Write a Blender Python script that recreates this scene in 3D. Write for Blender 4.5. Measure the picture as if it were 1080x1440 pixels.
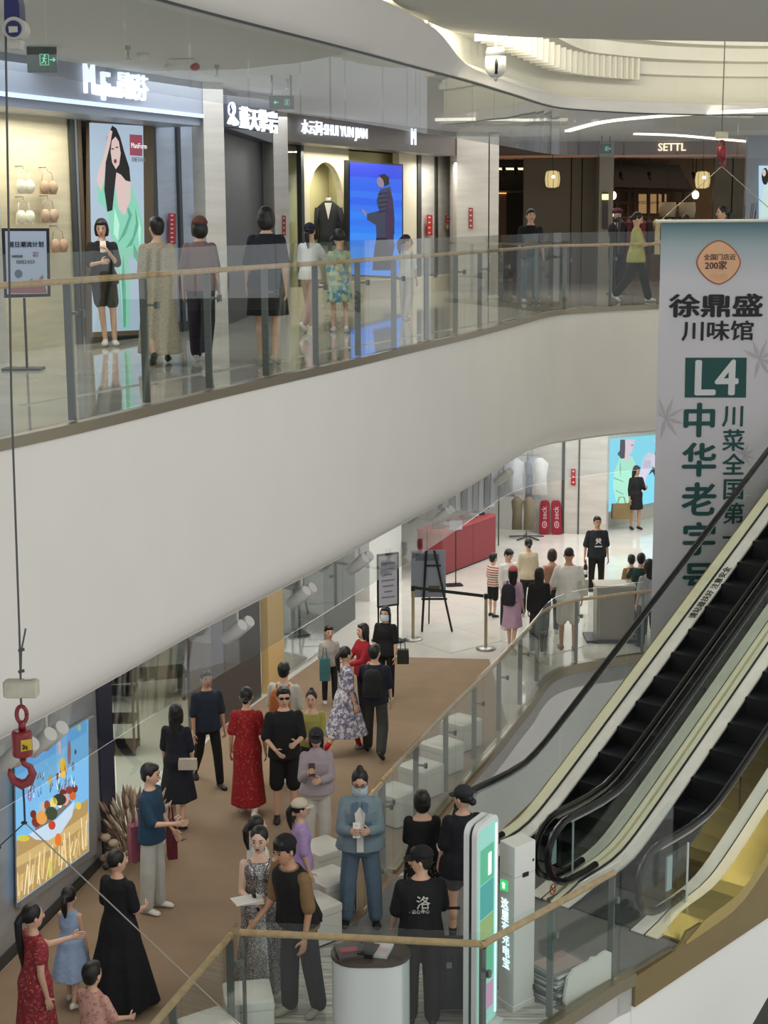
import bpy, bmesh, math, random
import numpy as np
from mathutils import Vector, Matrix
random.seed(7)
PI = math.pi
for o in list(bpy.data.objects): bpy.data.objects.remove(o)
S = bpy.context.scene
COL = S.collection
# ---------------------------------------------------------------- camera
CAMZ = 7.27; FPX = 2200.0; PITCH = math.atan(410/2200); ROLL = -0.006
_F = Vector((0, math.cos(PITCH), -math.sin(PITCH)))
_U0 = Vector((0, math.sin(PITCH), math.cos(PITCH)))
_R = Vector((1, 0, 0))*math.cos(ROLL) + _U0*math.sin(ROLL)
_U = _R.cross(_F)
CAM = Vector((0, 0, CAMZ))
cd = bpy.data.cameras.new('camera'); cam = bpy.data.objects.new('camera', cd); COL.objects.link(cam)
cd.sensor_fit = 'VERTICAL'; cd.sensor_height = 36; cd.lens = 36*FPX/1440
cd.clip_start = .1; cd.clip_end = 200
M = Matrix.Identity(4)
for i in range(3):
    M[i][0] = _R[i]; M[i][1] = _U[i]; M[i][2] = -_F[i]; M[i][3] = CAM[i]
cam.matrix_world = M
S.camera = cam
# ---------------------------------------------------------------- light, exposure
S.view_settings.view_transform = 'Standard'; S.view_settings.look = 'None'
S.view_settings.gamma = 1; S.view_settings.exposure = 0.0
S.view_settings.use_curve_mapping = False
W = bpy.data.worlds.new('world'); S.world = W; W.use_nodes = True
W.node_tree.nodes['Background'].inputs[0].default_value = (.95, .97, 1, 1)
W.node_tree.nodes['Background'].inputs[1].default_value = .70
def area(name, loc, size, power, col=(1, 1, 1), rot=(0, 0, 0), sy=None):
    l = bpy.data.lights.new(name, 'AREA'); l.energy = power; l.color = col
    l.shape = 'RECTANGLE'; l.size = size; l.size_y = sy or size
    o = bpy.data.objects.new(name, l); COL.objects.link(o); o.location = loc; o.rotation_euler = rot
    return o
UZ = 5.7
area('atrium_fill', (7.5, 11.2, 9.9), 7, 260, (1, .99, .95), (math.radians(25), 0, 0), 5)  # second unseen lamp, added to brighten the void wall and escalators
# large soft fill lamp added above the void, unseen and out of frame
area('atrium_fill', (8, 4, 10.2), 10, 420, (1, .99, .95), (math.radians(42), 0, math.radians(12)), 9)
# rows of ceiling light over the upper walkway
area('walkway_light', (-4.2, 15, 9.05), 1.6, 95, (.86, .93, 1), sy=7)
area('walkway_light', (-2.2, 24, 9.05), 1.6, 130, (.92, .96, 1), sy=8)
area('walkway_light', (3.6, 33, 9.05), 4, 80, (1, .96, .9), sy=4)
# ceiling light over the lower floor, beneath the upper slab
area('lower_light', (-3.3, 15.5, 3.25), 1.6, 62, (1, .94, .86), sy=6)
area('lower_light', (-1.2, 22.5, 3.25), 1.8, 95, (1, .95, .88), sy=6)
area('lower_light', (1.6, 29, 3.25), 4, 150, (1, .97, .92), sy=5)
area('lower_light', (5.5, 34, 3.25), 5, 190, (1, .98, .95), sy=4)
# ---------------------------------------------------------------- pixel helpers
def ray(px, py):
    return (_F + _R*((px-540)/FPX) - _U*((py-720)/FPX))
def at(px, py, z=0.0):
    d = ray(px, py); t = (z-CAMZ)/d.z
    return CAM + d*t
def atd(px, py, dist):                       # at plan depth dist
    d = ray(px, py); return CAM + d*(dist/d.y)
def px_of(p):
    v = Vector(p)-CAM; D = v.dot(_F)
    return 540+FPX*v.dot(_R)/D, 720-FPX*v.dot(_U)/D, D
class Plane:                                 # vertical plane through two plan points
    def __init__(s, a, b):
        s.a = Vector((a[0], a[1], 0)); s.b = Vector((b[0], b[1], 0))
        s.u = (s.b-s.a).normalized(); s.n = Vector((s.u.y, -s.u.x, 0))
        if s.n.dot(Vector((0, 0, 0))-s.a) < 0: s.n = -s.n
    def shift(s, d):
        return Plane(s.a+s.n*d, s.b+s.n*d)
    def w(s, px, py, off=0.0):
        d = ray(px, py); a = s.a+s.n*off
        t = ((a.x-CAM.x)*s.n.x+(a.y-CAM.y)*s.n.y)/(d.x*s.n.x+d.y*s.n.y)
        return CAM+d*t
# ---------------------------------------------------------------- materials
def lin(c):
    r = []
    for v in c:
        v = v/255
        r.append(v/12.92 if v <= .04045 else ((v+.055)/1.055)**2.4)
    return (r[0], r[1], r[2], 1)
MC = {}
def mat(name, col, rough=.6, metal=0, var=.0, scale=8, bump=0, bscale=60, spec=None, coat=0, stretch=None, col2=None, sheen=0, bdist=.01):
    if name in MC: return MC[name]
    m = bpy.data.materials.new(name); m.use_nodes = True; MC[name] = m
    nt = m.node_tree; b = nt.nodes['Principled BSDF']
    c = lin(col); b.inputs['Base Color'].default_value = c
    b.inputs['Roughness'].default_value = rough; b.inputs['Metallic'].default_value = metal
    if spec is not None: b.inputs['Specular IOR Level'].default_value = spec
    if coat: b.inputs['Coat Weight'].default_value = coat; b.inputs['Coat Roughness'].default_value = .05
    if sheen: b.inputs['Sheen Weight'].default_value = sheen
    tc = nt.nodes.new('ShaderNodeTexCoord'); mp = nt.nodes.new('ShaderNodeMapping')
    nt.links.new(tc.outputs['Object'], mp.inputs[0])
    if stretch: mp.inputs['Scale'].default_value = stretch
    if var or col2:
        n = nt.nodes.new('ShaderNodeTexNoise'); n.inputs['Scale'].default_value = scale; n.inputs['Detail'].default_value = 5
        nt.links.new(mp.outputs[0], n.inputs['Vector'])
        r = nt.nodes.new('ShaderNodeValToRGB'); e = r.color_ramp.elements
        if col2: e[0].color = c; e[1].color = lin(col2); e[0].position = .35; e[1].position = .68
        else:
            e[0].color = tuple(x*(1-var) for x in c[:3])+(1,); e[1].color = tuple(min(1, x*(1+var)) for x in c[:3])+(1,)
            e[0].position = .3; e[1].position = .7
        nt.links.new(n.outputs['Fac'], r.inputs[0]); nt.links.new(r.outputs[0], b.inputs['Base Color'])
    if bump:
        n2 = nt.nodes.new('ShaderNodeTexNoise'); n2.inputs['Scale'].default_value = bscale; n2.inputs['Detail'].default_value = 3
        nt.links.new(mp.outputs[0], n2.inputs['Vector'])
        bp = nt.nodes.new('ShaderNodeBump'); bp.inputs['Strength'].default_value = bump; bp.inputs['Distance'].default_value = bdist
        nt.links.new(n2.outputs['Fac'], bp.inputs['Height']); nt.links.new(bp.outputs[0], b.inputs['Normal'])
    return m
def emit(name, col, st=1.0):
    if name in MC: return MC[name]
    m = bpy.data.materials.new(name); m.use_nodes = True; MC[name] = m
    b = m.node_tree.nodes['Principled BSDF']
    c = lin(col); b.inputs['Base Color'].default_value = tuple(x*.2 for x in c[:3])+(1,)
    b.inputs['Emission Color'].default_value = c; b.inputs['Emission Strength'].default_value = st
    b.inputs['Roughness'].default_value = .4
    return m
def glassm(name, tint=(.95, .975, .965), refl=1.0, ior=1.45):
    m = bpy.data.materials.new(name); m.use_nodes = True; MC[name] = m
    nt = m.node_tree; nt.nodes.clear()
    out = nt.nodes.new('ShaderNodeOutputMaterial'); mx = nt.nodes.new('ShaderNodeMixShader')
    t = nt.nodes.new('ShaderNodeBsdfTransparent'); t.inputs[0].default_value = tint+(1,)
    g = nt.nodes.new('ShaderNodeBsdfGlossy'); g.inputs['Roughness'].default_value = .01
    f = nt.nodes.new('ShaderNodeLayerWeight'); f.inputs[0].default_value = .5
    pw = nt.nodes.new('ShaderNodeMath'); pw.operation = 'POWER'; pw.inputs[1].default_value = 4.5
    mu = nt.nodes.new('ShaderNodeMath'); mu.operation = 'MULTIPLY_ADD'; mu.inputs[1].default_value = .9*refl; mu.inputs[2].default_value = .035*refl; mu.use_clamp = True
    nt.links.new(f.outputs['Facing'], pw.inputs[0]); nt.links.new(pw.outputs[0], mu.inputs[0]); nt.links.new(mu.outputs[0], mx.inputs[0])
    nt.links.new(t.outputs[0], mx.inputs[1]); nt.links.new(g.outputs[0], mx.inputs[2]); nt.links.new(mx.outputs[0], out.inputs[0])
    return m
GLASS = glassm('clear_glass'); GLASS2 = glassm('curtain_glass', (.93, .95, .955), 1.3, 1.5)
GLASSD = glassm('shop_glass', (.86, .9, .9), 1.3, 1.5)
WHITE = mat('white_plaster', (226, 223, 217), .75, var=.015, scale=1.5)
PANEL = mat('white_panel', (238, 238, 234), .55)
CEIL = mat('ceiling_white', (214, 212, 206), .8)
TILE = mat('polished_tile', (216, 214, 207), .06, var=.06, scale=1.4, spec=.6)
TILEU = mat('polished_grey_tile', (200, 194, 182), .05, var=.12, scale=1.2, spec=.7)
MARB = mat('streaked_marble', (222, 219, 212), .3, stretch=(1.2, 14, 1), scale=2.2, col2=(142, 136, 127))
CARPET = mat('brown_carpet', (152, 130, 106), .95, var=.05, scale=3, bump=.5, bscale=180)
POSTM = mat('post_grey', (112, 117, 114), .45, metal=.35)
STEEL = mat('brushed_steel', (176, 178, 176), .35, metal=.9, stretch=(1, 1, 12), var=.06, scale=20)
DSTEEL = mat('dark_steel', (86, 90, 90), .4, metal=.7)
CHAN = mat('bronze_channel', (146, 138, 118), .35, metal=.75)
WOOD = mat('oak_handrail', (190, 156, 112), .38, stretch=(3, 3, 3), var=.16, scale=5)
GOLD = mat('champagne_metal', (150, 132, 92), .34, metal=.8, var=.05, scale=3)
CREAM = mat('cream_metal', (250, 242, 210), .32, metal=.05, var=.05, scale=2)
INOX = mat('bright_steel', (242, 240, 232), .3, metal=.1, var=.10, scale=2.5)
BLACK = mat('black_plastic', (18, 18, 19), .45)
RUBBER = mat('black_rubber', (14, 14, 15), .22, spec=.6)
STEPM = mat('dark_step_metal', (34, 38, 44), .5, metal=.5)
STEPB = mat('black_riser', (11, 12, 14), .6)
LMARB = mat('light_wall_marble', (196, 192, 184), .35, stretch=(1, 1, 7), var=.09, scale=1.3)
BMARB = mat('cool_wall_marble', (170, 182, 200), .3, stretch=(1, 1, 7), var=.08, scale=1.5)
CMARB = mat('cream_travertine', (206, 196, 164), .5, stretch=(1, 1, 8), var=.12, scale=1.2)
DPAN = mat('dark_recess_panel', (92, 93, 98), .5, stretch=(1, 1, 6), var=.08, scale=2)
BPAN = mat('taupe_panel', (98, 88, 74), .6)
DARK = mat('dark_interior', (36, 31, 28), .7)
# ---------------------------------------------------------------- mesh helpers
class MB:
    def __init__(s): s.v = []; s.f = []
    def add(s, vs, fs):
        k = len(s.v); s.v += [tuple(v) for v in vs]; s.f += [tuple(i+k for i in f) for f in fs]; return s
    def box(s, c, sz, rz=0, R=None):
        hx, hy, hz = sz[0]/2, sz[1]/2, sz[2]/2; c = Vector(c)
        R = R or Matrix.Rotation(rz, 3, 'Z')
        vs = [c+R@Vector((x*hx, y*hy, z*hz)) for z in (-1, 1) for x, y in ((-1, -1), (1, -1), (1, 1), (-1, 1))]
        return s.add(vs, [(3, 2, 1, 0), (4, 5, 6, 7), (0, 1, 5, 4), (1, 2, 6, 5), (2, 3, 7, 6), (3, 0, 4, 7)])
    def beam(s, a, b, w, h, up=(0, 0, 1)):
        a = Vector(a); b = Vector(b); d = b-a; L = d.length; d.normalize(); up = Vector(up)
        x = d.cross(up)
        if x.length < 1e-4: x = Vector((1, 0, 0))
        x.normalize(); z = x.cross(d); R = Matrix((x, d, z)).transposed()
        return s.box((a+b)/2, (w, L, h), R=R)
    def prism(s, pts, z0, z1):
        n = len(pts); vs = [(p[0], p[1], z0) for p in pts]+[(p[0], p[1], z1) for p in pts]
        fs = [tuple(range(n))[::-1], tuple(range(n, 2*n))]+[(i, (i+1) % n, n+(i+1) % n, n+i) for i in range(n)]
        return s.add(vs, fs)
    def slab(s, pts, off):                       # 3D polygon extruded by vector off
        n = len(pts); off = Vector(off); vs = [Vector(p) for p in pts]+[Vector(p)+off for p in pts]
        fs = [tuple(range(n))[::-1], tuple(range(n, 2*n))]+[(i, (i+1) % n, n+(i+1) % n, n+i) for i in range(n)]
        return s.add(vs, fs)
    def loft(s, rings, cap=True):
        n = len(rings[0]); vs = [p for r in rings for p in r]; fs = []
        for k in range(len(rings)-1):
            for i in range(n):
                j = (i+1) % n; fs.append((k*n+i, k*n+j, (k+1)*n+j, (k+1)*n+i))
        if cap: fs.append(tuple(range(n))[::-1]); fs.append(tuple(range((len(rings)-1)*n, len(rings)*n)))
        return s.add(vs, fs)
    def tube(s, path, r, n=8, cap=True):
        path = [Vector(p) for p in path]; rs = r if isinstance(r, (list, tuple)) else [r]*len(path)
        rings = []; prev = None
        for i, p in enumerate(path):
            d = (path[min(i+1, len(path)-1)]-path[max(i-1, 0)]).normalized()
            if prev is None: x = d.cross(Vector((0, 0, 1)) if abs(d.z) < .9 else Vector((0, 1, 0))).normalized()
            else: x = (prev-d*prev.dot(d)).normalized()
            prev = x; y = d.cross(x)
            rings.append([p+x*math.cos(2*PI*k/n)*rs[i]+y*math.sin(2*PI*k/n)*rs[i] for k in range(n)])
        return s.loft(rings, cap)
    def ell(s, c, r, R=None, nu=12, nv=8):
        c = Vector(c); R = R or Matrix.Identity(3); rings = []
        for k in range(1, nv):
            a = PI*k/nv
            rings.append([c+R@Vector((r[0]*math.sin(a)*math.cos(2*PI*i/nu), r[1]*math.sin(a)*math.sin(2*PI*i/nu), -r[2]*math.cos(a))) for i in range(nu)])
        return s.loft(rings)
    def lathe(s, prof, c=(0, 0, 0), n=16):
        c = Vector(c)
        return s.loft([[c+Vector((r*math.cos(2*PI*i/n), r*math.sin(2*PI*i/n), z)) for i in range(n)] for r, z in prof])
    def build(s, name, m, parent=None, smooth=False, origin=None):
        me = bpy.data.meshes.new(name)
        o0 = Vector(origin) if origin is not None else Vector((0, 0, 0))
        me.from_pydata([tuple(Vector(v)-o0) for v in s.v], [], s.f); me.materials.append(m)
        bm = bmesh.new(); bm.from_mesh(me); bmesh.ops.recalc_face_normals(bm, faces=bm.faces[:]); bm.to_mesh(me); bm.free()
        if smooth:
            me.polygons.foreach_set('use_smooth', [True]*len(me.polygons))
            if smooth == 'auto': me.set_sharp_from_angle(angle=math.radians(40))
        return link(name, me, parent, o0)
def link(name, me, parent=None, loc=(0, 0, 0)):
    o = bpy.data.objects.new(name, me); COL.objects.link(o); o.location = loc
    if parent is not None: o.parent = parent
    return o
def empty(name, loc=(0, 0, 0), rz=0):
    o = bpy.data.objects.new(name, None); COL.objects.link(o); o.location = loc; o.rotation_euler = (0, 0, rz); o.empty_display_size = .1
    return o
def tag(o, label=None, cat=None, group=None, kind=None):
    if label: o['label'] = label
    if cat: o['category'] = cat
    if group: o['group'] = group
    if kind: o['kind'] = kind
    return o
def struct(o, label=None):
    o['kind'] = 'structure'
    if label: o['label'] = label
    return o
def copy_tree(o, parent=None):
    c = o.copy(); COL.objects.link(c)
    if parent: c.parent = parent
    for ch in list(o.children): copy_tree(ch, c)
    return c
def catmull(P, n=6):
    P = [Vector((p[0], p[1], 0)) for p in P]; out = []
    for i in range(len(P)-1):
        p0 = P[max(i-1, 0)]; p1 = P[i]; p2 = P[i+1]; p3 = P[min(i+2, len(P)-1)]
        for k in range(n):
            t = k/n
            out.append(.5*((2*p1)+(p2-p0)*t+(2*p0-5*p1+4*p2-p3)*t*t+(3*p1-p0-3*p2+p3)*t**3))
    out.append(P[-1]); return out
def offset(C, d):                                  # + = to the left of travel
    out = []
    for i, p in enumerate(C):
        t = (C[min(i+1, len(C)-1)]-C[max(i-1, 0)]).normalized(); out.append(p+Vector((-t.y, t.x, 0))*d)
    return out
def sweep(mb, C, prof, closed=True):               # prof: list of (offset_left, z) or function of index
    rings = []
    for i, p in enumerate(C):
        t = (C[min(i+1, len(C)-1)]-C[max(i-1, 0)]).normalized(); n = Vector((-t.y, t.x, 0))
        pr = prof(i) if callable(prof) else prof
        rings.append([Vector((p.x, p.y, 0))+n*a+Vector((0, 0, z)) for a, z in pr])
    return mb.loft(rings, closed)
def pxpoint(C, px, z):                             # point on plan curve C (height z) seen at pixel column px
    best = None
    for i in range(len(C)-1):
        a = px_of((C[i].x, C[i].y, z))[0]-px; b = px_of((C[i+1].x, C[i+1].y, z))[0]-px
        if a*b <= 0 and a != b:
            t = a/(a-b); return C[i].lerp(C[i+1], t), (C[i+1]-C[i]).normalized()
    return None, None
_tm = {}
def text(name, body, size, origin, u, m, parent=None, v=(0, 0, 1), extrude=.01, bold=0, align='LEFT', sx=1.0, n=None):
    """flat lettering: u = reading direction, v = up direction, both 3D"""
    c = bpy.data.curves.new('t', 'FONT'); c.body = body; c.size = 1; c.extrude = extrude/size; c.align_x = align; c.resolution_u = 2
    t = bpy.data.objects.new('t', c); COL.objects.link(t)
    me = bpy.data.meshes.new_from_object(t.evaluated_get(bpy.context.evaluated_depsgraph_get()))
    bpy.data.objects.remove(t); bpy.data.curves.remove(c)
    if bold:
        bm = bmesh.new()
        for i_, (a_, b_) in enumerate(((0, 0), (bold, 0), (-bold, 0), (0, bold), (0, -bold))):
            k0 = len(bm.verts); bm.from_mesh(me); bm.verts.ensure_lookup_table()
            for q in range(k0, len(bm.verts)): bm.verts[q].co.x += a_; bm.verts[q].co.y += b_*.7; bm.verts[q].co.z += i_*.0007/size
        bm.to_mesh(me); bm.free()
    u = Vector(u).normalized(); v = Vector(v); w = u.cross(v)
    X = Matrix((u*size*sx, v*size, w*size)).transposed()
    me.transform(X.to_4x4()); me.materials.clear(); me.materials.append(m)
    return link(name, me, parent, origin)
# ================================================================ PLAN CURVES
def plan(pts, z): return [at(x, y, z) for x, y in pts]
ue = plan([(0, 628), (95, 607), (187, 585), (300, 557), (400, 534), (493, 513), (580, 492), (660, 473), (720, 457), (777, 442), (830, 437), (880, 434), (928, 432), (1010, 430), (1120, 429)], UZ)
d0 = (ue[0]-ue[1]).normalized()
ue = [ue[0]+d0*5, ue[0]+d0*2.5]+ue
UE = catmull(ue, 5)                                 # upper edge, left to right; left of travel = inside
le = plan([(1120, 921), (1010, 921), (928, 922), (885, 926), (850, 932), (820, 936), (794, 943), (775, 953), (762, 968), (750, 987), (725, 1018), (700, 1050), (640, 1120), (595, 1177), (553, 1230)], 0)
LE = catmull(le, 5)                                 # lower edge, right to left; right of travel = inside
# near platform edge
PD = at(235, 1440, 1.1); PA = at(335, 1321, 1.1); PB = at(685, 1338, 1.1); PC = at(872, 1234, 1.1)
dd = (PD-PA).normalized()
# ================================================================ ESCALATOR FRAME
EO = Vector((1.79, 17.9, 0)); ea = math.radians(47.5)
ES = Vector((math.cos(ea), math.sin(ea), 0)); ET = Vector((math.sin(ea), -math.cos(ea), 0))
def E3(s, t, z): return EO+ES*s+ET*t+Vector((0, 0, z))
EW = 1.43; ET2 = 1.31; ETR = 2.97
# ================================================================ SETTING
# ---- lower floor slab
lf = [Vector((-12, 4, 0)), PD+dd*8, PA, PB, PC, E3(-2.35, ETR, 0), E3(-1.0, ETR, 0), E3(-1.0, 0, 0)]
lf = [Vector((p.x, p.y, 0)) for p in lf]
lf += [Vector((p.x, p.y, 0)) for p in LE[::-1]]+[Vector((14, 27, 0)), Vector((14, 46, 0)), Vector((-12, 46, 0))]
struct(MB().prism(lf, -.35, 0).build('floor', TILE), 'polished pale stone floor of the lower gallery')
FL = bpy.data.objects['floor']
uf = [Vector((-12, 2, 0))]+[Vector((p.x, p.y, 0)) for p in offset(UE, .06)]+[Vector((16, 50, 0)), Vector((-12, 50, 0))]
fu = struct(MB().prism(uf, 5.45, UZ-.012).build('floor_upper', TILEU), 'glossy grey stone floor of the upper walkway')
uc = [Vector((-12, 2, 0))]+[Vector((p.x, p.y, 0)) for p in offset(UE, .35)]+[Vector((16, 50, 0)), Vector((-12, 50, 0))]
struct(MB().prism(uc, 3.38, 3.5).build('ceiling_lower', CEIL), 'white ceiling above the lower gallery')
def inpoly(p, poly):
    c = False; j = len(poly)-1
    for i in range(len(poly)):
        a, b = poly[i], poly[j]
        if (a.y > p[1]) != (b.y > p[1]) and p[0] < (b.x-a.x)*(p[1]-a.y)/(b.y-a.y)+a.x: c = not c
        j = i
    return c
def tiles(parent, poly, x0, x1, y0, y1, sx, sy, z, m, ang=0, h=.012, org=(0, 0)):
    me = None; R = Matrix.Rotation(ang, 3, 'Z'); O = Vector((org[0], org[1], 0)); n = 0
    for i in range(int((x1-x0)/sx)):
        for j in range(int((y1-y0)/sy)):
            c = Vector((x0+(i+.5)*sx, y0+(j+.5)*sy, 0))
            cs = [O+R@(c+Vector((a*sx/2, b*sy/2, 0))) for a, b in ((-1, -1), (1, -1), (1, 1), (-1, 1))]
            if not all(inpoly(q, poly) for q in cs): continue
            vis = False
            for q in cs:
                X, Y, D = px_of((q.x, q.y, z))
                if D > 0 and -30 < X < 1110 and -30 < Y < 1470: vis = True
            if not vis: continue
            if me is None:
                o = MB().box((0, 0, h/2), (sx-.004, sy-.004, h), ang).build('floor_tile', m, parent, origin=(0, 0, 0)); me = o.data
            else: o = link('floor_tile', me, parent)
            w = O+R@c; o.location = (w.x, w.y, z); n += 1
    return n
ue_in = [Vector((-12, 2, 0))]+offset(UE, .12)+[Vector((16, 50, 0)), Vector((-12, 50, 0))]
tiles(fu, ue_in, -14, 14, -10, 44, 1.2, 1.2, UZ-.012, TILEU, math.radians(-24), org=(0, 10))
# ---- upper balcony fascia, left of travel is inside
prof = [(0.0, UZ-.02), (0.0, 3.85), (.02, 3.72), (.07, 3.6), (.16, 3.5), (.30, 3.42), (.5, 3.38), (.5, 3.6), (.2, UZ-.3), (.2, UZ-.02)]
struct(sweep(MB(), UE, prof).build('wall_balcony', WHITE, smooth='auto'), 'white curved balcony fascia below the upper glass railing')
trim = [(-.025, UZ-.03), (-.025, UZ+.055), (.06, UZ+.055), (.06, UZ-.03)]
struct(sweep(MB(), UE, trim).build('trim_1', CHAN, smooth='auto'))
# ---- lower far fascia
lp = [(0.0, -.02), (0, -3.4), (-.4, -3.6), (-.4, -.02)]
struct(sweep(MB(), LE, lp).build('wall_void', PANEL, smooth='auto'), 'white fascia of the lower gallery edge behind the escalator')
struct(sweep(MB(), LE, [(.03, -.09), (.03, .06), (-.08, .06), (-.08, -.09)]).build('trim_2', CHAN, smooth='auto'))
# lower storey beneath (seen only down the void)
struct(MB().box((4, 24, -6.0), (34, 60, .2)).build('floor_basement', TILE), 'pale floor far down in the void')
struct(MB().box((6, 36, -3.2), (30, .3, 5.5)).build('wall_basement', PANEL))
# ---- near platform fascia
NEP = [Vector((p.x, p.y, 0)) for p in (PD+dd*8, PA, PB, PC, E3(-2.35, ETR, 0))]
w = MB()
for a, b in zip(NEP, NEP[1:]):
    t = (b-a).normalized(); n = Vector((-t.y, t.x, 0))
    w.add([a+Vector((0, 0, -.02)), b+Vector((0, 0, -.02)), b+Vector((0, 0, -2.6)), a+Vector((0, 0, -2.6)),
           a+n*.2+Vector((0, 0, -.02)), b+n*.2+Vector((0, 0, -.02)), b+n*.2+Vector((0, 0, -2.6)), a+n*.2+Vector((0, 0, -2.6))],
          [(0, 1, 2, 3), (7, 6, 5, 4), (0, 4, 5, 1), (3, 2, 6, 7), (0, 3, 7, 4), (1, 5, 6, 2)])
struct(w.build('wall_platform', PANEL), 'white fascia under the near platform edge')
w = MB()
for a, b in zip(NEP, NEP[1:]): w.beam(a+Vector((0, 0, 0)), b, .11, .13)
struct(w.build('trim_3', CHAN))
# ---- marble platform floor and carpet on the lower floor
edge_off = lambda P, d: P
cp = [at(-60, 1480), at(200, 1470), at(345, 1400), at(450, 1325), at(500, 1288), at(553, 1234), at(597, 1181), at(642, 1124), at(690, 1066), at(560-0, 0+926)]
cp = plan([(-80, 1475), (190, 1475), (345, 1400), (455, 1322), (512, 1286), (555, 1236), (598, 1184), (643, 1128), (703, 1053), (727, 1022), (690, 927), (560, 925), (440, 927), (300, 1032), (133, 1228), (0, 1368)], 0)
cp[0] = Vector((-3.9, 11, 0)); cp[-1] = Vector((-3.85, 14.1, 0)); cp.insert(1, Vector((-2.0, 11, 0)))
cpk = [(-5.2, 5), (PD+dd*5.8).xy, (PA+Vector((-.06, .3, 0))).xy]+[p.xy for p in plan([(345, 1405), (455, 1325), (512, 1288), (555, 1238), (598, 1186), (643, 1130), (697, 1057), (716, 1029), (688, 928), (560, 925), (448, 927), (300, 1034), (133, 1230), (0, 1370)], 0)]
struct(MB().prism(cpk, 0.0, .014).build('floor_carpet', CARPET), 'brown carpet laid along the lower shop fronts')
mp_ = [p.xy for p in plan([(452, 1326), (512, 1289), (600, 1300), (640, 1330), (760, 1345), (800, 1370)], 0)]
struct(MB().prism([(PA+Vector((.02, .06, 0))).xy, (PB+Vector((0, .07, 0))).xy, (PC+Vector((-.05, .05, 0))).xy]+mp_[::-1]+[p.xy for p in plan([(349, 1403)], 0)], 0, .010).build('floor_marble', MARB), 'streaked white marble platform at the escalator foot')
struct(MB().prism([E3(-1.02, 0, 0), E3(-1.02, ETR-.03, 0), E3(-3.35, ETR-.03, 0), E3(-3.6, 0.2, 0), at(514, 1288), at(553, 1237)], 0, .02).build('floor_landing', mat('landing_grey', (112, 112, 110), .55, var=.06)), 'grey landing in front of the escalators')
tiles(FL, [Vector((p.x, p.y, 0)) for p in [at(690, 930), at(560, 928), at(440, 931)]+[Vector((-3, 27, 0)), Vector((-1, 45, 0)), Vector((13, 45, 0)), Vector((13, 28, 0))]+offset(LE, -.12)[:38]], -20, 24, -14, 34, 1.2, 1.2, 0.0, TILE, math.radians(40), h=.010, org=(2, 26))
# ---- upper ceiling, bulkhead, cove
c_in = [Vector((-12, 2, 0))]+offset(UE, .0)+[Vector((16, 60, 0)), Vector((-12, 60, 0))]
struct(MB().prism(c_in, 9.14, 9.3).build('ceiling', CEIL), 'white ceiling of the upper walkway')
nU = len(UE)
_yt = ([-2000, 400, 545, 600, 630, 638, 650, 690, 760, 830, 1080, 3000], [-900, -60, 2, 32, 46, 80, 99, 113, 129, 141, 150, 150])
def _apex(i, k):
    p = UE[i]; t = (UE[min(i+1, nU-1)]-UE[max(i-1, 0)]).normalized(); n = Vector((-t.y, t.x, 0)); q = Vector((p.x, p.y, 0))+n*(-.9*k); return px_of((q.x, q.y, 9.2+.85*k))
_K = []
for i in range(nU):
    lo, hi = .04, 1.25
    for _ in range(24):
        m_ = (lo+hi)/2; X, Y, D = _apex(i, m_)
        if D > 3 and Y > float(np.interp(X, *_yt)): lo = m_
        else: hi = m_
    _K.append(lo if px_of((UE[i].x, UE[i].y, 9))[2] > 3 else 1.25)
for _ in range(3): _K = [sum(_K[max(0, i-1):i+2])/len(_K[max(0, i-1):i+2]) for i in range(nU)]
def sc(i):
    return _K[i]
def sc_old(i):
    x = px_of((UE[i].x, UE[i].y, 9.1))[0]; return float(np.interp(x, [-500, 480, 600, 700, 760, 1200], [1.25, 1.2, .85, .42, .2, .16]))
def bprof(i):
    k = sc(i); return [(0, 9.1), (-.22*k, 9.16+.04*k), (-.55*k, 9.2+.28*k), (-.8*k, 9.2+.62*k), (-.9*k, 9.2+.85*k), (-.7*k, 9.2+.9*k), (.3, 9.2+.9*k), (.3, 9.1)]
struct(sweep(MB(), UE, bprof).build('ceiling_bulkhead', WHITE, smooth='auto'), 'white curved bulkhead hanging over the balcony edge')
COVE = mat('cove_cream', (226, 222, 206), .7)
nst = 8
for k in range(nst):                                  # stepped cove, each ring a step lower towards the walkway
    f = k/(nst-1)
    def cprof(i, k=k, f=f):
        q = sc(i); zb = 9.75+q*.1
        o0 = -3.2+f*3.2; z0 = zb+(1-f)*1.5
        return [(o0, z0), (o0+.5, z0), (o0+.5, z0+.34), (o0, z0+.34)]
    struct(sweep(MB(), UE, cprof).build('ceiling_cove', COVE))
struct(sweep(MB(), UE, lambda i: [(.3, 9.3), (.5, 9.3), (.5, 11.6), (.3, 11.6)]).build('wall_cove', COVE))
nc = plan([(540, -12), (558, 6), (590, 24), (635, 43), (700, 50), (800, 54), (950, 57), (1140, 60)], 9.6)
ncp = [Vector((p.x, p.y, 0)) for p in catmull(nc, 4)]
struct(MB().prism([Vector((ncp[0].x, 15, 0))]+ncp+[Vector((16, ncp[-1].y, 0)), Vector((16, 15, 0))], 9.6, 9.75).build('ceiling_atrium', mat('ceiling_grey', (196, 195, 188), .8)), 'grey flat ceiling over the atrium')
struct(MB().box((2, 26, 12.6), (44, 60, .2)).build('ceiling_top', COVE))
LED = emit('warm_led', (255, 248, 226), 2.2)
cv = [p+Vector((0, 0, 9.82)) for p in offset([Vector((p.x, p.y, 0)) for p in ncp], -.25)]
led = MB().tube(cv, .04, 6).build('trim_4', LED); struct(led)
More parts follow.
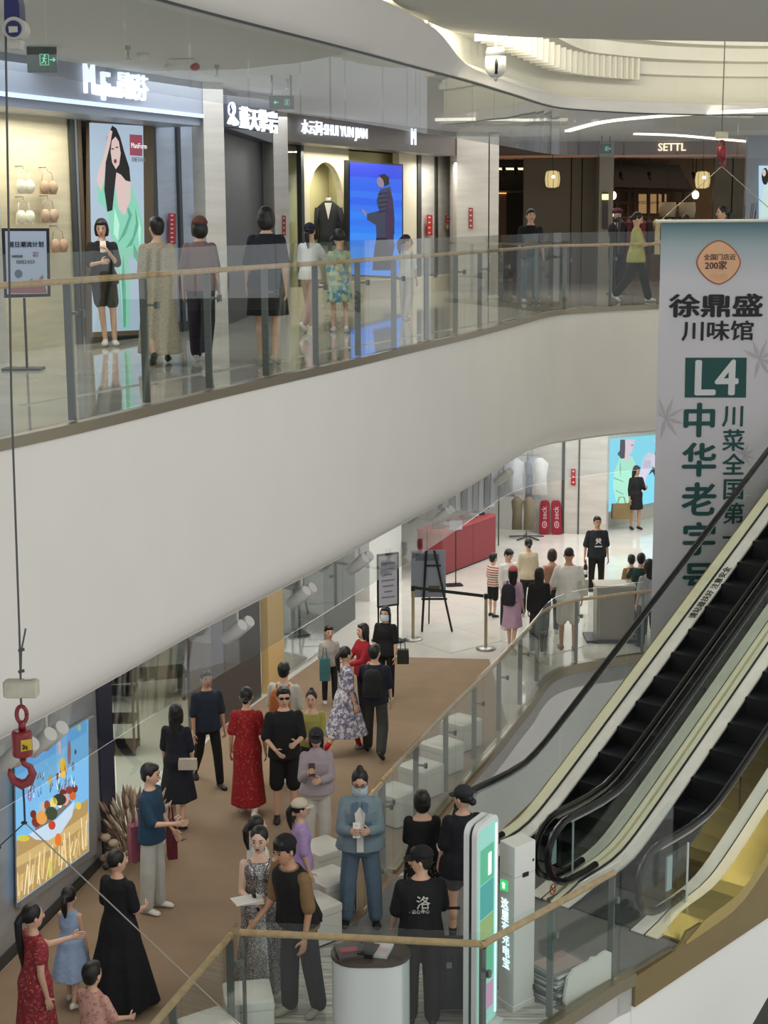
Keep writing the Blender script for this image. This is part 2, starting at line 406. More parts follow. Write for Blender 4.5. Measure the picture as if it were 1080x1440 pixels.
for px, e in ((600, 45), (700, 100), (860, 130), (1040, 130)):
    p = atd(px, 60, 18.6 if px < 650 else 20.3); area('cove_light', (p.x, p.y, 9.9), 4.0, e*1.9, (1, .97, .86), (math.radians(125), 0, math.radians(-18)), sy=.5)
# cove strips in the far upper ceiling
for n, pts in enumerate(([(798, 184), (850, 171), (930, 163), (1010, 158), (1100, 154)], [(893, 188), (950, 190), (1020, 196), (1100, 203)])):
    q = [atd(x, y, 33) for x, y in pts]; q = [at(x, y, 9.125) for x, y in pts]
    cvp = catmull(q, 5)
    struct(sweep(MB(), cvp, [(-.06, 9.10), (.06, 9.10), (.06, 9.15), (-.06, 9.15)]).build('trim_%d' % (5+n), LED))
# ---- wall helper
def seg(pl, x0, x1, z0, z1, th=.15, off=0.0, name=None, m=None, parent=None, back=True):
    a = pl.w(x0, 400, off); b = pl.w(x1, 400, off); n = -pl.n if back else pl.n
    q = [Vector((a.x, a.y, z0)), Vector((b.x, b.y, z0)), Vector((b.x, b.y, z1)), Vector((a.x, a.y, z1))]
    mb = MB().slab(q, n*th)
    return mb.build(name, m, parent) if name else mb
A1 = Vector((-4.3, 17.9)); B1 = Vector((-2.45, 22)); C1 = Vector((-2.27, 22.6)); D1 = Vector((-1.95, 26.8)); E1 = Vector((-1.7, 27.9)); F1 = Vector((1.6, 34.8)); G1 = Vector((2.4, 34.9))
P1 = Plane(A1, B1); P1b = P1.shift(-.8); PC_ = Plane(B1, Vector((-2.2, 22.12))); PR = Plane(C1, D1); PE = Plane(Vector((-1.94, 27.8)), Vector((-1.66, 27.98))); P2 = Plane(E1, F1); P2b = P2.shift(-.7); PG = Plane(F1, G1); PB_ = Plane((2, 39.5), (12, 39.5)); PZ = Plane((8, 37), (12, 36.6))
HEAD = mat('shop_header_blue_grey', (150, 158, 172), .4); HEAD2 = mat('shop_header_taupe', (116, 112, 108), .4)
ZH = 8.66; ZC = 9.14
struct(seg(P1, -60, 293, ZH, ZC, .5, 0, 'wall_header', HEAD), 'blue-grey shop header with glowing underside')
struct(seg(P1, -60, 293, ZH, ZH+.05, .04, .03, 'trim_8', emit('cool_led', (205, 225, 255), 1.15)))
struct(seg(P1, 3, 293, ZH-.1, ZH, .8, -.05, 'wall_soffit', HEAD))
struct(seg(P1, -60, 6, UZ, ZH, .3, 0, 'wall_pier', LMARB))
struct(seg(P1b, -60, 110, UZ, ZH, .2, 0, 'wall_left', CMARB), 'cream travertine display wall inside the underwear shop')
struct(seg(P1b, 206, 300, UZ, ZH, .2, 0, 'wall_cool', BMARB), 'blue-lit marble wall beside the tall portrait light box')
for i, (a, b, m) in enumerate(((108, 113, DSTEEL), (114, 117, STEEL), (118, 123, mat('bronze_frame', (128, 112, 92), .4, .5)), (216, 226, DSTEEL), (256, 260, DSTEEL))):
    struct(seg(P1b, a, b, UZ, ZH, .04, .05, 'trim_%d' % (9+i), m))
struct(seg(P1b, 110, 300, UZ, UZ+.14, .1, .04, 'baseboard_left', DSTEEL))
def pillar(pl, x0, x1, th, name, m, lab=None, zt=ZC): return struct(seg(pl, x0, x1, UZ, zt, th, 0, name, m), lab)
pillar(PC_, 292, 320, .5, 'wall_pillar_1', LMARB, 'light marble pillar right of the underwear shop')
struct(seg(PR, 319.5, 390, UZ, ZC, .2, -.25, 'wall_recess', DPAN), 'dark recessed wall panel under the blue-white sign')
struct(seg(PR, 319.5, 390, 8.60, ZC, .2, -.02, 'wall_header_2', mat('header_dark', (60, 64, 74), .4)))
pillar(PE, 388, 408, .5, 'wall_pillar_2', LMARB)
struct(seg(P2, 406, 642, ZH-.02, ZC, .5, 0, 'wall_header_3', HEAD2), 'taupe shop header above the suit display')
SUITW = mat('warm_display_wall', (214, 205, 150), .6); CRW = mat('cream_wall', (222, 214, 186), .6)
struct(seg(P2b, 380, 660, UZ, ZH, .2, -.35, 'wall_display_back', SUITW))
struct(seg(P2b, 380, 660, UZ, UZ+.35, .8, .2, 'trim_14', CRW))
# display wall with an arched niche
def arched(pl, x0, x1, nx0, nx1, zt, z0, z1, off, th, name, m):
    a = pl.w(x0, 400, off); b = pl.w(x1, 400, off); c = pl.w(nx0, 400, off); d = pl.w(nx1, 400, off)
    P = lambda q, z: Vector((q.x, q.y, z))
    r = (d-c); r.z = 0; R = r.length/2
    arch = [P(c, z0)]
    for k in range(13):
        t = PI-PI*k/12; q = (c+d)/2+r.normalized()*R*math.cos(t); arch.append(Vector((q.x, q.y, zt-R+R*math.sin(t))))
    arch.append(P(d, z0))
    pts = [P(a, z0)]+arch+[P(b, z0), P(b, z1), P(a, z1)]
    return MB().slab(pts, -pl.n*th).build(name, m)
struct(arched(P2b, 428, 492, 437, 483, ZH-.28, UZ, ZH, 0, .12, 'wall_display', CRW), 'cream shop display wall with an arched niche')
struct(seg(P2b, 405, 428, UZ, ZH, .05, .1, 'window_1', GLASSD))
struct(seg(P2b, 426, 430, UZ, ZH, .1, .14, 'trim_15', DSTEEL))
struct(seg(P2b, 562, 586, UZ, ZH, .15, .05, 'wall_display_side', CRW))
struct(seg(P2b, 586, 644, UZ, ZH, .15, .0, 'wall_display_right', LMARB))
for i, (a, b) in enumerate(((582, 584), (588, 593), (613, 616))): struct(seg(P2b, a, b, UZ, ZH, .03, .04, 'trim_%d' % (16+i), DSTEEL))
area('shop_light', tuple(P2.w(500, 400, -.25).xy)+(8.55,), 2.6, 60, (1, .96, .8), (0, 0, math.radians(64)), sy=.35)
area('shop_light', tuple(P2.w(620, 400, -.2).xy)+(8.5,), 1.2, 26, (1, .97, .9), (0, 0, math.radians(64)), sy=.3)  # extra small lamp added to brighten the white panels on the right
area('shop_light', tuple(P1.w(70, 400, -.35).xy)+(8.5,), 2.2, 34, (1, .96, .86), (0, 0, math.radians(64)), sy=.3)
pillar(PG, 642, 686, .9, 'wall_pillar_3', LMARB, 'light marble pillar between the suit shop and the brown shop')
struct(MB().box((2.45, 37.4, 7.4), (.2, 5, 3.4)).build('wall_pier_side', LMARB))
# brown shop
struct(seg(PB_, 680, 1046, 8.82, ZC, 1.0, 0, 'wall_header_4', mat('header_brown', (120, 100, 84), .4)), 'taupe glossy header over the brown shop')
struct(seg(PB_, 680, 1046, 8.76, 8.82, .9, .12, 'trim_19', mat('copper_lip', (190, 130, 90), .35, .5)))
struct(seg(PB_, 735, 800, UZ, 8.78, .2, 0, 'wall_panel_1', BPAN)); struct(seg(PB_, 802, 815, UZ, 8.78, .2, 0, 'wall_panel_2', BPAN)); struct(seg(PB_, 817, 842, UZ, 8.78, .2, 0, 'wall_panel_3', BPAN))
pillar(Plane((2, 38.9), (12, 38.9)), 840, 860, .6, 'wall_pillar_4', mat('pillar_taupe', (150, 142, 130), .5), 'taupe pillar between the two brown shop openings')
struct(seg(PB_, 1000, 1024, UZ, 8.78, .2, 0, 'wall_panel_4', BPAN)); struct(seg(PB_, 1026, 1046, UZ, 8.78, .2, 0, 'wall_panel_5', BPAN))
struct(MB().box((8, 43.8, 7.4), (14, .2, 3.4)).build('wall_shop_back', mat('shop_back', (128, 100, 72), .8, var=.15, scale=2)))
struct(MB().box((8, 41.8, UZ+.02), (14, 4.2, .04)).build('floor_shop', mat('shop_wood', (96, 70, 52), .4, var=.15)))
area('brown_shop_light', (6.8, 41.5, 8.7), 4, 26, (1, .72, .42), sy=1)
struct(MB().box((3.6, 42.0, 7.4), (1.3, .2, 3.4)).build('wall_shop_dark', DARK))
struct(seg(PZ, 1044, 1110, UZ, ZC, .3, 0, 'wall_right', mat('cool_pillar', (152, 160, 170), .4)), 'cool grey pillar at the right end of the upper floor')
# backs so nothing open shows
struct(MB().box((2, 46, 6.5), (40, .2, 13)).build('wall_back', LMARB)); struct(MB().box((-9, 25, 6.5), (.2, 46, 13)).build('wall_far_left', LMARB))
# ---- lower walls
L0 = at(-40, 1404, 0); L1 = at(133, 1226, 0)
Q1 = Plane(L0, L1)
GMARB = mat('grey_wall_marble', (160, 160, 160), .4, stretch=(1.5, 1, 3), var=.14, scale=1.4)
def lseg(pl, x0, x1, z0, z1, th, off, name, m, y=1200):
    a = pl.w(x0, y, off); b = pl.w(x1, y, off)
    q = [Vector((a.x, a.y, z0)), Vector((b.x, b.y, z0)), Vector((b.x, b.y, z1)), Vector((a.x, a.y, z1))]
    return struct(MB().slab(q, -pl.n*th).build(name, m))
lseg(Q1, -150, 165, 0, 3.38, .3, 0, 'wall_lower_left', GMARB); bpy.data.objects['wall_lower_left']['label'] = 'grey marble wall holding the harvest light box'
lseg(Q1, -150, 166, 0, .12, .05, .03, 'baseboard_lower', DSTEEL)
lseg(Q1, 147, 166, 0, 3.38, .4, .03, 'trim_22', mat('blue_black_pier', (52, 58, 76), .3))
# white shop interior behind glass between px 165 and 300
Q2 = Plane(at(165, 1160, 0), at(300, 1030, 0))
SHOPF = mat('bright_shop_floor', (228, 226, 210), .25)
a = at(165, 1150, 0); b = at(305, 1026, 0)
struct(MB().prism([(a.x, a.y), (b.x, b.y), (b.x-.2, b.y+1.5), (-6, 24), (-7.5, 16.5)], .0, .02).build('floor_shop_lower', SHOPF))
struct(MB().box((-7, 23, 1.7), (.2, 14, 3.4)).build('wall_shop_lower', PANEL))
area('lower_shop_light', (-4.6, 20.5, 3.3), 3, 95, (1, .98, .92), sy=2)
PIER = mat('dark_shop_pier', (66, 66, 68), .35, var=.1, stretch=(1, 1, 6))
Q3 = Plane(at(303, 1030, 0), at(384, 968, 0))
lseg(Q3, 300, 368, 0, 3.38, .4, 0, 'wall_pier_lower', PIER, 1000)
Q4 = Plane(at(384, 972, 0), at(560, 845, 0))
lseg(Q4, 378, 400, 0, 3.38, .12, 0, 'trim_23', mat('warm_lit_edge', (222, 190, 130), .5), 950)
lseg(Q4.shift(-2.4), 300, 640, 0, 3.38, .2, 0, 'wall_shop_inner', mat('shop_inner_grey', (150, 152, 150), .6), 880)
lseg(Q4, 456, 500, .0, 3.38, .5, -.3, 'wall_pier_mid', mat('dark_green_grey', (82, 88, 86), .4), 900)
lseg(Q4, 520, 565, 0, 3.38, .5, -.5, 'wall_pier_white', PANEL, 860)
# far lower walls
Q5 = Plane(at(690, 742, 0), at(752, 748, 0))
lseg(Q5, 560, 755, 0, 3.38, .2, 0, 'wall_lower_back', PANEL, 740)
Q6 = Plane(at(752, 748, 0), at(845, 752, 0))
lseg(Q6, 748, 852, 0, 3.38, .5, .1, 'wall_lower_pillar', LMARB, 740); bpy.data.objects['wall_lower_pillar']['label'] = 'pale panelled pillar left of the cyan screen'
for k, (a_, b_) in enumerate(((789, 793), (812, 814))): lseg(Q6, a_, b_, 0, 3.38, .1, .12, 'trim_%d' % (24+k), DSTEEL, 740)
Q7 = Plane(at(845, 745, 0), at(925, 727, 0))
lseg(Q7, 846, 1060, 0, 3.38, .3, 0, 'wall_lower_right', mat('screen_wall', (196, 190, 176), .5), 740)
# ================================================================ RAILINGS
def arclen(C):
    L = [0]
    for a, b in zip(C, C[1:]): L.append(L[-1]+(b-a).length)
    return L
def samp(C, L, s):
    for i in range(len(C)-1):
        if L[i+1] >= s-1e-6:
            t = (s-L[i])/max(1e-9, L[i+1]-L[i]); return C[i].lerp(C[i+1], t), (C[i+1]-C[i]).normalized()
    return C[-1], (C[-1]-C[-2]).normalized()
def sub(C, L, s0, s1):
    out = [samp(C, L, s0)[0]]+[C[i] for i in range(len(C)) if s0+.02 < L[i] < s1-.02]+[samp(C, L, s1)[0]]
    return out
def railing(label, segs, z0, side, gh=1.33, hh=1.08, pitch=1.25, hr=.026, grp=None, hs=.13, posts=True, gname='glass_panel', handr=True, chan=True):
    r = empty('glass_railing', (segs[0][0].x, segs[0][0].y, z0)); o0 = Vector((segs[0][0].x, segs[0][0].y, z0))
    tag(r, label, 'railing', grp)
    pm = cm = None
    for C in segs:
        L = arclen(C); n = max(1, round(L[-1]/pitch)); ds = L[-1]/n
        for k in range(n):
            sb = sub(C, L, k*ds+.006, (k+1)*ds-.006)
            sweep(MB(), sb, [(-.007, z0+.03), (.007, z0+.03), (.007, z0+gh), (-.007, z0+gh)]).build(gname, GLASS, r, origin=o0).location = (0, 0, 0)
        if posts:
            for k in range(n+1):
                p, t = samp(C, L, min(max(k*ds, .03), L[-1]-.03)); nn = Vector((-t.y, t.x, 0))*side; ang = math.atan2(t.y, t.x)
                if pm is None:
                    pm = MB().box((0, 0, hh/2), (.022, .065, hh)).build('post', POSTM, r, origin=(0, 0, 0)); q = pm
                    cm = MB().box((0, -.5*hs, 0), (.03, hs, .022)).box((0, -hs+.005, 0), (.04, .035, .06)).build('glass_clamp', POSTM, r, origin=(0, 0, 0)); cc = cm
                else: q = link('post', pm.data, r); cc = link('glass_clamp', cm.data, r)
                w = p+nn*hs; q.location = (w.x-o0.x, w.y-o0.y, 0); q.rotation_euler = (0, 0, ang)
                cc.location = (w.x-o0.x, w.y-o0.y, hh-.22); cc.rotation_euler = (0, 0, ang if side > 0 else ang+PI)
        if handr:
            H = offset(C, side*hs); e = [Vector((p.x, p.y, z0+hh+hr)) for p in H]
            MB().tube(e, hr, 10).build('handrail', WOOD, r, smooth='auto', origin=o0).location = (0, 0, 0)
    return r
railing('long curved glass railing with an oak handrail along the upper balcony', [UE], UZ+.05, 1, 1.30, 1.05)
railing('glass railing curving along the far side of the lower gallery above the white void wall', [LE], 0.05, -1, 1.25, 1.02)
def v2(p): return Vector((p.x, p.y, 0))
a, b, c = v2(PA), v2(PB), v2(PC)
def lerpn(a, b, n=4): return [a.lerp(b, i/n) for i in range(n+1)]
# near railing, inside lies to the left of travel
rr = railing('nearest glass railing with a straight oak handrail around the platform in front', [lerpn(v2(PD+dd*6), a), lerpn(a, b), lerpn(b, c)], 0.05, 1, 1.22, 1.05, 1.3, .032, hs=.07)
# railing turning the landing's left end
railing('short glass railing panel ending beside the denim jacket woman', [[v2(at(553, 1234)), v2(at(512, 1289))]], 0.05, -1, 1.2, 1.02, 1.2)
# smoke curtains
def curtain(label, C, z0, z1, pitch):
    r = empty('glass_smoke_curtain', (C[0].x, C[0].y, z0)); o0 = Vector((C[0].x, C[0].y, z0)); tag(r, label, 'glass screen')
    L = arclen(C); n = round(L[-1]/pitch); ds = L[-1]/n
    for k in range(n):
        sweep(MB(), sub(C, L, k*ds+.01, (k+1)*ds-.01), [(-.005, z0), (.005, z0), (.005, z1), (-.005, z1)]).build('glass_panel', GLASS2, r, origin=o0).location = (0, 0, 0)
    sweep(MB(), C, [(-.015, z1-.01), (.015, z1-.01), (.015, z1+.02), (-.015, z1+.02)]).build('top_rail', DSTEEL, r, origin=o0).location = (0, 0, 0)
    return r
curtain('row of frameless glass panes hanging below the upper ceiling edge', offset(UE, .06), 8.33, 9.09, 1.2)
curtain('row of frameless glass panes hanging under the balcony above the lower shops', offset(UE, .68), 2.62, 3.36, 1.6)
# ================================================================ ESCALATORS
def zn(s):
    u = s+.35; return .577*(u+math.sqrt(u*u+.09))/2
SM = 10.4
def svals(s0, s1, n=40): return [s0+(s1-s0)*i/n for i in range(n+1)]
SV = [-1.55, -1.3, -1.1, -.9, -.7, -.5, -.3, -.15, 0, .2, .5, 1, 2, 4, 6, 8, SM]
def strip(mb, t0, t1, d0, d1, sv=SV):              # a long bar between heights zn+d0 .. zn+d1
    q = lambda s: d1*min(1, max(.22, (s+1.60)/.55))
    return mb.loft([[E3(s, t0, zn(s)+min(d0, q(s)-.01)), E3(s, t1, zn(s)+min(d0, q(s)-.01)), E3(s, t1, zn(s)+q(s)), E3(s, t0, zn(s)+q(s))] for s in sv])
def escalator(T, label, outer_l=False, outer_r=False):
    o0 = E3(-1.5, T+EW/2, 0); r = empty('escalator', o0); tag(r, label, 'escalator', 'escalators side by side rising to the right')
    def B(mb, n, m, sm=False, p=r):
        o = mb.build(n, m, p, smooth=sm, origin=o0); o.location = (0, 0, 0); return o
    for side in (0, 1):
        f = (lambda t: T+t) if side == 0 else (lambda t: T+EW-t)
        B(strip(MB(), f(.08 if (T > 0) != (side == 1) else 0), f(.14), .02, .16), 'outer_decking', CREAM)
        B(strip(MB(), f(.16), f(.32), .02, .13), 'inner_decking', INOX)
        B(strip(MB(), f(.14), f(.16), .0, .15), 'decking_joint', BLACK)
        B(strip(MB(), f(.32), f(.335), -.12, .10), 'skirt_panel', BLACK)
        # newel profile in (s, z): straight run, curve, half circle
        top = [(s, zn(s)+.93) for s in (SM, 8, 6, 4, 2, 1, .5, .2, 0, -.2, -.4, -.7, -1.0, -1.3)]
        zc = top[-1][1]-.36; cir = [(-1.3-.40*math.sin(a), zc+.36*math.cos(a)) for a in [PI*k/10 for k in range(1, 11)]]
        path = top+cir+[(-1.0, zc-.36), (-.8, zc-.34)]
        tg = f(.15)
        B(MB().tube([E3(s, tg, z) for s, z in path], .04, 8), 'handrail', RUBBER, 'auto')
        B(MB().tube([E3(s, tg, z-.05 if i < len(top) else z) for i, (s, z) in enumerate(top)], .018, 6), 'handrail_guide', STEEL, 'auto')
        gl = [(s, z-.04) for s, z in top]+[(-1.3+(s+1.3)*.9, zc+(z-zc)*.9) for s, z in cir]
        bot = [(s, zn(s)+.12) for s in (-1.1, -.7, -.3, 0, .5, 1, 2, 4, 6, 8, SM)]
        # split into glass panels
        cuts = [-2, .3, 1.7, 3.1, 4.5, 5.9, 7.3, SM+.01]
        def gz(s): return zn(s)+.89
        for a_, b_ in zip(cuts, cuts[1:]):
            if a_ < -1:
                poly = [(s, z) for s, z in gl if s <= b_]; poly = [(b_-.01, gz(b_))]+poly+[(s, z) for s, z in bot if s < b_]+[(b_-.01, zn(b_)+.12)]
            else:
                ss = [a_+.01+(min(b_, SM)-a_-.02)*i/5 for i in range(6)]
                poly = [(s, gz(s)) for s in ss][::-1]+[(s, zn(s)+.12) for s in ss]
            B(MB().slab([E3(s, tg-.005, z) for s, z in poly], ET*.01), 'balustrade_glass', GLASS)
    # steps
    st = None; s = -.75
    k = 0
    rise, tread = .231, .40
    while s < 9.6:
        z1 = zn(s+tread*.5)-.0
        z1 = zn(s+.2) if s < .5 else zn(.5+.2)+(round((s-.5)/tread))*rise
        zb = z1-.30
        B(MB().slab([E3(s, T+.33, z1), E3(s+tread-.01, T+.33, z1), E3(s+tread-.01, T+.33, z1-.03), E3(s+.03, T+.33, z1-.03), E3(s+.05, T+.33, zb), E3(s, T+.33, zb)], ET*(EW-.66)), 'step', STEPB)
        B(MB().slab([E3(s, T+.335, z1+.004), E3(s+tread-.01, T+.335, z1+.004), E3(s+tread-.01, T+.335, z1), E3(s, T+.335, z1)], ET*(EW-.67)), 'step_tread', STEPM)
        s += tread; k += 1
    B(MB().slab([E3(-1.5, T+.33, .035), E3(-.76, T+.33, .035), E3(-.76, T+.33, 0.022), E3(-1.5, T+.33, 0.022)], ET*(EW-.66)), 'comb_plate', DSTEEL)
    B(MB().slab([E3(s, T+.1, zn(s)-.35) for s in (-1.0, -.3, 0, .5, 1, 5, SM)]+[E3(s, T+.1, zn(s)-1.0) for s in (SM, 5, 1, .5)]+[E3(.0, T+.1, -.35), E3(-1.0, T+.1, -.35)], ET*(EW-.2)), 'truss', DSTEEL)
    return r, B
for T in (0, 1.54):
    pass
r1, B1_ = escalator(0, 'left escalator with dark steps, seen behind the white charging cabinet')
r2, B2_ = escalator(ET2, 'right escalator whose outer side is clad in champagne-gold metal')
# gold side cladding of the right escalator
def clad(t, B):
    up = [(s, zn(s)+.14) for s in (-1.30, -1.0, -.6, -.3, 0, .3, .8, 2, 5, SM)]
    lowp = [(SM, zn(SM)-.62), (5, zn(5)-.62), (2, zn(2)-.62), (1.2, zn(1.2)-.62), (.45, -.28), (-2.35, -.30), (-2.35, 0.02), (-1.62, .03), (-1.5, .08), (-1.42, .16)]
    B(MB().slab([E3(s, t, z) for s, z in up+lowp], ET*.03), 'side_cladding', GOLD, 'auto')
clad(ETR+.01, B2_)
B2_(strip(MB(), ET2+EW-.01, ETR+.05, .02, .17, [-1.45, -1.2]+SV[2:]), 'outer_cornice', mat('polished_gold', (206, 186, 120), .2, .9))
B1_(MB().slab([E3(s, -.03, zn(s)+.14) for s in (-1.3, -.6, 0, .5, 1, 5, SM)]+[E3(s, -.03, zn(s)-.5) for s in (SM, 5, 1, .4, 0)]+[E3(-1.3, -.03, -.3)], ET*.03), 'side_cladding', GOLD)
# white underside wall of the escalator
struct(MB().slab([E3(-2.36, ETR-.04, -.3), E3(.45, ETR-.04, -.26), E3(1.2, ETR-.04, zn(1.2)-.6), E3(SM, ETR-.04, zn(SM)-.6), E3(SM, ETR-.04, zn(SM)-3.2), E3(2.2, ETR-.04, -1.9), E3(.2, ETR-.04, -3.2), E3(-2.36, ETR-.04, -3.2)], ET*.05).build('wall_escalator', PANEL), 'white panelled wall below the gold escalator side')

# white lit fins on the cove wall
fm = None
for i in range(26):
    px = 668+i*8.5
    p, t = pxpoint(UE, px, 9.6); n = Vector((-t.y, t.x, 0)); z0 = 9.62; z1 = 10.35-(i/26)*.35
    q = p-n*.15
    if fm is None: fm = MB().box((0, 0, .5), (.05, .3, 1.0)).build('fin', COVE, bpy.data.objects['wall_cove'], origin=(0, 0, 0)); o = fm
    else: o = link('fin', fm.data, bpy.data.objects['wall_cove'])
    o.location = (q.x, q.y, z0); o.rotation_euler = (0, 0, math.atan2(t.y, t.x)); o.scale = (1, 1, z1-z0)
# ================================================================ PEOPLE
def remesh(mb, vox, it=3):
    me = bpy.data.meshes.new('t'); me.from_pydata([tuple(v) for v in mb.v], [], mb.f)
    bm = bmesh.new(); bm.from_mesh(me); bmesh.ops.recalc_face_normals(bm, faces=bm.faces[:]); bm.to_mesh(me); bm.free()
    o = bpy.data.objects.new('t', me); COL.objects.link(o)
    m = o.modifiers.new('r', 'REMESH'); m.mode = 'VOXEL'; m.voxel_size = vox
    if it:
        m = o.modifiers.new('s', 'SMOOTH'); m.iterations = it; m.factor = .5
    r = bpy.data.meshes.new_from_object(o.evaluated_get(bpy.context.evaluated_depsgraph_get()))
    bpy.data.objects.remove(o); bpy.data.meshes.remove(me)
    return r
def meshobj(name, me, m, parent, extra=None):
    if extra is not None and extra.v:
        bm = bmesh.new(); bm.from_mesh(me)
        t = bpy.data.meshes.new('t'); t.from_pydata([tuple(v) for v in extra.v], [], extra.f); bm.from_mesh(t); bpy.data.meshes.remove(t)
        bm.to_mesh(me); bm.free()
    me.materials.clear(); me.materials.append(m)
    me.polygons.foreach_set('use_smooth', [True]*len(me.polygons)); me.polygons.foreach_set('material_index', [0]*len(me.polygons))
    me.name = name
    return link(name, me, parent)
SK = {'a': mat('skin_light', (214, 172, 146), .5), 'b': mat('skin_mid', (190, 144, 116), .5), 'c': mat('skin_tan', (160, 116, 90), .55), 'p': mat('skin_pale', (226, 190, 168), .5)}
HAIR = mat('black_hair', (20, 17, 17), .42, bump=.4, bscale=90, stretch=(1, 1, .15)); HAIRB = mat('brown_hair', (52, 36, 28), .45, bump=.4, bscale=90)
EYE = mat('dark_eye', (20, 16, 15), .2); LIP = mat('lip', (164, 84, 78), .4); LIPD = mat('dark_lip', (112, 30, 38), .35); BROW = mat('eyebrow', (36, 28, 26), .7)
def cloth(col, rough=.85, name=None, bump=.35): return mat(name or 'cloth_%02x%02x%02x' % col, col, rough, bump=bump, bscale=14, var=.06, scale=6, bdist=.03)
def pattern(name, base, cols, kind='floral', scale=18, rough=.8, thr=.35, metal=0):
    if name in MC: return MC[name]
    m = bpy.data.materials.new(name); m.use_nodes = True; MC[name] = m; nt = m.node_tree; b = nt.nodes['Principled BSDF']
    b.inputs['Roughness'].default_value = rough; b.inputs['Metallic'].default_value = metal
    tc = nt.nodes.new('ShaderNodeTexCoord'); cur = None
    rgb = nt.nodes.new('ShaderNodeRGB'); rgb.outputs[0].default_value = lin(base); cur = rgb.outputs[0]
    for k, c in enumerate(cols):
        if kind == 'stripes':
            v = nt.nodes.new('ShaderNodeTexWave'); v.bands_direction = 'Z'; v.inputs['Scale'].default_value = scale; f = v.outputs['Fac']; nt.links.new(tc.outputs['Object'], v.inputs['Vector'])
        elif kind in ('noise',):
            v = nt.nodes.new('ShaderNodeTexNoise'); v.inputs['Scale'].default_value = scale*(1+.3*k); v.inputs['Detail'].default_value = 3
            mp = nt.nodes.new('ShaderNodeMapping'); mp.inputs['Location'].default_value = (k*7, k*3, 0); nt.links.new(tc.outputs['Object'], mp.inputs[0]); nt.links.new(mp.outputs[0], v.inputs['Vector']); f = v.outputs['Fac']
        else:
            v = nt.nodes.new('ShaderNodeTexVoronoi'); v.inputs['Scale'].default_value = scale*(1+.35*k)
            mp = nt.nodes.new('ShaderNodeMapping'); mp.inputs['Location'].default_value = (k*5, k*2, 1); nt.links.new(tc.outputs['Object'], mp.inputs[0])
            if kind == 'floral':
                nz = nt.nodes.new('ShaderNodeTexNoise'); nz.inputs['Scale'].default_value = scale*2; nt.links.new(mp.outputs[0], nz.inputs['Vector'])
                ad = nt.nodes.new('ShaderNodeVectorMath'); ad.operation = 'MULTIPLY_ADD'; ad.inputs[1].default_value = (.09,)*3; nt.links.new(nz.outputs['Color'], ad.inputs[0]); nt.links.new(mp.outputs[0], ad.inputs[2]); nt.links.new(ad.outputs[0], v.inputs['Vector'])
            else: nt.links.new(mp.outputs[0], v.inputs['Vector'])
            f = v.outputs['Distance']
        cp = nt.nodes.new('ShaderNodeMath'); cp.operation = 'LESS_THAN'; cp.inputs[1].default_value = thr if kind != 'noise' else .47
        nt.links.new(f, cp.inputs[0])
        mx = nt.nodes.new('ShaderNodeMix'); mx.data_type = 'RGBA'; nt.links.new(cp.outputs[0], mx.inputs[0]); nt.links.new(cur, mx.inputs[6]); mx.inputs[7].default_value = lin(c); cur = mx.outputs[2]
    nt.links.new(cur, b.inputs['Base Color'])
    return m
def rotx(a): return Matrix.Rotation(a, 3, 'X')
def rotz(a): return Matrix.Rotation(a, 3, 'Z')
D2 = math.radians
STAND = dict(L=(2, 2), R=(-2, 2))
WALK = dict(L=(20, 6), R=(-16, 22)); WALK2 = dict(L=(-16, 24), R=(20, 5))
STEP = dict(L=(8, 5), R=(-8, 12))
def cap(mb, a, b, ra, rb, n=10):
    a = Vector(a); b = Vector(b); d = (b-a).normalized()
    mb.tube([a-d*ra*.95, a-d*ra*.6, a, a.lerp(b, .35), b, b+d*rb*.6, b+d*rb*.95], [ra*.3, ra*.8, ra, ra*.6+rb*.4 if ra > rb else ra, rb, rb*.8, rb*.3], n)
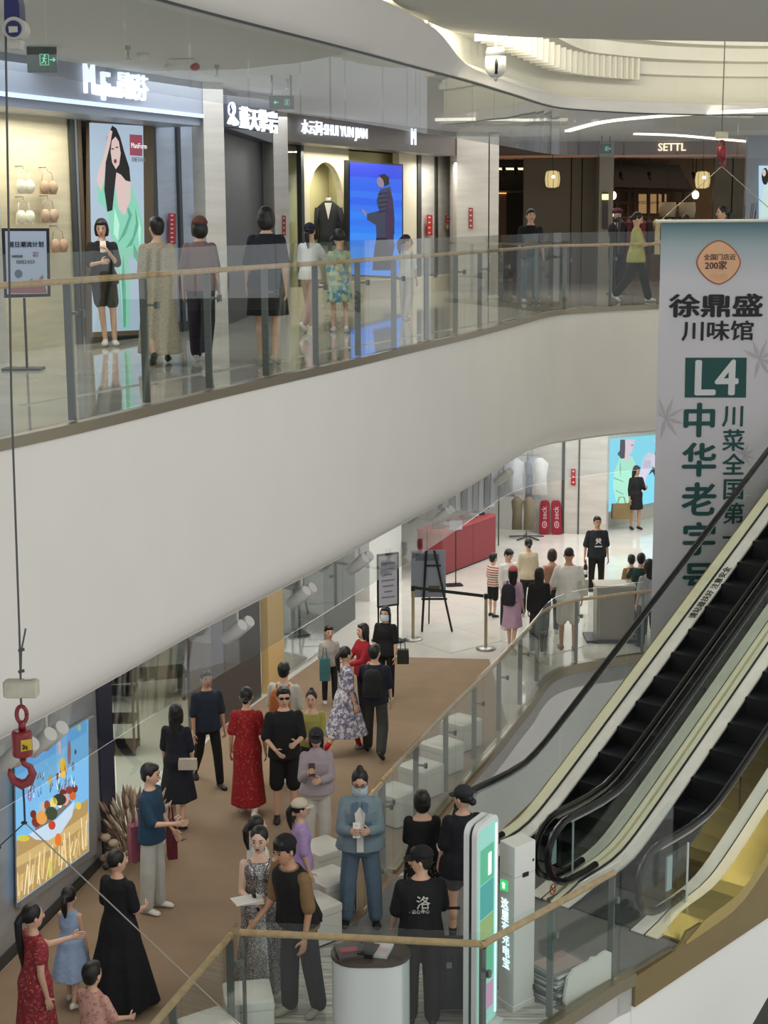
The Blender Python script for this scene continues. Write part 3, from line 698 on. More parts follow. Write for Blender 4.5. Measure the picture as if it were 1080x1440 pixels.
def person(label, px, py, hy, face=0, z=0.0, vox=.013, fem=True, skin='a', hair='short', hairm=None, pose=STAND, armL=(4, 8, 10, 0), armR=(4, 8, 10, 0), lean=0, head=(0, 0),
           top=None, sleeve=.5, topk='tee', bottom=None, bk='trousers', blen=1.0, shoes=None, sock=None, child=False, group=None, cap_=None, mask=False, glasses=None, lips=LIP, fat=1.0, flare=None, facegeo=None, grip=(0, 0), height=None, vest=None, backpack=None):
    base = at(px, py, z) if not isinstance(px, Vector) else px
    if height is None:
        # height from the head's pixel row
        lo, hi = .6, 2.3
        for _ in range(30):
            m_ = (lo+hi)/2
            if px_of((base.x, base.y, z+m_))[1] > hy: lo = m_
            else: hi = m_
        height = lo
    k = height/1.70; vox = vox/k
    root = empty('person', (base.x, base.y, z+.012), 0)
    tag(root, label, 'person', group)
    root.rotation_euler = (0, 0, D2(face)); root.scale = (k, k, k); root['height_m'] = round(height, 2)
    del root['height_m']
    hs = 1.25 if child else 1.07; hipz = .86 if child else .90
    hw = .085 if fem else .088; sw = (.148 if fem else .172)*(.92 if child else 1); w = fat
    # ---- legs FK (local, facing -Y)
    J = {}
    for sd, key in ((1, 'L'), (-1, 'R')):
        a, b = pose[key][:2]; a = D2(a); b = D2(b); ab = D2(pose[key][2]) if len(pose[key]) > 2 else 0
        hip = Vector((sd*hw, 0, 0)); th = .41; sh = .40
        d1 = Vector((sd*math.sin(ab+.03), -math.sin(a), -math.cos(a))).normalized(); d2 = Vector((sd*math.sin(ab*.6), -math.sin(a-b), -math.cos(a-b))).normalized()
        J['hip'+key] = hip; J['knee'+key] = hip+d1*th; J['ank'+key] = J['knee'+key]+d2*sh; J['sd'+key] = (a-b)
    zmin = min(J['ankL'].z, J['ankR'].z); lift = .075-zmin
    for kk in ('hip', 'knee', 'ank'):
        for q in 'LR': J[kk+q] = J[kk+q]+Vector((0, 0, lift))
    hz = lift
    # ---- spine
    RL = rotx(D2(lean)); P0 = Vector((0, 0, hz))
    def sp(x, y, zz): return P0+RL@Vector((x, y, zz))
    hh_ = 1.395-.90; shz = hh_ if not child else hh_-.045
    neck = sp(0, .005, shz+.055); headc = sp(0, -.012, shz+.19 if not child else shz+.215)
    RH = RL@rotz(D2(head[0]))@rotx(D2(head[1]))
    # ---- arms FK: (forward, outward, elbow, inward)
    for sd, key, ar in ((1, 'L', armL), (-1, 'R', armR)):
        f, o, e, i = [D2(v) for v in ar[:4]]
        s0 = sp(sd*sw, 0, shz-.045)
        d1 = RL@Vector((sd*math.sin(o), -math.sin(f)*math.cos(o), -math.cos(f)*math.cos(o)))
        d2 = RL@Vector((sd*(math.sin(o)*.4-math.sin(i)), -math.sin(f+e), -math.cos(f+e))); d2.normalize()
        el = s0+d1*.275; wr = el+d2*.235
        J['sho'+key] = s0; J['elb'+key] = el; J['wri'+key] = wr; J['fd'+key] = d2; J['ud'+key] = d1
    # ---- body mesh
    mb = MB(); n = 14
    def ring(c, rx, ry, R=RL): return [c+R@Vector((rx*math.cos(2*PI*i/n), ry*math.sin(2*PI*i/n), 0)) for i in range(n)]
    if fem: tor = [(-.06, .10, .08), (0, .155, .11), (.06, .15, .11), (.14, .122, .095), (.22, .118, .09), (.30, .138, .105), (.38, .15, .10), (.435, .150, .083), (.475, .115, .068), (.505, .075, .058), (.54, .05, .05)]
    else: tor = [(-.06, .10, .08), (0, .15, .105), (.06, .148, .105), (.14, .14, .10), (.22, .145, .10), (.30, .162, .11), (.38, .175, .108), (.435, .172, .09), (.475, .135, .074), (.505, .088, .064), (.54, .058, .056)]
    if child: tor = [(a_*.92, b_*.9, c_*1.02) for a_, b_, c_ in tor]
    tw = lambda zz, rx, ry, g=0: ring(sp(0, -.012 if .25 < zz < .42 and fem else 0, zz), rx*w+g, ry*w+g)
    mb.loft([tw(*t) for t in tor])
    cap(mb, sp(0, .01, shz+.0), headc+RH@Vector((0, .012, -.06)), .05 if fem else .058, .045 if fem else .052)
    hr = Vector((.073, .090, .112))*hs
    mb.ell(headc, (hr.x, hr.y, hr.z*.98), RH, 14, 10)
    mb.ell(headc+RH@Vector((0, -.018*hs, -.055*hs)), (.052*hs, .062*hs, .058*hs), RH, 12, 8)      # jaw
    for key in 'LR':
        r1 = .072*w if fem else .075*w; cap(mb, J['hip'+key]+Vector((0, 0, -.02)), J['knee'+key], r1, .050)
        c_ = J['knee'+key].lerp(J['ank'+key], .3); cap(mb, J['knee'+key], J['ank'+key], .05, .034); mb.ell(c_+Vector((0, .014, 0)), (.048, .05, .09), None, 10, 6)
        cap(mb, J['sho'+key], J['elb'+key], .044*w, .036); cap(mb, J['elb'+key], J['wri'+key], .037, .024)
    ex = MB()
    for sd, key, g in ((1, 'L', grip[0]), (-1, 'R', grip[1])):
        d = J['fd'+key]; nrm = Vector((-sd, 0, 0)); nrm = (RL@nrm); nrm = (nrm-d*nrm.dot(d))
        if nrm.length < .3: nrm = Vector((0, 0, 1)); nrm = nrm-d*nrm.dot(d)
        nrm.normalize(); wd = d.cross(nrm); wd.normalize()
        fwd = RL@Vector((0, -1, .3))
        if wd.dot(fwd) < 0: wd = -wd
        R = Matrix((wd, nrm, d)).transposed(); hc = J['wri'+key]+d*.045
        mb.ell(hc, (.041, .018, .056), R, 10, 6)
        J['hand'+key] = hc+nrm*.03+d*.03; J['nrm'+key] = nrm; J['wd'+key] = wd
        cu = .5+g*1.1
        for q in range(4):
            b0 = hc+wd*(.027-.018*q)+d*.042; ln = (.038, .042, .039, .030)[q]
            e1 = b0+(d*math.cos(cu*.6)+nrm*math.sin(cu*.6))*ln; e2 = e1+(d*math.cos(cu*1.5)+nrm*math.sin(cu*1.5))*ln*.85
            ex.tube([b0-d*.015, b0, e1, e2], [.009, .0095, .0085, .006], 6)
        t0 = hc+wd*.034-d*.012; t1 = t0+(wd*.75+d*.6+nrm*.35).normalized()*.038; t2 = t1+(d*.8+nrm*(.35+g*.5)+wd*.2).normalized()*.030
        ex.tube([t0-wd*.012, t0, t1, t2], [.011, .011, .0095, .007], 6)
    # nose and ears
    fz = lambda x, y, zz: headc+RH@(Vector((x, y, zz))*hs)
    ex.ell(fz(0, -.092, -.022), (.012*hs, .016*hs, .022*hs), RH, 8, 6)
    for sd in (-1, 1): ex.ell(fz(sd*.074, .008, -.012), (.010*hs, .018*hs, .028*hs), RH, 8, 6)
    meshobj('body', remesh(mb, vox), SK[skin], root, ex)
    yaw = (face+head[0]+180) % 360-180
    if facegeo is None: facegeo = abs(yaw) < 115
    if facegeo:
        if not (glasses == 'sun'):
            for sd in (-1, 1):
                MB().ell(fz(sd*.030, -.080, .008), (.0125*hs, .008*hs, .0055*hs), RH, 8, 6).build('eye', EYE, root, True)
                MB().tube([fz(sd*.016, -.086, .026), fz(sd*.03, -.084, .031), fz(sd*.046, -.072, .027)], .0035*hs, 5).build('eyebrow', BROW, root, True)
        if not mask: MB().ell(fz(0, -.082, -.062), (.020*hs, .009*hs, .007*hs), RH, 10, 6).build('mouth', lips, root, True)
    if mask:
        pts = []
        for v_ in range(7):
            r_ = []
            for i in range(12):
                a_ = -1.15+2.3*i/11; zz = -.012-.098*v_/6; br = 1.0-.0*v_
                rr_ = (.102+.012*math.sin(PI*v_/6))
                r_.append((math.sin(a_)*.080, -math.cos(a_)*rr_-.004*0+.002, zz))
            pts.append(r_)
        m2 = MB(); vs = [fz(*p_) for r_ in pts for p_ in r_]+[fz(p_[0]*.9, p_[1]*.9, p_[2]) for r_ in pts for p_ in r_]; fs = []
        for a_ in range(6):
            for i in range(11):
                q = a_*12+i; fs += [(q, q+1, q+13, q+12), (84+q, 84+q+12, 84+q+13, 84+q+1)]
        m2.add(vs, fs).build('face_mask', mat('surgical_mask', (196, 214, 224), .7), root, True)
    if glasses:
        m2 = MB()
        for sd in (-1, 1):
            if glasses == 'sun': m2.ell(fz(sd*.031, -.088, .006), (.026*hs, .008*hs, .018*hs), RH, 12, 6)
            else: m2.tube([fz(sd*.031+.022*math.cos(a_), -.092, .006+.016*math.sin(a_)) for a_ in [2*PI*i/10 for i in range(11)]], .002*hs, 4)
            m2.tube([fz(sd*.055, -.084, .01), fz(sd*.076, -.04, .01), fz(sd*.078, .005, .004)], .003*hs, 4)
        m2.tube([fz(-.01, -.093, .01), fz(.01, -.093, .01)], .003*hs, 4)
        m2.build('glasses', BLACK, root, True)
    # ---- hair
    hm = hairm or HAIR; hb = MB()
    def he(x, y, zz, a_, b_, c_): hb.ell(fz(x, y, zz), (a_*hs, b_*hs, c_*hs), RH, 12, 8)
    if hair != 'none':
        he(0, .018, .028, .083, .094, .098)
        if hair == 'shaved': hb = MB(); he(0, .010, .030, .0755, .089, .090)
        if hair == 'short': he(0, -.03, .075, .062, .055, .040); he(0, .04, -.02, .07, .06, .07)
        if hair == 'bob': he(0, .03, -.03, .093, .082, .105); he(.068, -.008, -.02, .024, .045, .09); he(-.068, -.008, -.02, .024, .045, .09); he(0, -.045, .075, .065, .045, .03)
        if hair in ('long', 'longer'):
            he(0, .03, -.03, .090, .080, .11); he(.068, -.006, -.04, .024, .045, .11); he(-.068, -.006, -.04, .024, .045, .11); he(0, -.045, .078, .062, .04, .028)
            L_ = .30 if hair == 'long' else .42
            c0 = headc+RH@Vector((0, .05, -.03)); c1 = c0+RL@Vector((0, .035, -L_))
            hb.loft([[c0.lerp(c1, t_)+RL@Vector(((.088*hs*(1-.25*t_))*math.cos(2*PI*i/12), (.045-.012*t_)*math.sin(2*PI*i/12), 0)) for i in range(12)] for t_ in (0, .3, .6, .85, 1)])
        if hair in ('pony', 'bigpony'):
            he(0, .10, .03, .032, .03, .032); L_ = .30 if hair == 'pony' else .52
            c0 = fz(0, .115, .03); hb.tube([c0, c0+Vector((0, .03, -.06)), c0+RL@Vector((0, .02, -L_*.6)), c0+RL@Vector((0, .0, -L_))], [.028*hs, .036*hs, .034*hs, .012*hs], 10)
        if hair == 'pigtails':
            for sd in (-1, 1):
                c0 = fz(sd*.085, .03, .01); hb.tube([c0, c0+Vector((sd*.03, .02, -.05)), c0+Vector((sd*.03, .03, -.24))], [.024*hs, .030*hs, .010*hs], 8)
        if hair == 'bun': he(0, .085, .085, .045, .045, .042)
        if hair == 'topbun': he(0, .045, .125, .035, .035, .032)
        if hair == 'lowbun': he(0, .115, -.03, .042, .036, .038)
        meshobj('hair', remesh(hb, max(.011/k, vox*.8), 2), hm, root)
    if cap_:
        cm_, ck = cap_; c2 = MB()
        rings = [[fz((.090*math.cos(b_))*math.cos(2*PI*i/16), .018+(.102*math.cos(b_))*math.sin(2*PI*i/16), .036+.092*math.sin(b_)) for i in range(16)] for b_ in (0, .35, .7, 1.05, 1.35, 1.52)]
        c2.loft(rings)
        o = c2.build('cap', cm_, root, True)
        sg = 1 if ck == 'back' else -1
        if ck != 'beret':
            m3 = MB(); bb = []
            for i in range(9):
                a_ = -1.15+2.3*i/8; bb.append((math.sin(a_)*.080, math.cos(a_)))
            inn = [fz(x_, .018+sg*.088*c_, .040) for x_, c_ in bb]; out = [fz(x_*1.0, .018+sg*(.088*c_+.075*max(0, c_)**.7), .034-.012) for x_, c_ in bb]
            pts = inn+out[::-1]; m3.slab(pts, RH@Vector((0, 0, -.008)))
            m3.build('cap_brim', cm_, o)
    # ---- clothing
    top = top or cloth((200, 200, 200)); cmb = MB(); g = .014
    def sleeves(mb_, f, g1=.010, g2=.012):
        for key in 'LR':
            if f <= .5: cap(mb_, J['sho'+key], J['sho'+key].lerp(J['elb'+key], f*2*.92), .048*w+g1, .044*w+g1+.008)
            else:
                cap(mb_, J['sho'+key], J['elb'+key], .048*w+g1, .040+g2); cap(mb_, J['elb'+key], J['elb'+key].lerp(J['wri'+key], (f-.5)*2), .040+g2, .032+g2)
    def torso(mb_, z0, hem=0.0, neckz=.50, gg=g):
        rs = []
        zz0 = [z0, z0+.05]+[t[0] for t in tor if t[0] > z0+.07 and t[0] < neckz-.01]
        zs = [t[0] for t in tor]
        for q, zz in enumerate(zz0+[neckz]):
            rx = float(np.interp(zz, zs, [t[1] for t in tor])); ry = float(np.interp(zz, zs, [t[2] for t in tor]))
            if zz < 0: rx = tor[1][1]; ry = tor[1][2]
            lo = max(0, (.22-zz)/.28); add = gg+hem*min(1, lo)+(.012 if topk != 'tight' and zz < .30 else 0)
            rs.append(ring(sp(0, -.012 if .25 < zz < .42 and fem else 0, zz), rx*w+add, ry*w+add))
        mb_.loft(rs)
    nz = .472 if topk in ('vneck', 'off') else .518
    if child: nz *= .93
    if bk == 'dress':
        zb = .90*blen                             # length of skirt below the waist as a fraction of hip height
        fl = flare if flare is not None else .12
        torso(cmb, -.02, .0, nz); sleeves(cmb, sleeve) if sleeve > 0 else None
        nn = 28; rs = []; rnd = random.Random(int(px if not isinstance(px, Vector) else 3))
        ph = rnd.random()*6; cx = (J['kneeL']+J['kneeR'])/2
        for t_ in (0, .06, .15, .3, .5, .7, .85, 1):
            zz = hz+.14-(.14+zb)*t_
            yo = cx.y*min(1, t_*1.2)*.8
            rx = (.130*w+.02)*(1-t_)+(.175*w+fl)*t_ if t_ > .2 else .13*w+.02+(.05*w)*(t_/.2)**.8
            if .06 < t_ <= .3: rx = max(rx, .165*w+.018)
            ry = rx*(.80 if t_ < .4 else .85)+abs(J['ankL'].y-J['ankR'].y)*.22*t_
            rs.append([Vector(((rx+fl*.16*t_*math.sin(7*2*PI*i/nn+ph))*math.cos(2*PI*i/nn), yo+(ry+fl*.16*t_*math.sin(7*2*PI*i/nn+ph))*math.sin(2*PI*i/nn), max(.03, zz))) for i in range(nn)])
        cmb.loft(rs)
        meshobj('dress', remesh(cmb, vox, 3), top, root)
    else:
        hem = {'tee': .022, 'tight': 0, 'vneck': .0, 'off': .0, 'jacket': .045, 'loose': .04}[topk]
        zlow = {'tee': -.06, 'tight': .06, 'vneck': -.02, 'off': .0, 'jacket': -.03, 'loose': -.12}[topk]
        torso(cmb, zlow, hem, nz, g if topk != 'jacket' else .026); sleeves(cmb, sleeve, .010 if topk != 'jacket' else .018, .012 if topk != 'jacket' else .022) if sleeve > 0 else None
        if topk == 'jacket':
            c0 = sp(0, .01, shz+.02); cmb.loft([ring(c0, .085, .075), ring(c0+RL@Vector((0, 0, .05)), .07, .065)])
        meshobj('jacket' if topk == 'jacket' else 'shirt', remesh(cmb, vox, 2), top, root)
        bm_ = MB(); bottom = bottom or cloth((40, 40, 44))
        bm_.loft([ring(sp(0, 0, zz), rx*w+.012, ry*w+.012) for zz, rx, ry in ((-.10, .13, .09), (-.04, .16, .115), (.02, .155, .11), (.09, .145, .108), (.12, .14, .10))])
        if bk == 'skirt':
            nn = 24; fl = flare if flare is not None else .06; zb = .9*blen; rs = []
            for t_ in (0, .2, .45, .7, 1):
                rx = (.165*w+.012)+fl*t_; rs.append([Vector(((rx+fl*.2*t_*math.sin(6*2*PI*i/nn))*math.cos(2*PI*i/nn), (rx*.8+fl*.2*t_*math.sin(6*2*PI*i/nn))*math.sin(2*PI*i/nn)+(J['kneeL'].y+J['kneeR'].y)/2*t_*.6, max(.04, hz+.02-zb*t_))) for i in range(nn)])
            bm_.loft(rs)
        else:
            for key in 'LR':
                h, kn, an = J['hip'+key], J['knee'+key], J['ank'+key]; wid = {'trousers': .012, 'wide': .030, 'slim': .004, 'shorts': .022}[bk]
                if bk == 'shorts': cap(bm_, h, h.lerp(kn, blen), .080*w+.010, .066*w+wid)
                else:
                    cap(bm_, h, kn, .080*w+.006, .058+wid); cap(bm_, kn, an+(kn-an).normalized()*.02*1, .058+wid, .046+wid)
        meshobj({'skirt': 'skirt', 'shorts': 'shorts'}.get(bk, 'trousers'), remesh(bm_, vox, 2), bottom, root)
    if vest:
        v_ = MB(); topk_ = topk
        torso(v_, .0, .05, .512, .026); meshobj('vest', remesh(v_, vox, 2), vest, root)
    # ---- shoes
    shoes = shoes or cloth((225, 222, 216), .6, 'white_shoe', .1)
    for sd, key in ((1, 'L'), (-1, 'R')):
        an = J['ank'+key]; pitch = J['sd'+key] if an.z > .09 else 0; up = an.z-.075
        RF = rotx(-pitch*.9 if up > .015 else 0)@rotz(0); RF = Matrix.Rotation(D2(8*sd), 3, 'Z')@RF
        s_ = MB(); toe = an+RF@Vector((0, -.0, -.04)); pr = [(.075, .020, .030, -.040), (.06, .034, .040, -.030), (.02, .036, .046, -.024), (-.04, .037, .036, -.034), (-.10, .046, .030, -.042), (-.145, .042, .025, -.048), (-.175, .022, .016, -.055)]
        sc_ = .82 if child or fem else .95
        s_.loft([[an+RF@Vector((rx*math.cos(2*PI*i/12), y_*sc_, max(-.072, zc_+rz_*math.sin(2*PI*i/12)))) for i in range(12)] for y_, rx, rz_, zc_ in pr])
        s_.build('shoe', shoes, root, True)
        if sock:
            kn = J['knee'+key]; d = (kn-an).normalized(); MB().tube([an-d*.02, an+d*.05, an+d*.11], [.042, .040, .042], 12).build('sock', sock, root, True)
    if backpack:
        c0 = sp(0, .185 if not backpack[1] else .17, .27); b_ = MB(); RB = RL
        b_.loft([[c0+RB@Vector((rx*math.copysign(abs(math.cos(2*PI*i/16))**.6, math.cos(2*PI*i/16)), ry*math.copysign(abs(math.sin(2*PI*i/16))**.6, math.sin(2*PI*i/16)), zz)) for i in range(16)] for zz, rx, ry in ((-.22, .10, .05), (-.20, .135, .075), (-.05, .145, .085), (.12, .135, .075), (.19, .10, .055), (.215, .05, .03))])
        bp = empty('backpack', (0, 0, 0)); me = remesh(b_, .014, 3)
        MW = Matrix.Translation(Vector((base.x, base.y, z+.012)))@Matrix.Rotation(D2(face), 4, 'Z')@Matrix.Scale(k, 4)
        bp.matrix_world = MW; tag(bp, backpack[2], 'backpack')
        meshobj('bag_body', me, backpack[0], bp)
        for sd in (-1, 1): MB().tube([sp(sd*.075, .12, .40), sp(sd*.085, .06, .505), sp(sd*.095, -.04, .485), sp(sd*.11, -.125, .36), sp(sd*.13, -.09, .2), sp(sd*.12, .10, .10)], .012, 6).build('strap', backpack[0], bp, True)
    MW = Matrix.Translation(Vector((base.x, base.y, z+.012)))@Matrix.Rotation(D2(face), 4, 'Z')@Matrix.Scale(k, 4)
    root['_'] = 0; del root['_']
    J['MW'] = MW; J['headc'] = headc; J['k'] = k; J['sp'] = sp; J['fz'] = fz; J['root'] = root
    return J
def hand(J, key): return J['MW']@J['hand'+key]
def phone(J, key, label, col=(30, 30, 34)):
    p = J['MW']@(J['hand'+key]); R3 = J['MW'].to_3x3().normalized()
    d = (R3@J['fd'+key]).normalized(); u = (Vector((0, 0, 1))*.8-(R3@Vector((0, -1, 0)))*.4); u = (u-d*u.dot(d)*.0).normalized()
    x = (R3@Vector((1, 0, 0))); y = u.cross(x).normalized(); x = y.cross(u).normalized(); R = Matrix((x, y, u)).transposed()
    r = empty('smartphone', p); tag(r, label, 'phone')
    MB().box((0, 0, .02), (.074, .009, .155), R=R).build('phone_case', mat('phone_%d' % col[0], col, .3), r, origin=(0, 0, 0))
    MB().box(R@Vector((0, .0, .0))+y*.0055+u*.0, (.066, .001, .14), R=R).build('screen', BLACK, r, origin=(0, 0, 0)).location = (0, 0, .02)
    return r
# ================================================================ PEOPLE IN VIEW
wh = cloth((226, 224, 218)); blk = cloth((17, 17, 20)); nvy = cloth((22, 26, 44)); drk = cloth((38, 40, 42)); shoeb = mat('dark_shoe', (34, 30, 30), .5); gry = cloth((128, 126, 124))
NEAR = .012; MID = .0145; FAR = .018
G1 = None
# ---- upper walkway
U = dict(z=UZ)
j = person('woman in a black T-shirt and shorts leaning on the portrait light box, raising a phone', 149, 487, 308, face=12, hair='bob', top=blk, bottom=blk, bk='shorts', blen=.75, armL=(25, 8, 125, 40), armR=(25, 5, 75, 45), pose=dict(L=(2, 2, 2), R=(14, 20, -8)), head=(-8, 12), vox=MID, fat=1.05, grip=(.6, .3), **U)
phone(j, 'L', 'phone held up by the woman by the portrait light box', (225, 222, 215))
person('woman in a long beige dress walking away past the light box', 226, 513, 302, face=192, hair='short', top=pattern('beige_dots', (176, 164, 142), [(156, 144, 124)], 'dots', 40), bk='dress', blen=.82, flare=.06, sleeve=.6, pose=dict(L=(-14, 20), R=(16, 4)), vox=MID, fat=1.12, shoes=shoeb, head=(20, 0), **U)
person('woman in a brown cap, mauve T-shirt and dark purple trousers', 285, 508, 304, face=172, hair='bob', top=cloth((128, 106, 106)), bottom=cloth((52, 46, 60)), bk='wide', pose=dict(L=(10, 6), R=(-10, 12)), vox=MID, fat=1.08, armL=(-5, 10, 15, 0), cap_=(cloth((104, 66, 54)), 'front'), head=(30, 0), **U)
person('long-haired woman in a black T-shirt and short black skirt, back turned on the upper walkway', 378, 512, 290, face=176, hair='bob', top=cloth((22, 26, 40)), bottom=blk, bk='skirt', blen=.42, flare=.03, pose=STEP, vox=MID, fat=1.15, armL=(8, 14, 12, 0), armR=(-12, 10, 8, 0), shoes=mat('beige_shoe', (190, 180, 160), .6), **U)
person('girl in a white T-shirt, pink trousers and navy cap with a ponytail', 437, 466, 311, face=150, hair='pony', top=wh, bottom=cloth((186, 152, 142)), bk='wide', pose=WALK, vox=MID, cap_=(nvy, 'back'), head=(20, 0), armR=(40, 10, 60, 20), fat=1.0, **U)
person('girl with pigtails in a blue-green tie-dye tunic on the upper walkway', 478, 468, 322, face=185, hair='pigtails', child=True, top=pattern('tie_dye', (150, 176, 150), [(70, 140, 168), (196, 200, 160)], 'noise', 9), bk='dress', blen=.42, flare=.05, sleeve=.55, pose=STEP, vox=MID, **U)
person('girl in white with a brown crossbody strap near the blue screen', 572, 448, 330, face=150, hair='pony', child=True, top=wh, bottom=cloth((214, 206, 196)), bk='wide', pose=STEP, vox=MID, head=(-60, 0), armL=(25, 10, 60, 20), **U)
person('short-haired person in black standing before the brown shop panels', 745, 426, 294, face=10, fem=False, hair='short', top=blk, bottom=cloth((70, 90, 100)), vox=FAR, **U)
j = person('person in a loose yellow T-shirt and black trousers walking right with a phone', 893, 425, 296, face=75, hair='lowbun', top=cloth((184, 180, 110)), topk='loose', bottom=blk, bk='wide', pose=WALK, armL=(25, 5, 70, 0), armR=(25, 5, 75, 0), head=(10, 20), vox=FAR, fat=1.05, grip=(.5, .5), **U)
phone(j, 'R', 'phone in the hand of the person in the yellow T-shirt', (200, 205, 215))
person('woman with long black hair seen above the right part of the banner', 1012, 424, 290, face=-80, hair='pony', top=blk, vox=FAR, **U)
person('person whose dark head just shows above the banner top', 961, 424, 302, face=170, hair='short', top=drk, vox=FAR, **U)
# ---- lower gallery, far group by the queue posts
def fp(*a, **k): k.setdefault('vox', FAR); return person(*a, **k)
fp('woman in a short black dress and sandals standing before the cyan screen', 893, 745, 655, face=20, hair='long', top=blk, bk='dress', blen=.38, flare=.03, sleeve=.8, skin='b', armR=(5, 12, 10, 0), armL=(20, 10, 90, 20), shoes=shoeb, head=(20, 15))
j37 = fp('man in a black printed T-shirt facing us by the pale podium', 838, 838, 726, face=5, fem=False, skin='b', top=cloth((26, 30, 40)), bottom=blk, fat=1.1, armR=(0, 14, 6, 0))
fp('small boy in a red and white striped T-shirt', 693, 868, 788, face=130, child=True, fem=False, hair='short', top=pattern('stripes', (222, 214, 204), [(164, 84, 72)], 'stripes', 5, thr=.5), bottom=blk, bk='shorts', blen=.9, shoes=shoeb, height=1.22)
fp('man in a white shirt looking down in the queue', 714, 884, 772, face=30, fem=False, hair='short', top=wh, sleeve=.9, bottom=drk, head=(15, 30))
fp('woman in a beige top with hair in a low bun, back turned', 742, 868, 757, face=185, hair='lowbun', top=cloth((200, 188, 160)), bottom=drk, sleeve=.7, fat=1.1)
fp('woman in a pink cap and lilac T-shirt with a black backpack', 720, 914, 796, face=150, hair='long', top=cloth((192, 158, 184)), bk='dress', blen=.45, flare=.03, pose=STEP, cap_=(cloth((190, 96, 92)), 'front'), head=(35, 0), backpack=(cloth((38, 36, 44)), 0, 'small dark backpack worn by the woman in the pink cap'))
fp('woman with very long black hair and black clothes in the queue', 757, 920, 798, face=175, hair='longer', top=blk, bottom=drk, bk='wide', sleeve=.95)
fp('woman with brown bobbed hair and bare shoulders in the queue', 775, 890, 772, face=170, hair='bob', hairm=HAIRB, top=cloth((150, 110, 90)), topk='off', sleeve=0, bottom=drk)
j = fp('shaven-headed man in a white T-shirt and pale shorts, back turned', 798, 914, 770, face=178, fem=False, hair='shaved', top=wh, bottom=cloth((200, 192, 176)), bk='shorts', blen=.95, fat=1.12, armL=(5, 16, 50, 0), skin='b', shoes=mat('tan_shoe', (150, 120, 100), .6))
fp('person in a dark green T-shirt leaning on the pale podium', 899, 897, 778, face=165, fem=False, top=cloth((34, 56, 52)), sleeve=.7, bottom=cloth((110, 100, 84)), armL=(50, 20, 40, 0), fat=1.1)
fp('short-haired child in a mustard T-shirt beside the green-shirted person', 886, 872, 780, face=180, fem=False, child=True, top=cloth((140, 112, 70)), bottom=drk)
fp('woman with long black hair and a grey top beside the hanging banner', 910, 912, 786, face=200, hair='longer', top=cloth((160, 160, 166)), bottom=blk, bk='wide', pose=STEP, shoes=shoeb)
# ---- middle group
j = person('woman in a white and blue floral dress with red socks', 487, 1060, 906, face=110, hair='pony', top=pattern('blue_floral', (212, 206, 210), [(104, 106, 140), (140, 136, 160)], 'noise', 16), bk='dress', blen=.62, flare=.08, pose=WALK, sock=cloth((176, 30, 34)), shoes=cloth((150, 150, 150)), vox=MID, head=(15, 0))
j = person('man in a navy T-shirt and grey trousers walking away with a black backpack', 528, 1062, 905, face=170, fem=False, hair='short', top=nvy, bottom=cloth((54, 56, 54)), bk='wide', pose=dict(L=(14, 4, 4), R=(-14, 26, 4)), vox=MID, shoes=shoeb, fat=1.08, armL=(30, 10, 90, 10), head=(-20, 0), backpack=(cloth((24, 25, 26)), 0, 'large black backpack on the man in the navy T-shirt'))
person('boy in a pale grey T-shirt standing behind the floral dress', 464, 990, 880, face=15, fem=False, child=True, hair='short', top=cloth((170, 164, 156)), bottom=drk, vox=MID)
person('long-haired woman in a red top facing left', 512, 1015, 877, face=-60, hair='long', top=cloth((150, 18, 34)), sleeve=.9, bottom=blk, vox=MID, armR=(30, 8, 50, 20), armL=(30, 8, 50, 20))
person('person in a black T-shirt wearing a white face mask behind the red top', 543, 985, 853, face=-20, hair='long', top=blk, bottom=blk, mask=True, vox=MID)
person('woman in a long red floral dress, back turned', 350, 1146, 966, face=178, hair='lowbun', top=pattern('red_floral', (150, 16, 26), [(196, 120, 96)], 'floral', 26, thr=.22), bk='dress', blen=.80, flare=.05, sleeve=.45, pose=STEP, vox=MID, armL=(0, 12, 14, 0), armR=(2, 12, 10, 0), sock=wh)
person('man in a pale T-shirt behind the sunglasses man, wearing an orange rucksack', 402, 1098, 931, face=165, fem=False, hair='short', top=cloth((186, 184, 174)), bottom=cloth((120, 104, 84)), bk='shorts', blen=.9, pose=STEP, vox=MID, fat=1.05, backpack=(cloth((176, 98, 48)), 0, 'orange rucksack on the man in the pale T-shirt'))
person('man in black wearing dark sunglasses, black T-shirt and shorts', 402, 1156, 966, face=10, fem=False, hair='short', top=blk, bottom=blk, bk='shorts', blen=1.0, glasses='sun', vox=NEAR, armL=(22, 6, 70, 30), armR=(5, 12, 60, 35), shoes=shoeb, fat=1.05)
person('woman in a yellow-green top with pulled-back hair', 440, 1128, 972, face=-5, hair='topbun', top=cloth((160, 156, 82)), topk='vneck', sleeve=.6, bottom=drk, vox=NEAR, armL=(20, 5, 70, 20), armR=(20, 5, 70, 30))
j = person('young woman in a pale mauve jacket, white trousers and dark cap', 447, 1205, 1025, face=5, hair='long', top=cloth((164, 152, 158)), topk='jacket', sleeve=.95, bottom=cloth((206, 200, 192)), bk='wide', vox=NEAR, cap_=(cloth((44, 42, 48)), 'front'), armR=(20, 8, 105, 20), armL=(25, 5, 75, 45), head=(-5, 15), grip=(.2, .6))
phone(j, 'R', 'dark phone in the hand of the woman in the mauve jacket', (60, 20, 30))
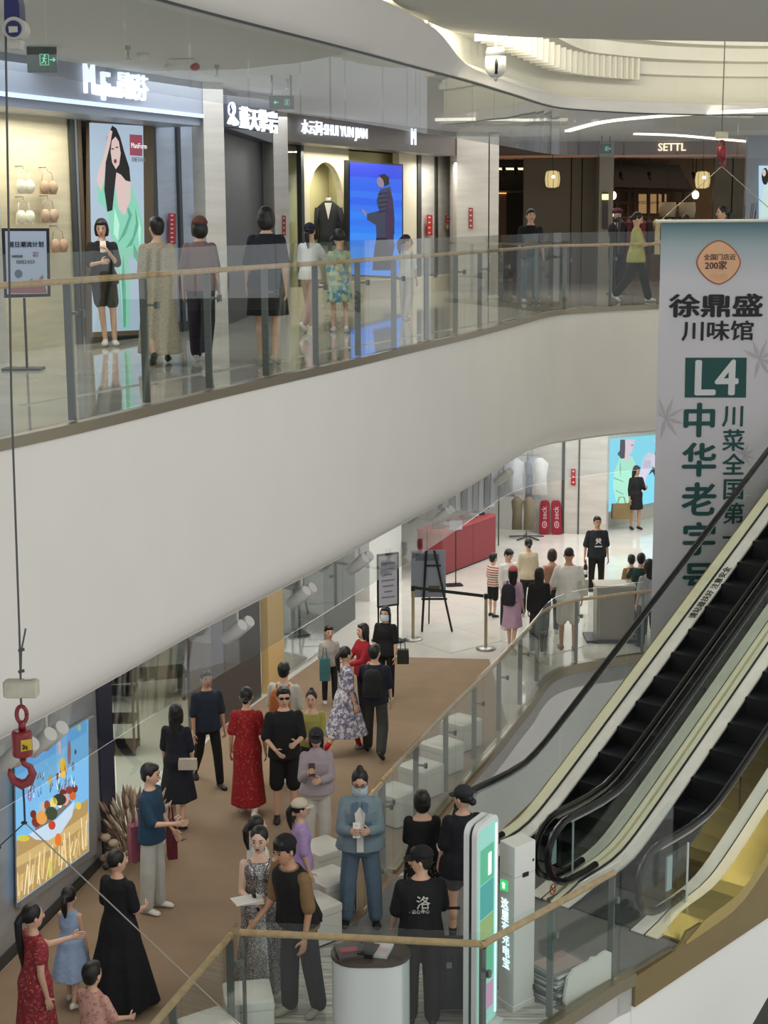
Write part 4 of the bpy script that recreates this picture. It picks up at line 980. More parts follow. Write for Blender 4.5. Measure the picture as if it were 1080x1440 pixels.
# ---- left side
j = person('man in a teal T-shirt and pale trousers standing by the dried plants', 217, 1282, 1074, face=75, fem=False, hair='short', top=cloth((30, 62, 84)), bottom=cloth((186, 186, 180)), bk='wide', vox=NEAR, armL=(4, 8, 30, 0), armR=(25, 8, 70, 10), head=(10, 5))
person('woman in a dark navy dress walking behind the hanging glass pane', 252, 1162, 990, face=170, hair='long', top=cloth((20, 24, 36)), bk='dress', blen=.55, flare=.08, pose=STEP, vox=MID, shoes=shoeb)
person('tall man in a navy T-shirt and dark trousers by the shop pier', 294, 1104, 940, face=25, fem=False, hair='short', top=cloth((30, 40, 56)), bottom=blk, pose=dict(L=(16, 4), R=(-14, 20)), vox=MID, shoes=shoeb, skin='b', grip=(.5, 0))
person('woman in a full-length black dress with her hair tied back, bottom left', 172, 1415, 1196, face=150, hair='lowbun', top=cloth((14, 15, 24)), bk='dress', blen=.90, flare=.20, sleeve=.45, vox=NEAR, armR=(5, 10, 70, 20), armL=(5, 10, 60, 20), shoes=shoeb, fat=1.12, head=(-30, 0))
person('little girl in a pale blue dress holding on beside the black dress', 104, 1412, 1247, face=165, hair='pony', child=True, top=cloth((150, 172, 206)), bk='dress', blen=.52, flare=.10, sleeve=0, pose=STEP, vox=NEAR, armL=(20, 10, 50, 0))
b1 = at(56, 1505, 0)
person('woman in a red floral dress with a long black ponytail, bottom left corner', 56, 1508, 1272, face=125, hair='bigpony', top=pattern('coral_floral', (150, 46, 56), [(206, 120, 110), (92, 40, 44)], 'floral', 24, thr=.3), bk='dress', blen=.62, flare=.05, sleeve=.25, vox=NEAR, armL=(50, 6, 40, 0), armR=(-4, 10, 15, 0), fat=1.05, shoes=shoeb)
person('little boy in a pink printed shirt, cut off by the bottom edge', 137, 1555, 1354, face=150, hair='short', child=True, fem=False, top=pattern('pink_print', (206, 158, 146), [(176, 116, 108)], 'floral', 20, thr=.35), bottom=drk, bk='shorts', vox=NEAR, armL=(20, 10, 30, 0), armR=(20, 10, 50, 0))
# ---- platform group
j18 = person('masked woman in a denim jacket and jeans typing on a phone', 508, 1300, 1082, face=0, hair='topbun', top=cloth((122, 142, 152)), topk='jacket', sleeve=.93, bottom=cloth((100, 122, 142)), bk='wide', mask=True, glasses='clear', armL=(18, 10, 88, 34), armR=(18, 10, 88, 34), pose=dict(L=(3, 3, 5), R=(2, 3, 5)), shoes=mat('black_flat', (24, 22, 24), .5), head=(0, 22), vox=NEAR, fat=1.2, grip=(.7, .7))
phone(j18, 'R', 'white phone held by the woman in the denim jacket', (226, 224, 220))
person('woman with bobbed hair in a black scoop-neck top and dotted skirt', 594, 1312, 1112, face=182, hair='bob', top=blk, topk='off', sleeve=.75, bottom=pattern('dotted', (18, 18, 20), [(200, 196, 190)], 'dots', 34, thr=.22), bk='skirt', blen=.62, flare=.04, armL=(20, 5, 60, 20), armR=(20, 5, 60, 20), vox=NEAR, fat=1.12, shoes=shoeb)
j20 = person('person in a dark cap, black T-shirt and grey shorts photographing with a phone', 650, 1328, 1106, face=195, hair='lowbun', top=cloth((18, 20, 28)), topk='loose', bottom=cloth((92, 90, 92)), bk='shorts', blen=.50, cap_=(cloth((44, 44, 50)), 'front'), armR=(50, 5, 75, 10), armL=(4, 10, 20, 0), vox=NEAR, fat=1.22, sock=drk, shoes=cloth((120, 112, 102)), head=(38, 5), grip=(.2, .7))
phone(j20, 'R', 'phone raised by the person in the dark cap')
j21 = person('man in a black cap and black printed T-shirt holding a microphone by the table', 592, 1440, 1192, face=185, fem=False, hair='short', top=cloth((20, 22, 24)), bottom=cloth((22, 22, 26)), bk='wide', cap_=(cloth((26, 24, 28)), 'front'), armR=(20, 8, 70, 0), armL=(8, 10, 30, 0), vox=NEAR, fat=1.12, head=(75, 5), shoes=shoeb, grip=(.2, .9), facegeo=True)
j22 = person('woman in a silver sequinned full-length gown with red lips', 369, 1398, 1163, face=8, hair='pony', top=pattern('sequins', (150, 148, 150), [(230, 228, 224), (90, 88, 92)], 'dots', 70, rough=.25, thr=.4, metal=.6), topk='vneck', bk='dress', blen=.88, flare=.09, sleeve=0, armL=(10, 6, 80, 40), armR=(10, 6, 85, 20), vox=NEAR, lips=LIPD, skin='p', head=(-15, 5))
j23 = person('man in a black vest, tan T-shirt and black cap beside the gown wearer', 423, 1428, 1166, face=-45, fem=False, hair='short', top=cloth((132, 104, 70)), bottom=cloth((40, 40, 46)), bk='wide', vest=blk, cap_=(cloth((18, 18, 22)), 'beret'), armL=(8, 8, 20, 0), armR=(15, 5, 50, 0), vox=NEAR, fat=1.05, lean=12, skin='b', shoes=cloth((170, 166, 150)), pose=dict(L=(-6, 5), R=(4, 3)))
person('girl in a white T-shirt with a looped ponytail behind the gown wearer', 365, 1345, 1148, face=120, hair='pony', top=wh, bottom=drk, vox=NEAR)
person('girl in a cream cap and lilac T-shirt by the white seat cubes', 425, 1310, 1131, face=100, hair='pony', top=cloth((176, 150, 200)), bottom=cloth((120, 120, 130)), cap_=(cloth((206, 196, 176)), 'front'), vox=NEAR, height=1.45)
person('light-haired person partly hidden behind the escalator, right of the banner foot', 946, 911, 866, face=170, hair='short', hairm=mat('grey_hair', (170, 150, 134), .6), top=blk, vox=FAR, height=1.4)
# ================================================================ THINGS
def flat(pl, pts, off, m, parent, name='printed_shape', th=.004, ox=0, oy=0, s=1.0):
    q = [pl.w(ox+x/s, oy+y/s, off) for x, y in pts]
    return MB().slab(q, pl.n*th).build(name, m, parent)
def ellpts(cx, cy, rx, ry, n=14, a=0): return [(cx+rx*math.cos(2*PI*i/n)*math.cos(a)-ry*math.sin(2*PI*i/n)*math.sin(a), cy+rx*math.cos(2*PI*i/n)*math.sin(a)+ry*math.sin(2*PI*i/n)*math.cos(a)) for i in range(n)]
def T(name, label, cat, loc, group=None):
    e = empty(name, loc); tag(e, label, cat, group); bpy.context.view_layer.update() if False else None
    return e
def put(root, mb, name, m, smooth=False, p=None):
    """mesh given in world space, parented to root (root not rotated)"""
    pr = p or root; o = mb.build(name, m, pr, smooth)
    L = Vector((0, 0, 0)); q = pr
    while q is not None: L = L+q.location; q = q.parent
    o.data.transform(Matrix.Translation(-L)); return o
class WB:                                           # builds children of a thing from world coordinates
    def __init__(s, root): s.r = root
    def __call__(s, mb, name, m, smooth=False, p=None): return put(s.r, mb, name, m, smooth, p)
def wflat(wb, pl, pts, off, m, name='print', th=.003, ox=0, oy=0, s=1.0, p=None):
    return wb(MB().slab([pl.w(ox+x/s, oy+y/s, off) for x, y in pts], pl.n*th), name, m, False, p)
def wtext(wb, body, size, org, u, m, name='lettering', v=(0, 0, 1), bold=0, extrude=.008, sx=1.0, align='LEFT', p=None):
    pr = p or wb.r; o = text(name, body, size, (0, 0, 0), u, m, pr, v, extrude, bold, align, sx)
    L = Vector((0, 0, 0)); q = pr
    while q is not None: L = L+q.location; q = q.parent
    o.location = Vector(org)-L; return o
# ---------------- portrait light box (upper left)
PP = P1b.shift(.06); c = PP.w(165, 466)
r = T('light_box', 'tall backlit portrait of a long-haired woman in a green satin robe', 'light box', (c.x, c.y, UZ)); wb = WB(r)
def zt(pl, px, py, off=0): return pl.w(px, py, off)
TR = dict(ox=110, oy=160, s=4.5)
wb(MB().slab([PP.w(121, 168), PP.w(209, 175), PP.w(209, 470), PP.w(121, 474)], PP.n*.08), 'frame', mat('bronze_frame', (128, 112, 92)))
wflat(wb, PP, [(125.5, 172.5), (201, 177), (204, 464), (130, 467)], .085, emit('ad_pale_blue', (176, 196, 214), .82), 'backlit_panel')
eH = emit('ad_hair', (22, 18, 22), .5); eS = emit('ad_skin', (214, 190, 184), .9); eG = emit('ad_green', (134, 204, 178), .9); eG2 = emit('ad_green_dark', (92, 164, 140), .9); eG3 = emit('ad_green_light', (176, 230, 208), .95)
eR = emit('ad_red', (150, 70, 86), .9); eW = emit('ad_white', (232, 236, 240), .95); eL = emit('ad_lip', (120, 52, 66), .8)
wflat(wb, PP, [(160, 420), (118, 450), (125, 560), (165, 590), (190, 640), (200, 760), (230, 820), (250, 850), (245, 900), (260, 1060), (280, 1360), (322, 1360), (325, 1100), (315, 900), (380, 940), (408, 1000), (405, 820), (410, 700), (380, 580), (345, 480), (330, 440), (320, 560), (290, 650), (255, 610), (235, 480), (200, 440)], .089, eG, 'robe_print', **TR)
for q in ([(300, 560), (340, 640), (300, 760), (250, 820), (290, 730), (320, 650)], [(360, 600), (385, 700), (340, 830), (300, 850), (345, 780), (365, 690)], [(285, 900), (300, 1100), (300, 1350), (288, 1350), (275, 1050)], [(350, 820), (385, 900), (400, 980), (350, 900)]): wflat(wb, PP, q, .093, eG2, 'fold_print', **TR)
for q in ([(230, 600), (260, 700), (250, 800), (225, 760)], [(375, 640), (395, 720), (390, 860), (380, 760)], [(262, 920), (275, 1120), (282, 1300), (268, 1100)]): wflat(wb, PP, q, .093, eG3, 'highlight_print', **TR)
wflat(wb, PP, [(238, 330), (270, 380), (330, 430), (330, 540), (295, 640), (258, 600), (240, 500), (232, 400)], .095, eS, 'chest_print', **TR)
wflat(wb, PP, [(215, 75), (182, 150), (175, 300), (165, 480), (185, 620), (215, 610), (228, 480), (240, 370), (270, 385), (300, 422), (330, 430), (322, 340), (290, 240), (265, 150), (240, 92)], .098, eH, 'hair_print', **TR)
wflat(wb, PP, [(212, 170), (205, 240), (215, 310), (238, 350), (258, 322), (268, 250), (256, 175), (235, 145)], .102, eS, 'face_print', **TR)
wflat(wb, PP, [(195, 100), (215, 110), (200, 200), (172, 310), (162, 430), (142, 490), (118, 430), (125, 370), (165, 260), (185, 150)], .102, eS, 'arm_print', **TR)
for q in (ellpts(234, 300, 9, 14), ): wflat(wb, PP, q, .106, eL, 'lips_print', **TR)
for q in (ellpts(217, 222, 9, 4), ellpts(244, 212, 9, 4)): wflat(wb, PP, q, .106, eH, 'eye_print', **TR)
wflat(wb, PP, [(325, 130), (404, 135), (404, 268), (327, 262)], .095, eR, 'brand_panel', **TR)
o = PP.w(110+335/4.5, 160+215/4.5, .10); wtext(wb, 'ManiForm', .10, o, PP.u, eW, extrude=.002, sx=.95)
o = PP.w(110+338/4.5, 160+300/4.5, .10); wtext(wb, '曼妮芬内衣', .07, o, PP.u, emit('ad_grey', (100, 110, 130), .8), extrude=.002)
# ---------------- storefront signs
def sign_thing(label, cat='sign', loc=None, name='shop_sign', group=None):
    r = T(name, label, cat, loc, group); return r, WB(r)
SGN = emit('sign_white', (235, 242, 255), 1.35)
def bracket_rail(wb, pl, x0, x1, y, off): a = pl.w(x0, y, off); b = pl.w(x1, pl_y(pl, x1, a.z), off); return a, b
def pl_y(pl, px, z, off=0):
    lo, hi = -400, 1500
    for _ in range(40):
        m_ = (lo+hi)/2
        if pl.w(px, m_, off).z > z: lo = m_
        else: hi = m_
    return lo
o = P1.w(118, 130, .05); r, wb = sign_thing('illuminated white script sign with three Chinese characters on the blue-grey header', loc=(o.x, o.y, o.z))
wtext(wb, 'M', .50, o, P1.u, SGN, bold=.02, extrude=.02, sx=.62)
o2 = P1.w(134, 133, .05); wtext(wb, 'ani', .26, o2, P1.u, SGN, bold=.02, extrude=.02, sx=.8)
o2 = P1.w(142, 140, .06); wtext(wb, 'F', .48, o2, (P1.u+Vector((0, 0, .0))), SGN, bold=.02, extrude=.02, sx=.9)
o2 = P1.w(151, 135, .05); wtext(wb, 'orm', .26, o2, P1.u, SGN, bold=.02, extrude=.02, sx=.72)
for k, ch in enumerate('曼妮芬'):
    o2 = P1.w(164.5+12.2*k, 133+2.0*k, .05); wtext(wb, ch, .34, o2, P1.u, SGN, bold=.014, extrude=.02, sx=.95)
SP = Plane(C1+Vector((-.02, 0)), C1+Vector((2.1, 2.9)))   # the projecting sign board of the recess, turned to the walkway
SP = Plane((-2.24, 22.75), (-1.55, 24.6))
o = SP.w(322, 176, .04); r, wb = sign_thing('glowing white sign of four Chinese characters with a climber logo', loc=(o.x, o.y, o.z))
wb(MB().slab([SP.w(319, 134), SP.w(391, 142), SP.w(391, 186), SP.w(319, 178)], -SP.n*.12), 'sign_board', mat('header_dark', (60, 64, 74)))
wb(MB().slab([SP.w(px, py, .02) for px, py in ellpts(324.7, 153.5, 4.6, 10.5)], SP.n*.03), 'logo_head', SGN)
wb(MB().slab([SP.w(px, py, .052) for px, py in [(325, 146), (322.5, 150), (324, 154), (322.8, 158), (325, 160.5), (326.8, 155), (325, 151)]], SP.n*.004), 'logo_mark', emit('logo_blue', (20, 50, 130), .6))
wb(MB().slab([SP.w(px, py, .02) for px, py in [(323, 164), (327, 163), (334, 172), (333, 176), (328, 177), (325, 174), (322, 175), (318.8, 173.5)]], SP.n*.03), 'logo_base', SGN)
for k, ch in enumerate('藍天擎岩'):
    o2 = SP.w(337.5+13.4*k, 177.5+2.0*k, .02); wtext(wb, ch, .335, o2, SP.u, SGN, bold=.018, extrude=.02, sx=.98)
o = P2.w(424, 186, .05); r, wb = sign_thing('small lit shop sign reading SHUI YUN JIAN over the suit window', loc=(o.x, o.y, o.z))
wtext(wb, '水云间·SHUI YUN JIAN', .27, o, P2.u, SGN, bold=.01, extrude=.015, sx=.98)
o = P2.w(578, 203, .05); r, wb = sign_thing('short lit sign of tall white strokes at the right end of the suit window header', loc=(o.x, o.y, o.z))
wtext(wb, 'M', .46, o, P2.u, SGN, bold=.02, extrude=.015, sx=.7)
PBf = PB_.shift(.03); o = PBf.w(925, 212, 0); r, wb = sign_thing('small warm-lit sign on the taupe header over the brown shop', loc=(o.x, o.y, o.z))
wtext(wb, 'SETTL', .26, o, PB_.u, emit('sign_warm', (255, 236, 205), 1.3), bold=.02, extrude=.015)
# ---------------- exit signs
EXG = emit('exit_green', (120, 230, 170), .9); EXB = mat('exit_board', (40, 52, 48), .3)
def runner(wb, c, u, s, m, name='running_figure'):
    u = Vector(u).normalized(); v = Vector((0, 0, 1)); n = u.cross(v)
    P = lambda x, y: c+u*x*s+v*y*s
    mb = MB(); t = -n*.004
    if t.y > 0: t = -t
    def bar(a, b, w_):
        d = Vector((b[0]-a[0], b[1]-a[1])).normalized(); p = Vector((-d.y, d.x))*w_
        mb.slab([P(a[0]+p.x, a[1]+p.y), P(b[0]+p.x, b[1]+p.y), P(b[0]-p.x, b[1]-p.y), P(a[0]-p.x, a[1]-p.y)], t)
    mb.slab([P(.05+.09*math.cos(2*PI*i/10), .36+.09*math.sin(2*PI*i/10)) for i in range(10)], t)
    bar((0, .22), (-.06, -.05), .07); bar((0, .2), (.2, .08), .035); bar((-.02, .2), (-.2, .1), .035); bar((-.06, -.05), (.12, -.2), .045); bar((.12, -.2), (.1, -.4), .04); bar((-.06, -.05), (-.12, -.25), .045); bar((-.12, -.25), (-.3, -.3), .04)
    wb(mb, name, m)
    fr = MB()
    for a, b in (((-.42, .5), (.42, .5)), ((.4, .5), (.4, -.5)), ((-.4, .5), (-.4, -.5)), ((-.42, -.48), (.42, -.48))):
        d = Vector((b[0]-a[0], b[1]-a[1])).normalized(); p = Vector((-d.y, d.x))*.025
        fr.slab([P(a[0]+p.x, a[1]+p.y), P(b[0]+p.x, b[1]+p.y), P(b[0]-p.x, b[1]-p.y), P(a[0]-p.x, a[1]-p.y)], t)
    wb(fr, 'door_outline', m)
def arrow(wb, c, u, s, m, left=False):
    u = Vector(u).normalized(); v = Vector((0, 0, 1)); t = -u.cross(v)*.004; t = t if t.y < 0 else -t; k = -1 if left else 1
    wb(MB().slab([c+u*x*s*k+v*y*s for x, y in [(-.5, .08), (.15, .08), (.0, .32), (.16, .36), (.5, 0), (.16, -.36), (.0, -.32), (.15, -.08), (-.5, -.08)]], t), 'arrow', m)
def exit_sign(px, py, dist, wpx, hpx, rods, label, left=False, u=(1, .12, 0)):
    c = atd(px, py, dist); sc_ = dist*1.0/FPX; w_ = wpx*sc_; h_ = hpx*sc_; u = Vector(u).normalized(); v = Vector((0, 0, 1))
    r, wb = sign_thing(label, loc=c, name='exit_sign')
    n = Vector((u.y, -u.x, 0))
    wb(MB().slab([c-u*w_/2-v*h_/2, c+u*w_/2-v*h_/2, c+u*w_/2+v*h_/2, c-u*w_/2+v*h_/2], -n*.03), 'sign_board', EXB)
    k = -1 if left else 1
    runner(wb, c+u*(w_*.12*(-1 if left else 1))*(-1 if not left else -1)*(-.0)+n*.004+u*(w_*(.22 if left else .08)), u, h_*.42*1.0, EXG)
    arrow(wb, c+n*.004+u*(w_*(-.22 if left else .36)), u, w_*.2, EXG, left)
    for x in (-.38, .38): wb(MB().tube([c+u*w_*x+v*h_/2, Vector(((c+u*w_*x).x, (c+u*w_*x).y, 9.13))], .012, 6), 'hanging_rod', DSTEEL)
exit_sign(59, 84, 17.5, 40, 34, 1, 'hanging green exit sign with a right arrow at the top left')
exit_sign(396, 144, 21.0, 34, 18, 1, 'hanging green exit sign with a left arrow over the white pillar', True)
exit_sign(852, 209, 36.5, 15, 13, 1, 'small distant exit sign above the taupe pillar')
# ---------------- suit mannequin + LED screen
o = P2b.w(463, 387, -.12); DM = (o.y/1); r, wb = sign_thing('dark two-button suit jacket over a white shirt on a headless display bust', 'mannequin', (o.x, o.y, UZ+.35), 'suit_mannequin')
zc = P2b.w(463, 300, -.1).z; bx, by = o.x, o.y; SU = cloth((46, 48, 54))
def ringz(cx, cy, z, rx, ry, n=16): return [Vector((cx+rx*math.cos(2*PI*i/n), cy+ry*math.sin(2*PI*i/n), z)) for i in range(n)]
jk = MB().loft([ringz(bx, by, zc+dz, rx, ry) for dz, rx, ry in ((-.62, .22, .14), (-.4, .20, .13), (-.2, .19, .12), (0, .22, .13), (.12, .22, .11), (.2, .13, .08), (.24, .07, .06))])
wb(jk, 'jacket', SU, True)
for sd in (-1, 1): wb(MB().tube([(bx+sd*.2, by, zc+.1), (bx+sd*.26, by, zc-.15), (bx+sd*.27, by-.03, zc-.5)], [.07, .065, .05], 10), 'sleeve', SU, True)
wb(MB().slab([(bx-.07, by-.135, zc+.2), (bx+.07, by-.135, zc+.2), (bx, by-.16, zc-.12)], (0, .03, 0)), 'shirt_front', wh)
wb(MB().tube([(bx, by, zc+.22), (bx, by, zc+.3)], .05, 10), 'neck_stub', wh, True); wb(MB().tube([(bx, by, zc-.6), (bx, by, UZ+.37)], .025, 8), 'stand_pole', DSTEEL); wb(MB().lathe([(.18, 0), (.18, .02), (.02, .03)], (bx, by, UZ+.35)), 'stand_base', DSTEEL)
wb(MB().tube([(bx, by, zc+.3), (bx, by, 8.6)], .004, 4), 'hanging_wire', DSTEEL)
SCR = P2.shift(-.25); c = SCR.w(528, 388)
r, wb = sign_thing('bright blue video screen showing a woman in a padded jacket in profile', 'screen', (c.x, c.y, UZ+.02), 'display_screen')
wb(MB().slab([SCR.w(490, 225, -.01), SCR.w(567, 231, -.01), SCR.w(567, 392, -.01), SCR.w(490, 388, -.01)], -SCR.n*.1), 'screen_body', BLACK)
BL = [emit('scr_%d' % i, c_, 1.0) for i, c_ in enumerate(((38, 66, 214), (30, 92, 224), (34, 120, 232), (40, 108, 226), (50, 132, 232)))]
for i in range(16):
    f0 = i/16; f1 = (i+1)/16; yl = lambda f: 228+f*(386-228); yr = lambda f: 233+f*(389-233)
    wflat(wb, SCR, [(492, yl(f0)), (565, yr(f0)), (565, yr(f1)), (492, yl(f1))], .0, BL[(0, 0, 1, 1, 3, 1, 3, 2, 3, 2, 4, 2, 4, 4, 2, 4)[i]], 'screen_band', .006)
T2 = dict(ox=300, oy=60, s=2.571); eD = emit('scr_dark', (26, 28, 52), .6); eM = emit('scr_mid', (60, 66, 92), .7); eP = emit('scr_plum', (62, 44, 82), .7); eSk = emit('scr_skin', (150, 130, 150), .8)
wflat(wb, SCR, [(590, 700), (640, 700), (655, 730), (640, 823), (575, 823), (582, 750)], .008, eD, 'trousers_print', **T2)
wflat(wb, SCR, [(604, 530), (640, 520), (652, 600), (655, 690), (640, 705), (590, 705), (588, 660), (556, 640), (556, 618), (600, 608), (590, 570)], .010, eM, 'jacket_print', **T2)
wflat(wb, SCR, [(632, 530), (648, 560), (655, 640), (650, 740), (628, 745), (622, 640)], .013, eP, 'scarf_print', **T2)
for k in range(5): wflat(wb, SCR, [(596, 545+k*16), (628, 540+k*16), (628, 545+k*16), (596, 551+k*16)], .013, eD, 'quilt_line_print', **T2)
wflat(wb, SCR, [(594, 488), (610, 482), (618, 500), (614, 524), (598, 520), (590, 505)], .013, eSk, 'face_print', **T2)
wflat(wb, SCR, [(598, 480), (618, 474), (634, 486), (636, 512), (620, 520), (614, 496)], .016, eH, 'hair_print', **T2)
wflat(wb, SCR, [(556, 618), (540, 600), (536, 606), (550, 628)], .013, eSk, 'hand_print', **T2)
# ---------------- wall plates
def plate(px0, px1, py0, py1, pl, off, col, label, grp=None, txt=None):
    c = pl.w((px0+px1)/2, (py0+py1)/2, off); r, wb = sign_thing(label, 'sign', c, 'wall_sign', grp)
    wb(MB().slab([pl.w(px0, py0, off), pl.w(px1, py0+.5, off), pl.w(px1, py1+.5, off), pl.w(px0, py1, off)], pl.n*.012), 'sign_plate', mat('plate_%02x%02x%02x' % col, col, .4))
    k = max(2, int((py1-py0)/6))
    for i in range(k):
        y = py0+(i+.5)*(py1-py0)/k; x0 = px0+(px1-px0)*.3; x1 = px0+(px1-px0)*.7
        wb(MB().slab([pl.w(x0, y-1, off+.013), pl.w(x1, y-1, off+.013), pl.w(x1, y+1, off+.013), pl.w(x0, y+1, off+.013)], pl.n*.002), 'white_mark', mat('plate_mark', (226, 200, 196), .5))
plate(237, 246.5, 300, 343, P1b, .06, (172, 28, 46), 'narrow vertical red sign on the blue-lit marble, left of the capped woman')
plate(208, 216, 302, 322, P1b, .06, (160, 40, 54), 'small red sign at the right edge of the portrait light box')
plate(275, 285, 301, 318, P1b, .06, (168, 40, 54), 'small red square sign above the brown cap')
plate(600, 607.5, 302, 331, P2b, .08, (182, 34, 34), 'vertical red sign on the white panel right of the blue screen')
plate(626, 634, 303, 313, P2b, .08, (176, 48, 44), 'small red square plate on the white panel beside the pillar')
plate(628, 633, 316, 322, P2b, .08, (196, 176, 90), 'tiny yellow plate beneath the red square plate')
plate(659, 665, 292, 321, PG, .02, (150, 66, 62), 'red and white plate on the light pillar near the brown shop')
plate(397, 401.5, 303, 331, PE, .02, (150, 50, 48), 'thin red plate on the narrow white pillar')
plate(803, 809.5, 659, 682, Q6, .14, (172, 30, 40), 'vertical red sign on the lower panelled pillar')
# ---------------- bras on hangers
def bra(px, py, col, label, grp, w_=.34):
    c = P1b.w(px, py, .12); r, wb = sign_thing(label, 'bra', c, 'bra', grp); u = P1b.u; n = P1b.n; m = cloth(col, .7); v = Vector((0, 0, 1))
    for sd in (-1, 1):
        q = c+u*sd*.085*w_/.34; R = Matrix((u, n, v)).transposed(); wb(MB().ell(q+n*.02, (.08*w_/.34, .055, .085*w_/.34), R, 12, 8), 'cup', m, True)
        wb(MB().tube([q+v*.06+u*sd*.03, q+v*.17+u*sd*.01], .007, 5), 'strap', m, True)
    wb(MB().slab([c-u*w_*.5-v*.09, c+u*w_*.5-v*.09, c+u*w_*.5-v*.02, c-u*w_*.5-v*.02], n*.012), 'band', m)
    wb(MB().tube([c-u*.09+v*.17, c+v*.20, c+u*.09+v*.17], .006, 5), 'hanger_bar', mat('clear_hanger', (220, 218, 205), .2), True)
    wb(MB().tube([c+v*.2, c+v*.24-n*.0, c+v*.24-n*.14], .007, 5), 'hook', STEEL, True)
bra(34, 262, (226, 220, 196), 'cream bra hanging left in the upper row of the travertine wall', 'bras displayed on the travertine wall')
bra(67, 263, (178, 152, 124), 'tan bra hanging right in the upper row of the travertine wall', 'bras displayed on the travertine wall')
bra(34, 305, (230, 224, 200), 'cream bra hanging left in the second row', 'bras displayed on the travertine wall')
bra(68, 303, (182, 158, 132), 'tan bra hanging right in the second row', 'bras displayed on the travertine wall')
bra(82, 345, (186, 156, 130), 'dusky pink bra in the lowest row beside the notice board', 'bras displayed on the travertine wall')
# ---------------- notice board stand (upper left)
c = at(33, 520, UZ); NB = Plane((c.x, c.y), (c.x+1, c.y+.15))
r, wb = sign_thing('black-framed notice stand with Chinese lettering behind the upper railing', 'sign', c, 'notice_stand')
wb(MB().slab([NB.w(2, 321), NB.w(69, 321), NB.w(71, 417), NB.w(6, 419)], -NB.n*.04), 'frame', BLACK)
wb(MB().slab([NB.w(7, 325, .003), NB.w(65, 325, .003), NB.w(67, 413, .003), NB.w(10, 414, .003)], NB.n*.004), 'poster', mat('notice_paper', (172, 184, 204), .6))
INK = mat('ink', (24, 26, 36), .6); INKR = mat('ink_red', (150, 60, 80), .6)
wtext(wb, '假日潮流计划', .064, NB.w(11.5, 347, .01), NB.u, INK, bold=.02, extrude=.002, sx=.98)
wtext(wb, '本期热度', .030, NB.w(16, 362, .01), NB.u, INK, bold=.02, extrude=.002)
wtext(wb, '8882450', .056, NB.w(23, 371, .01), NB.u, INK, extrude=.002)
wtext(wb, '2024\n假日', .030, NB.w(46, 357, .01), NB.u, INKR, extrude=.002)
wb(MB().slab([NB.w(x, y, .01) for x, y in ellpts(26, 385, 5.5, 6)], NB.n*.002), 'round_emblem', mat('ink_blue', (90, 100, 124), .6))
wb(MB().slab([NB.w(x, y, .01) for x, y in [(34, 400), (44, 392), (52, 396), (60, 386), (66, 412), (14, 412), (14, 406)]], NB.n*.002), 'picture_print', mat('ink_rose', (150, 96, 96), .6))
wb(MB().tube([NB.w(34, 419, -.02), (NB.w(34, 419, -.02).x, NB.w(34, 419).y, UZ+.02)], .014, 8), 'pole', BLACK)
wb(MB().box((c.x, c.y+.0, UZ+.012), (.42, .26, .024)), 'base_plate', DSTEEL)
# ---------------- brown shop contents
def atp(px, py, dist): return atd(px, py, dist)
LANT = emit('lantern_glow', (240, 214, 150), .75)
for k, (px, py, lb) in enumerate(((777, 252, 'ribbed paper lantern hanging before the left taupe panels'), (988, 253, 'ribbed paper lantern hanging near the right end of the brown shop'))):
    c = atp(px, py, 38.6); r, wb = sign_thing(lb, 'lantern', c, 'paper_lantern', 'paper lanterns of the brown shop')
    wb(MB().lathe([(.10, -.20), (.155, -.17), (.175, -.08), (.18, 0), (.175, .08), (.155, .17), (.10, .20)], c, 20), 'paper_shade', LANT, True)
    for q in range(8): a_ = q*PI/4; wb(MB().tube([c+Vector((rr*math.cos(a_), rr*math.sin(a_), zz)) for rr, zz in ((.10, -.205), (.165, -.17), (.188, 0), (.165, .17), (.10, .205))], .006, 4), 'rib', BPAN, True)
    wb(MB().tube([c+Vector((0, 0, .2)), (c.x, c.y, 8.78 if False else 9.12)], .008, 5), 'cord', BLACK)
    wb(MB().ell(c-Vector((0, .17, -.05)), (.04, .02, .04)), 'bulb_spot', emit('bulb', (255, 240, 200), 4), True)
r, wb = sign_thing('dark sloping shop awning over timber lattice at the back of the brown shop', 'awning', atp(920, 255, 42.5), 'shop_awning')
Z_ = Plane((2, 42.5), (12, 42.5)); Z2 = Plane((2, 43.4), (12, 43.4))
wb(MB().add([Z_.w(864, 232), Z_.w(955, 232), Z_.w(975, 266), Z_.w(864, 263), Z2.w(864, 232), Z2.w(955, 232), Z2.w(975, 266), Z2.w(864, 263)], [(0, 1, 2, 3), (7, 6, 5, 4), (0, 4, 5, 1), (3, 2, 6, 7), (0, 3, 7, 4), (1, 5, 6, 2)]), 'canopy', DARK)
TIM = mat('dark_timber', (74, 50, 38), .6)
for px in (868, 885, 893, 912, 932, 945, 962): wb(MB().beam(Z2.w(px, 262), Z2.w(px-(8 if px in (885, 962) else 0), 391), .1, .08), 'timber_post', TIM)
for py in (268, 285): wb(MB().beam(Z2.w(862, py), Z2.w(972, py), .08, .08), 'timber_rail', TIM)
for k in range(3): wb(MB().slab([Z2.w(898+14*k, 273, .02), Z2.w(909+14*k, 273, .02), Z2.w(909+14*k, 300, .02), Z2.w(898+14*k, 300, .02)], Z2.n*.02), 'lit_pane', emit('amber_pane', (176, 140, 92), .6))
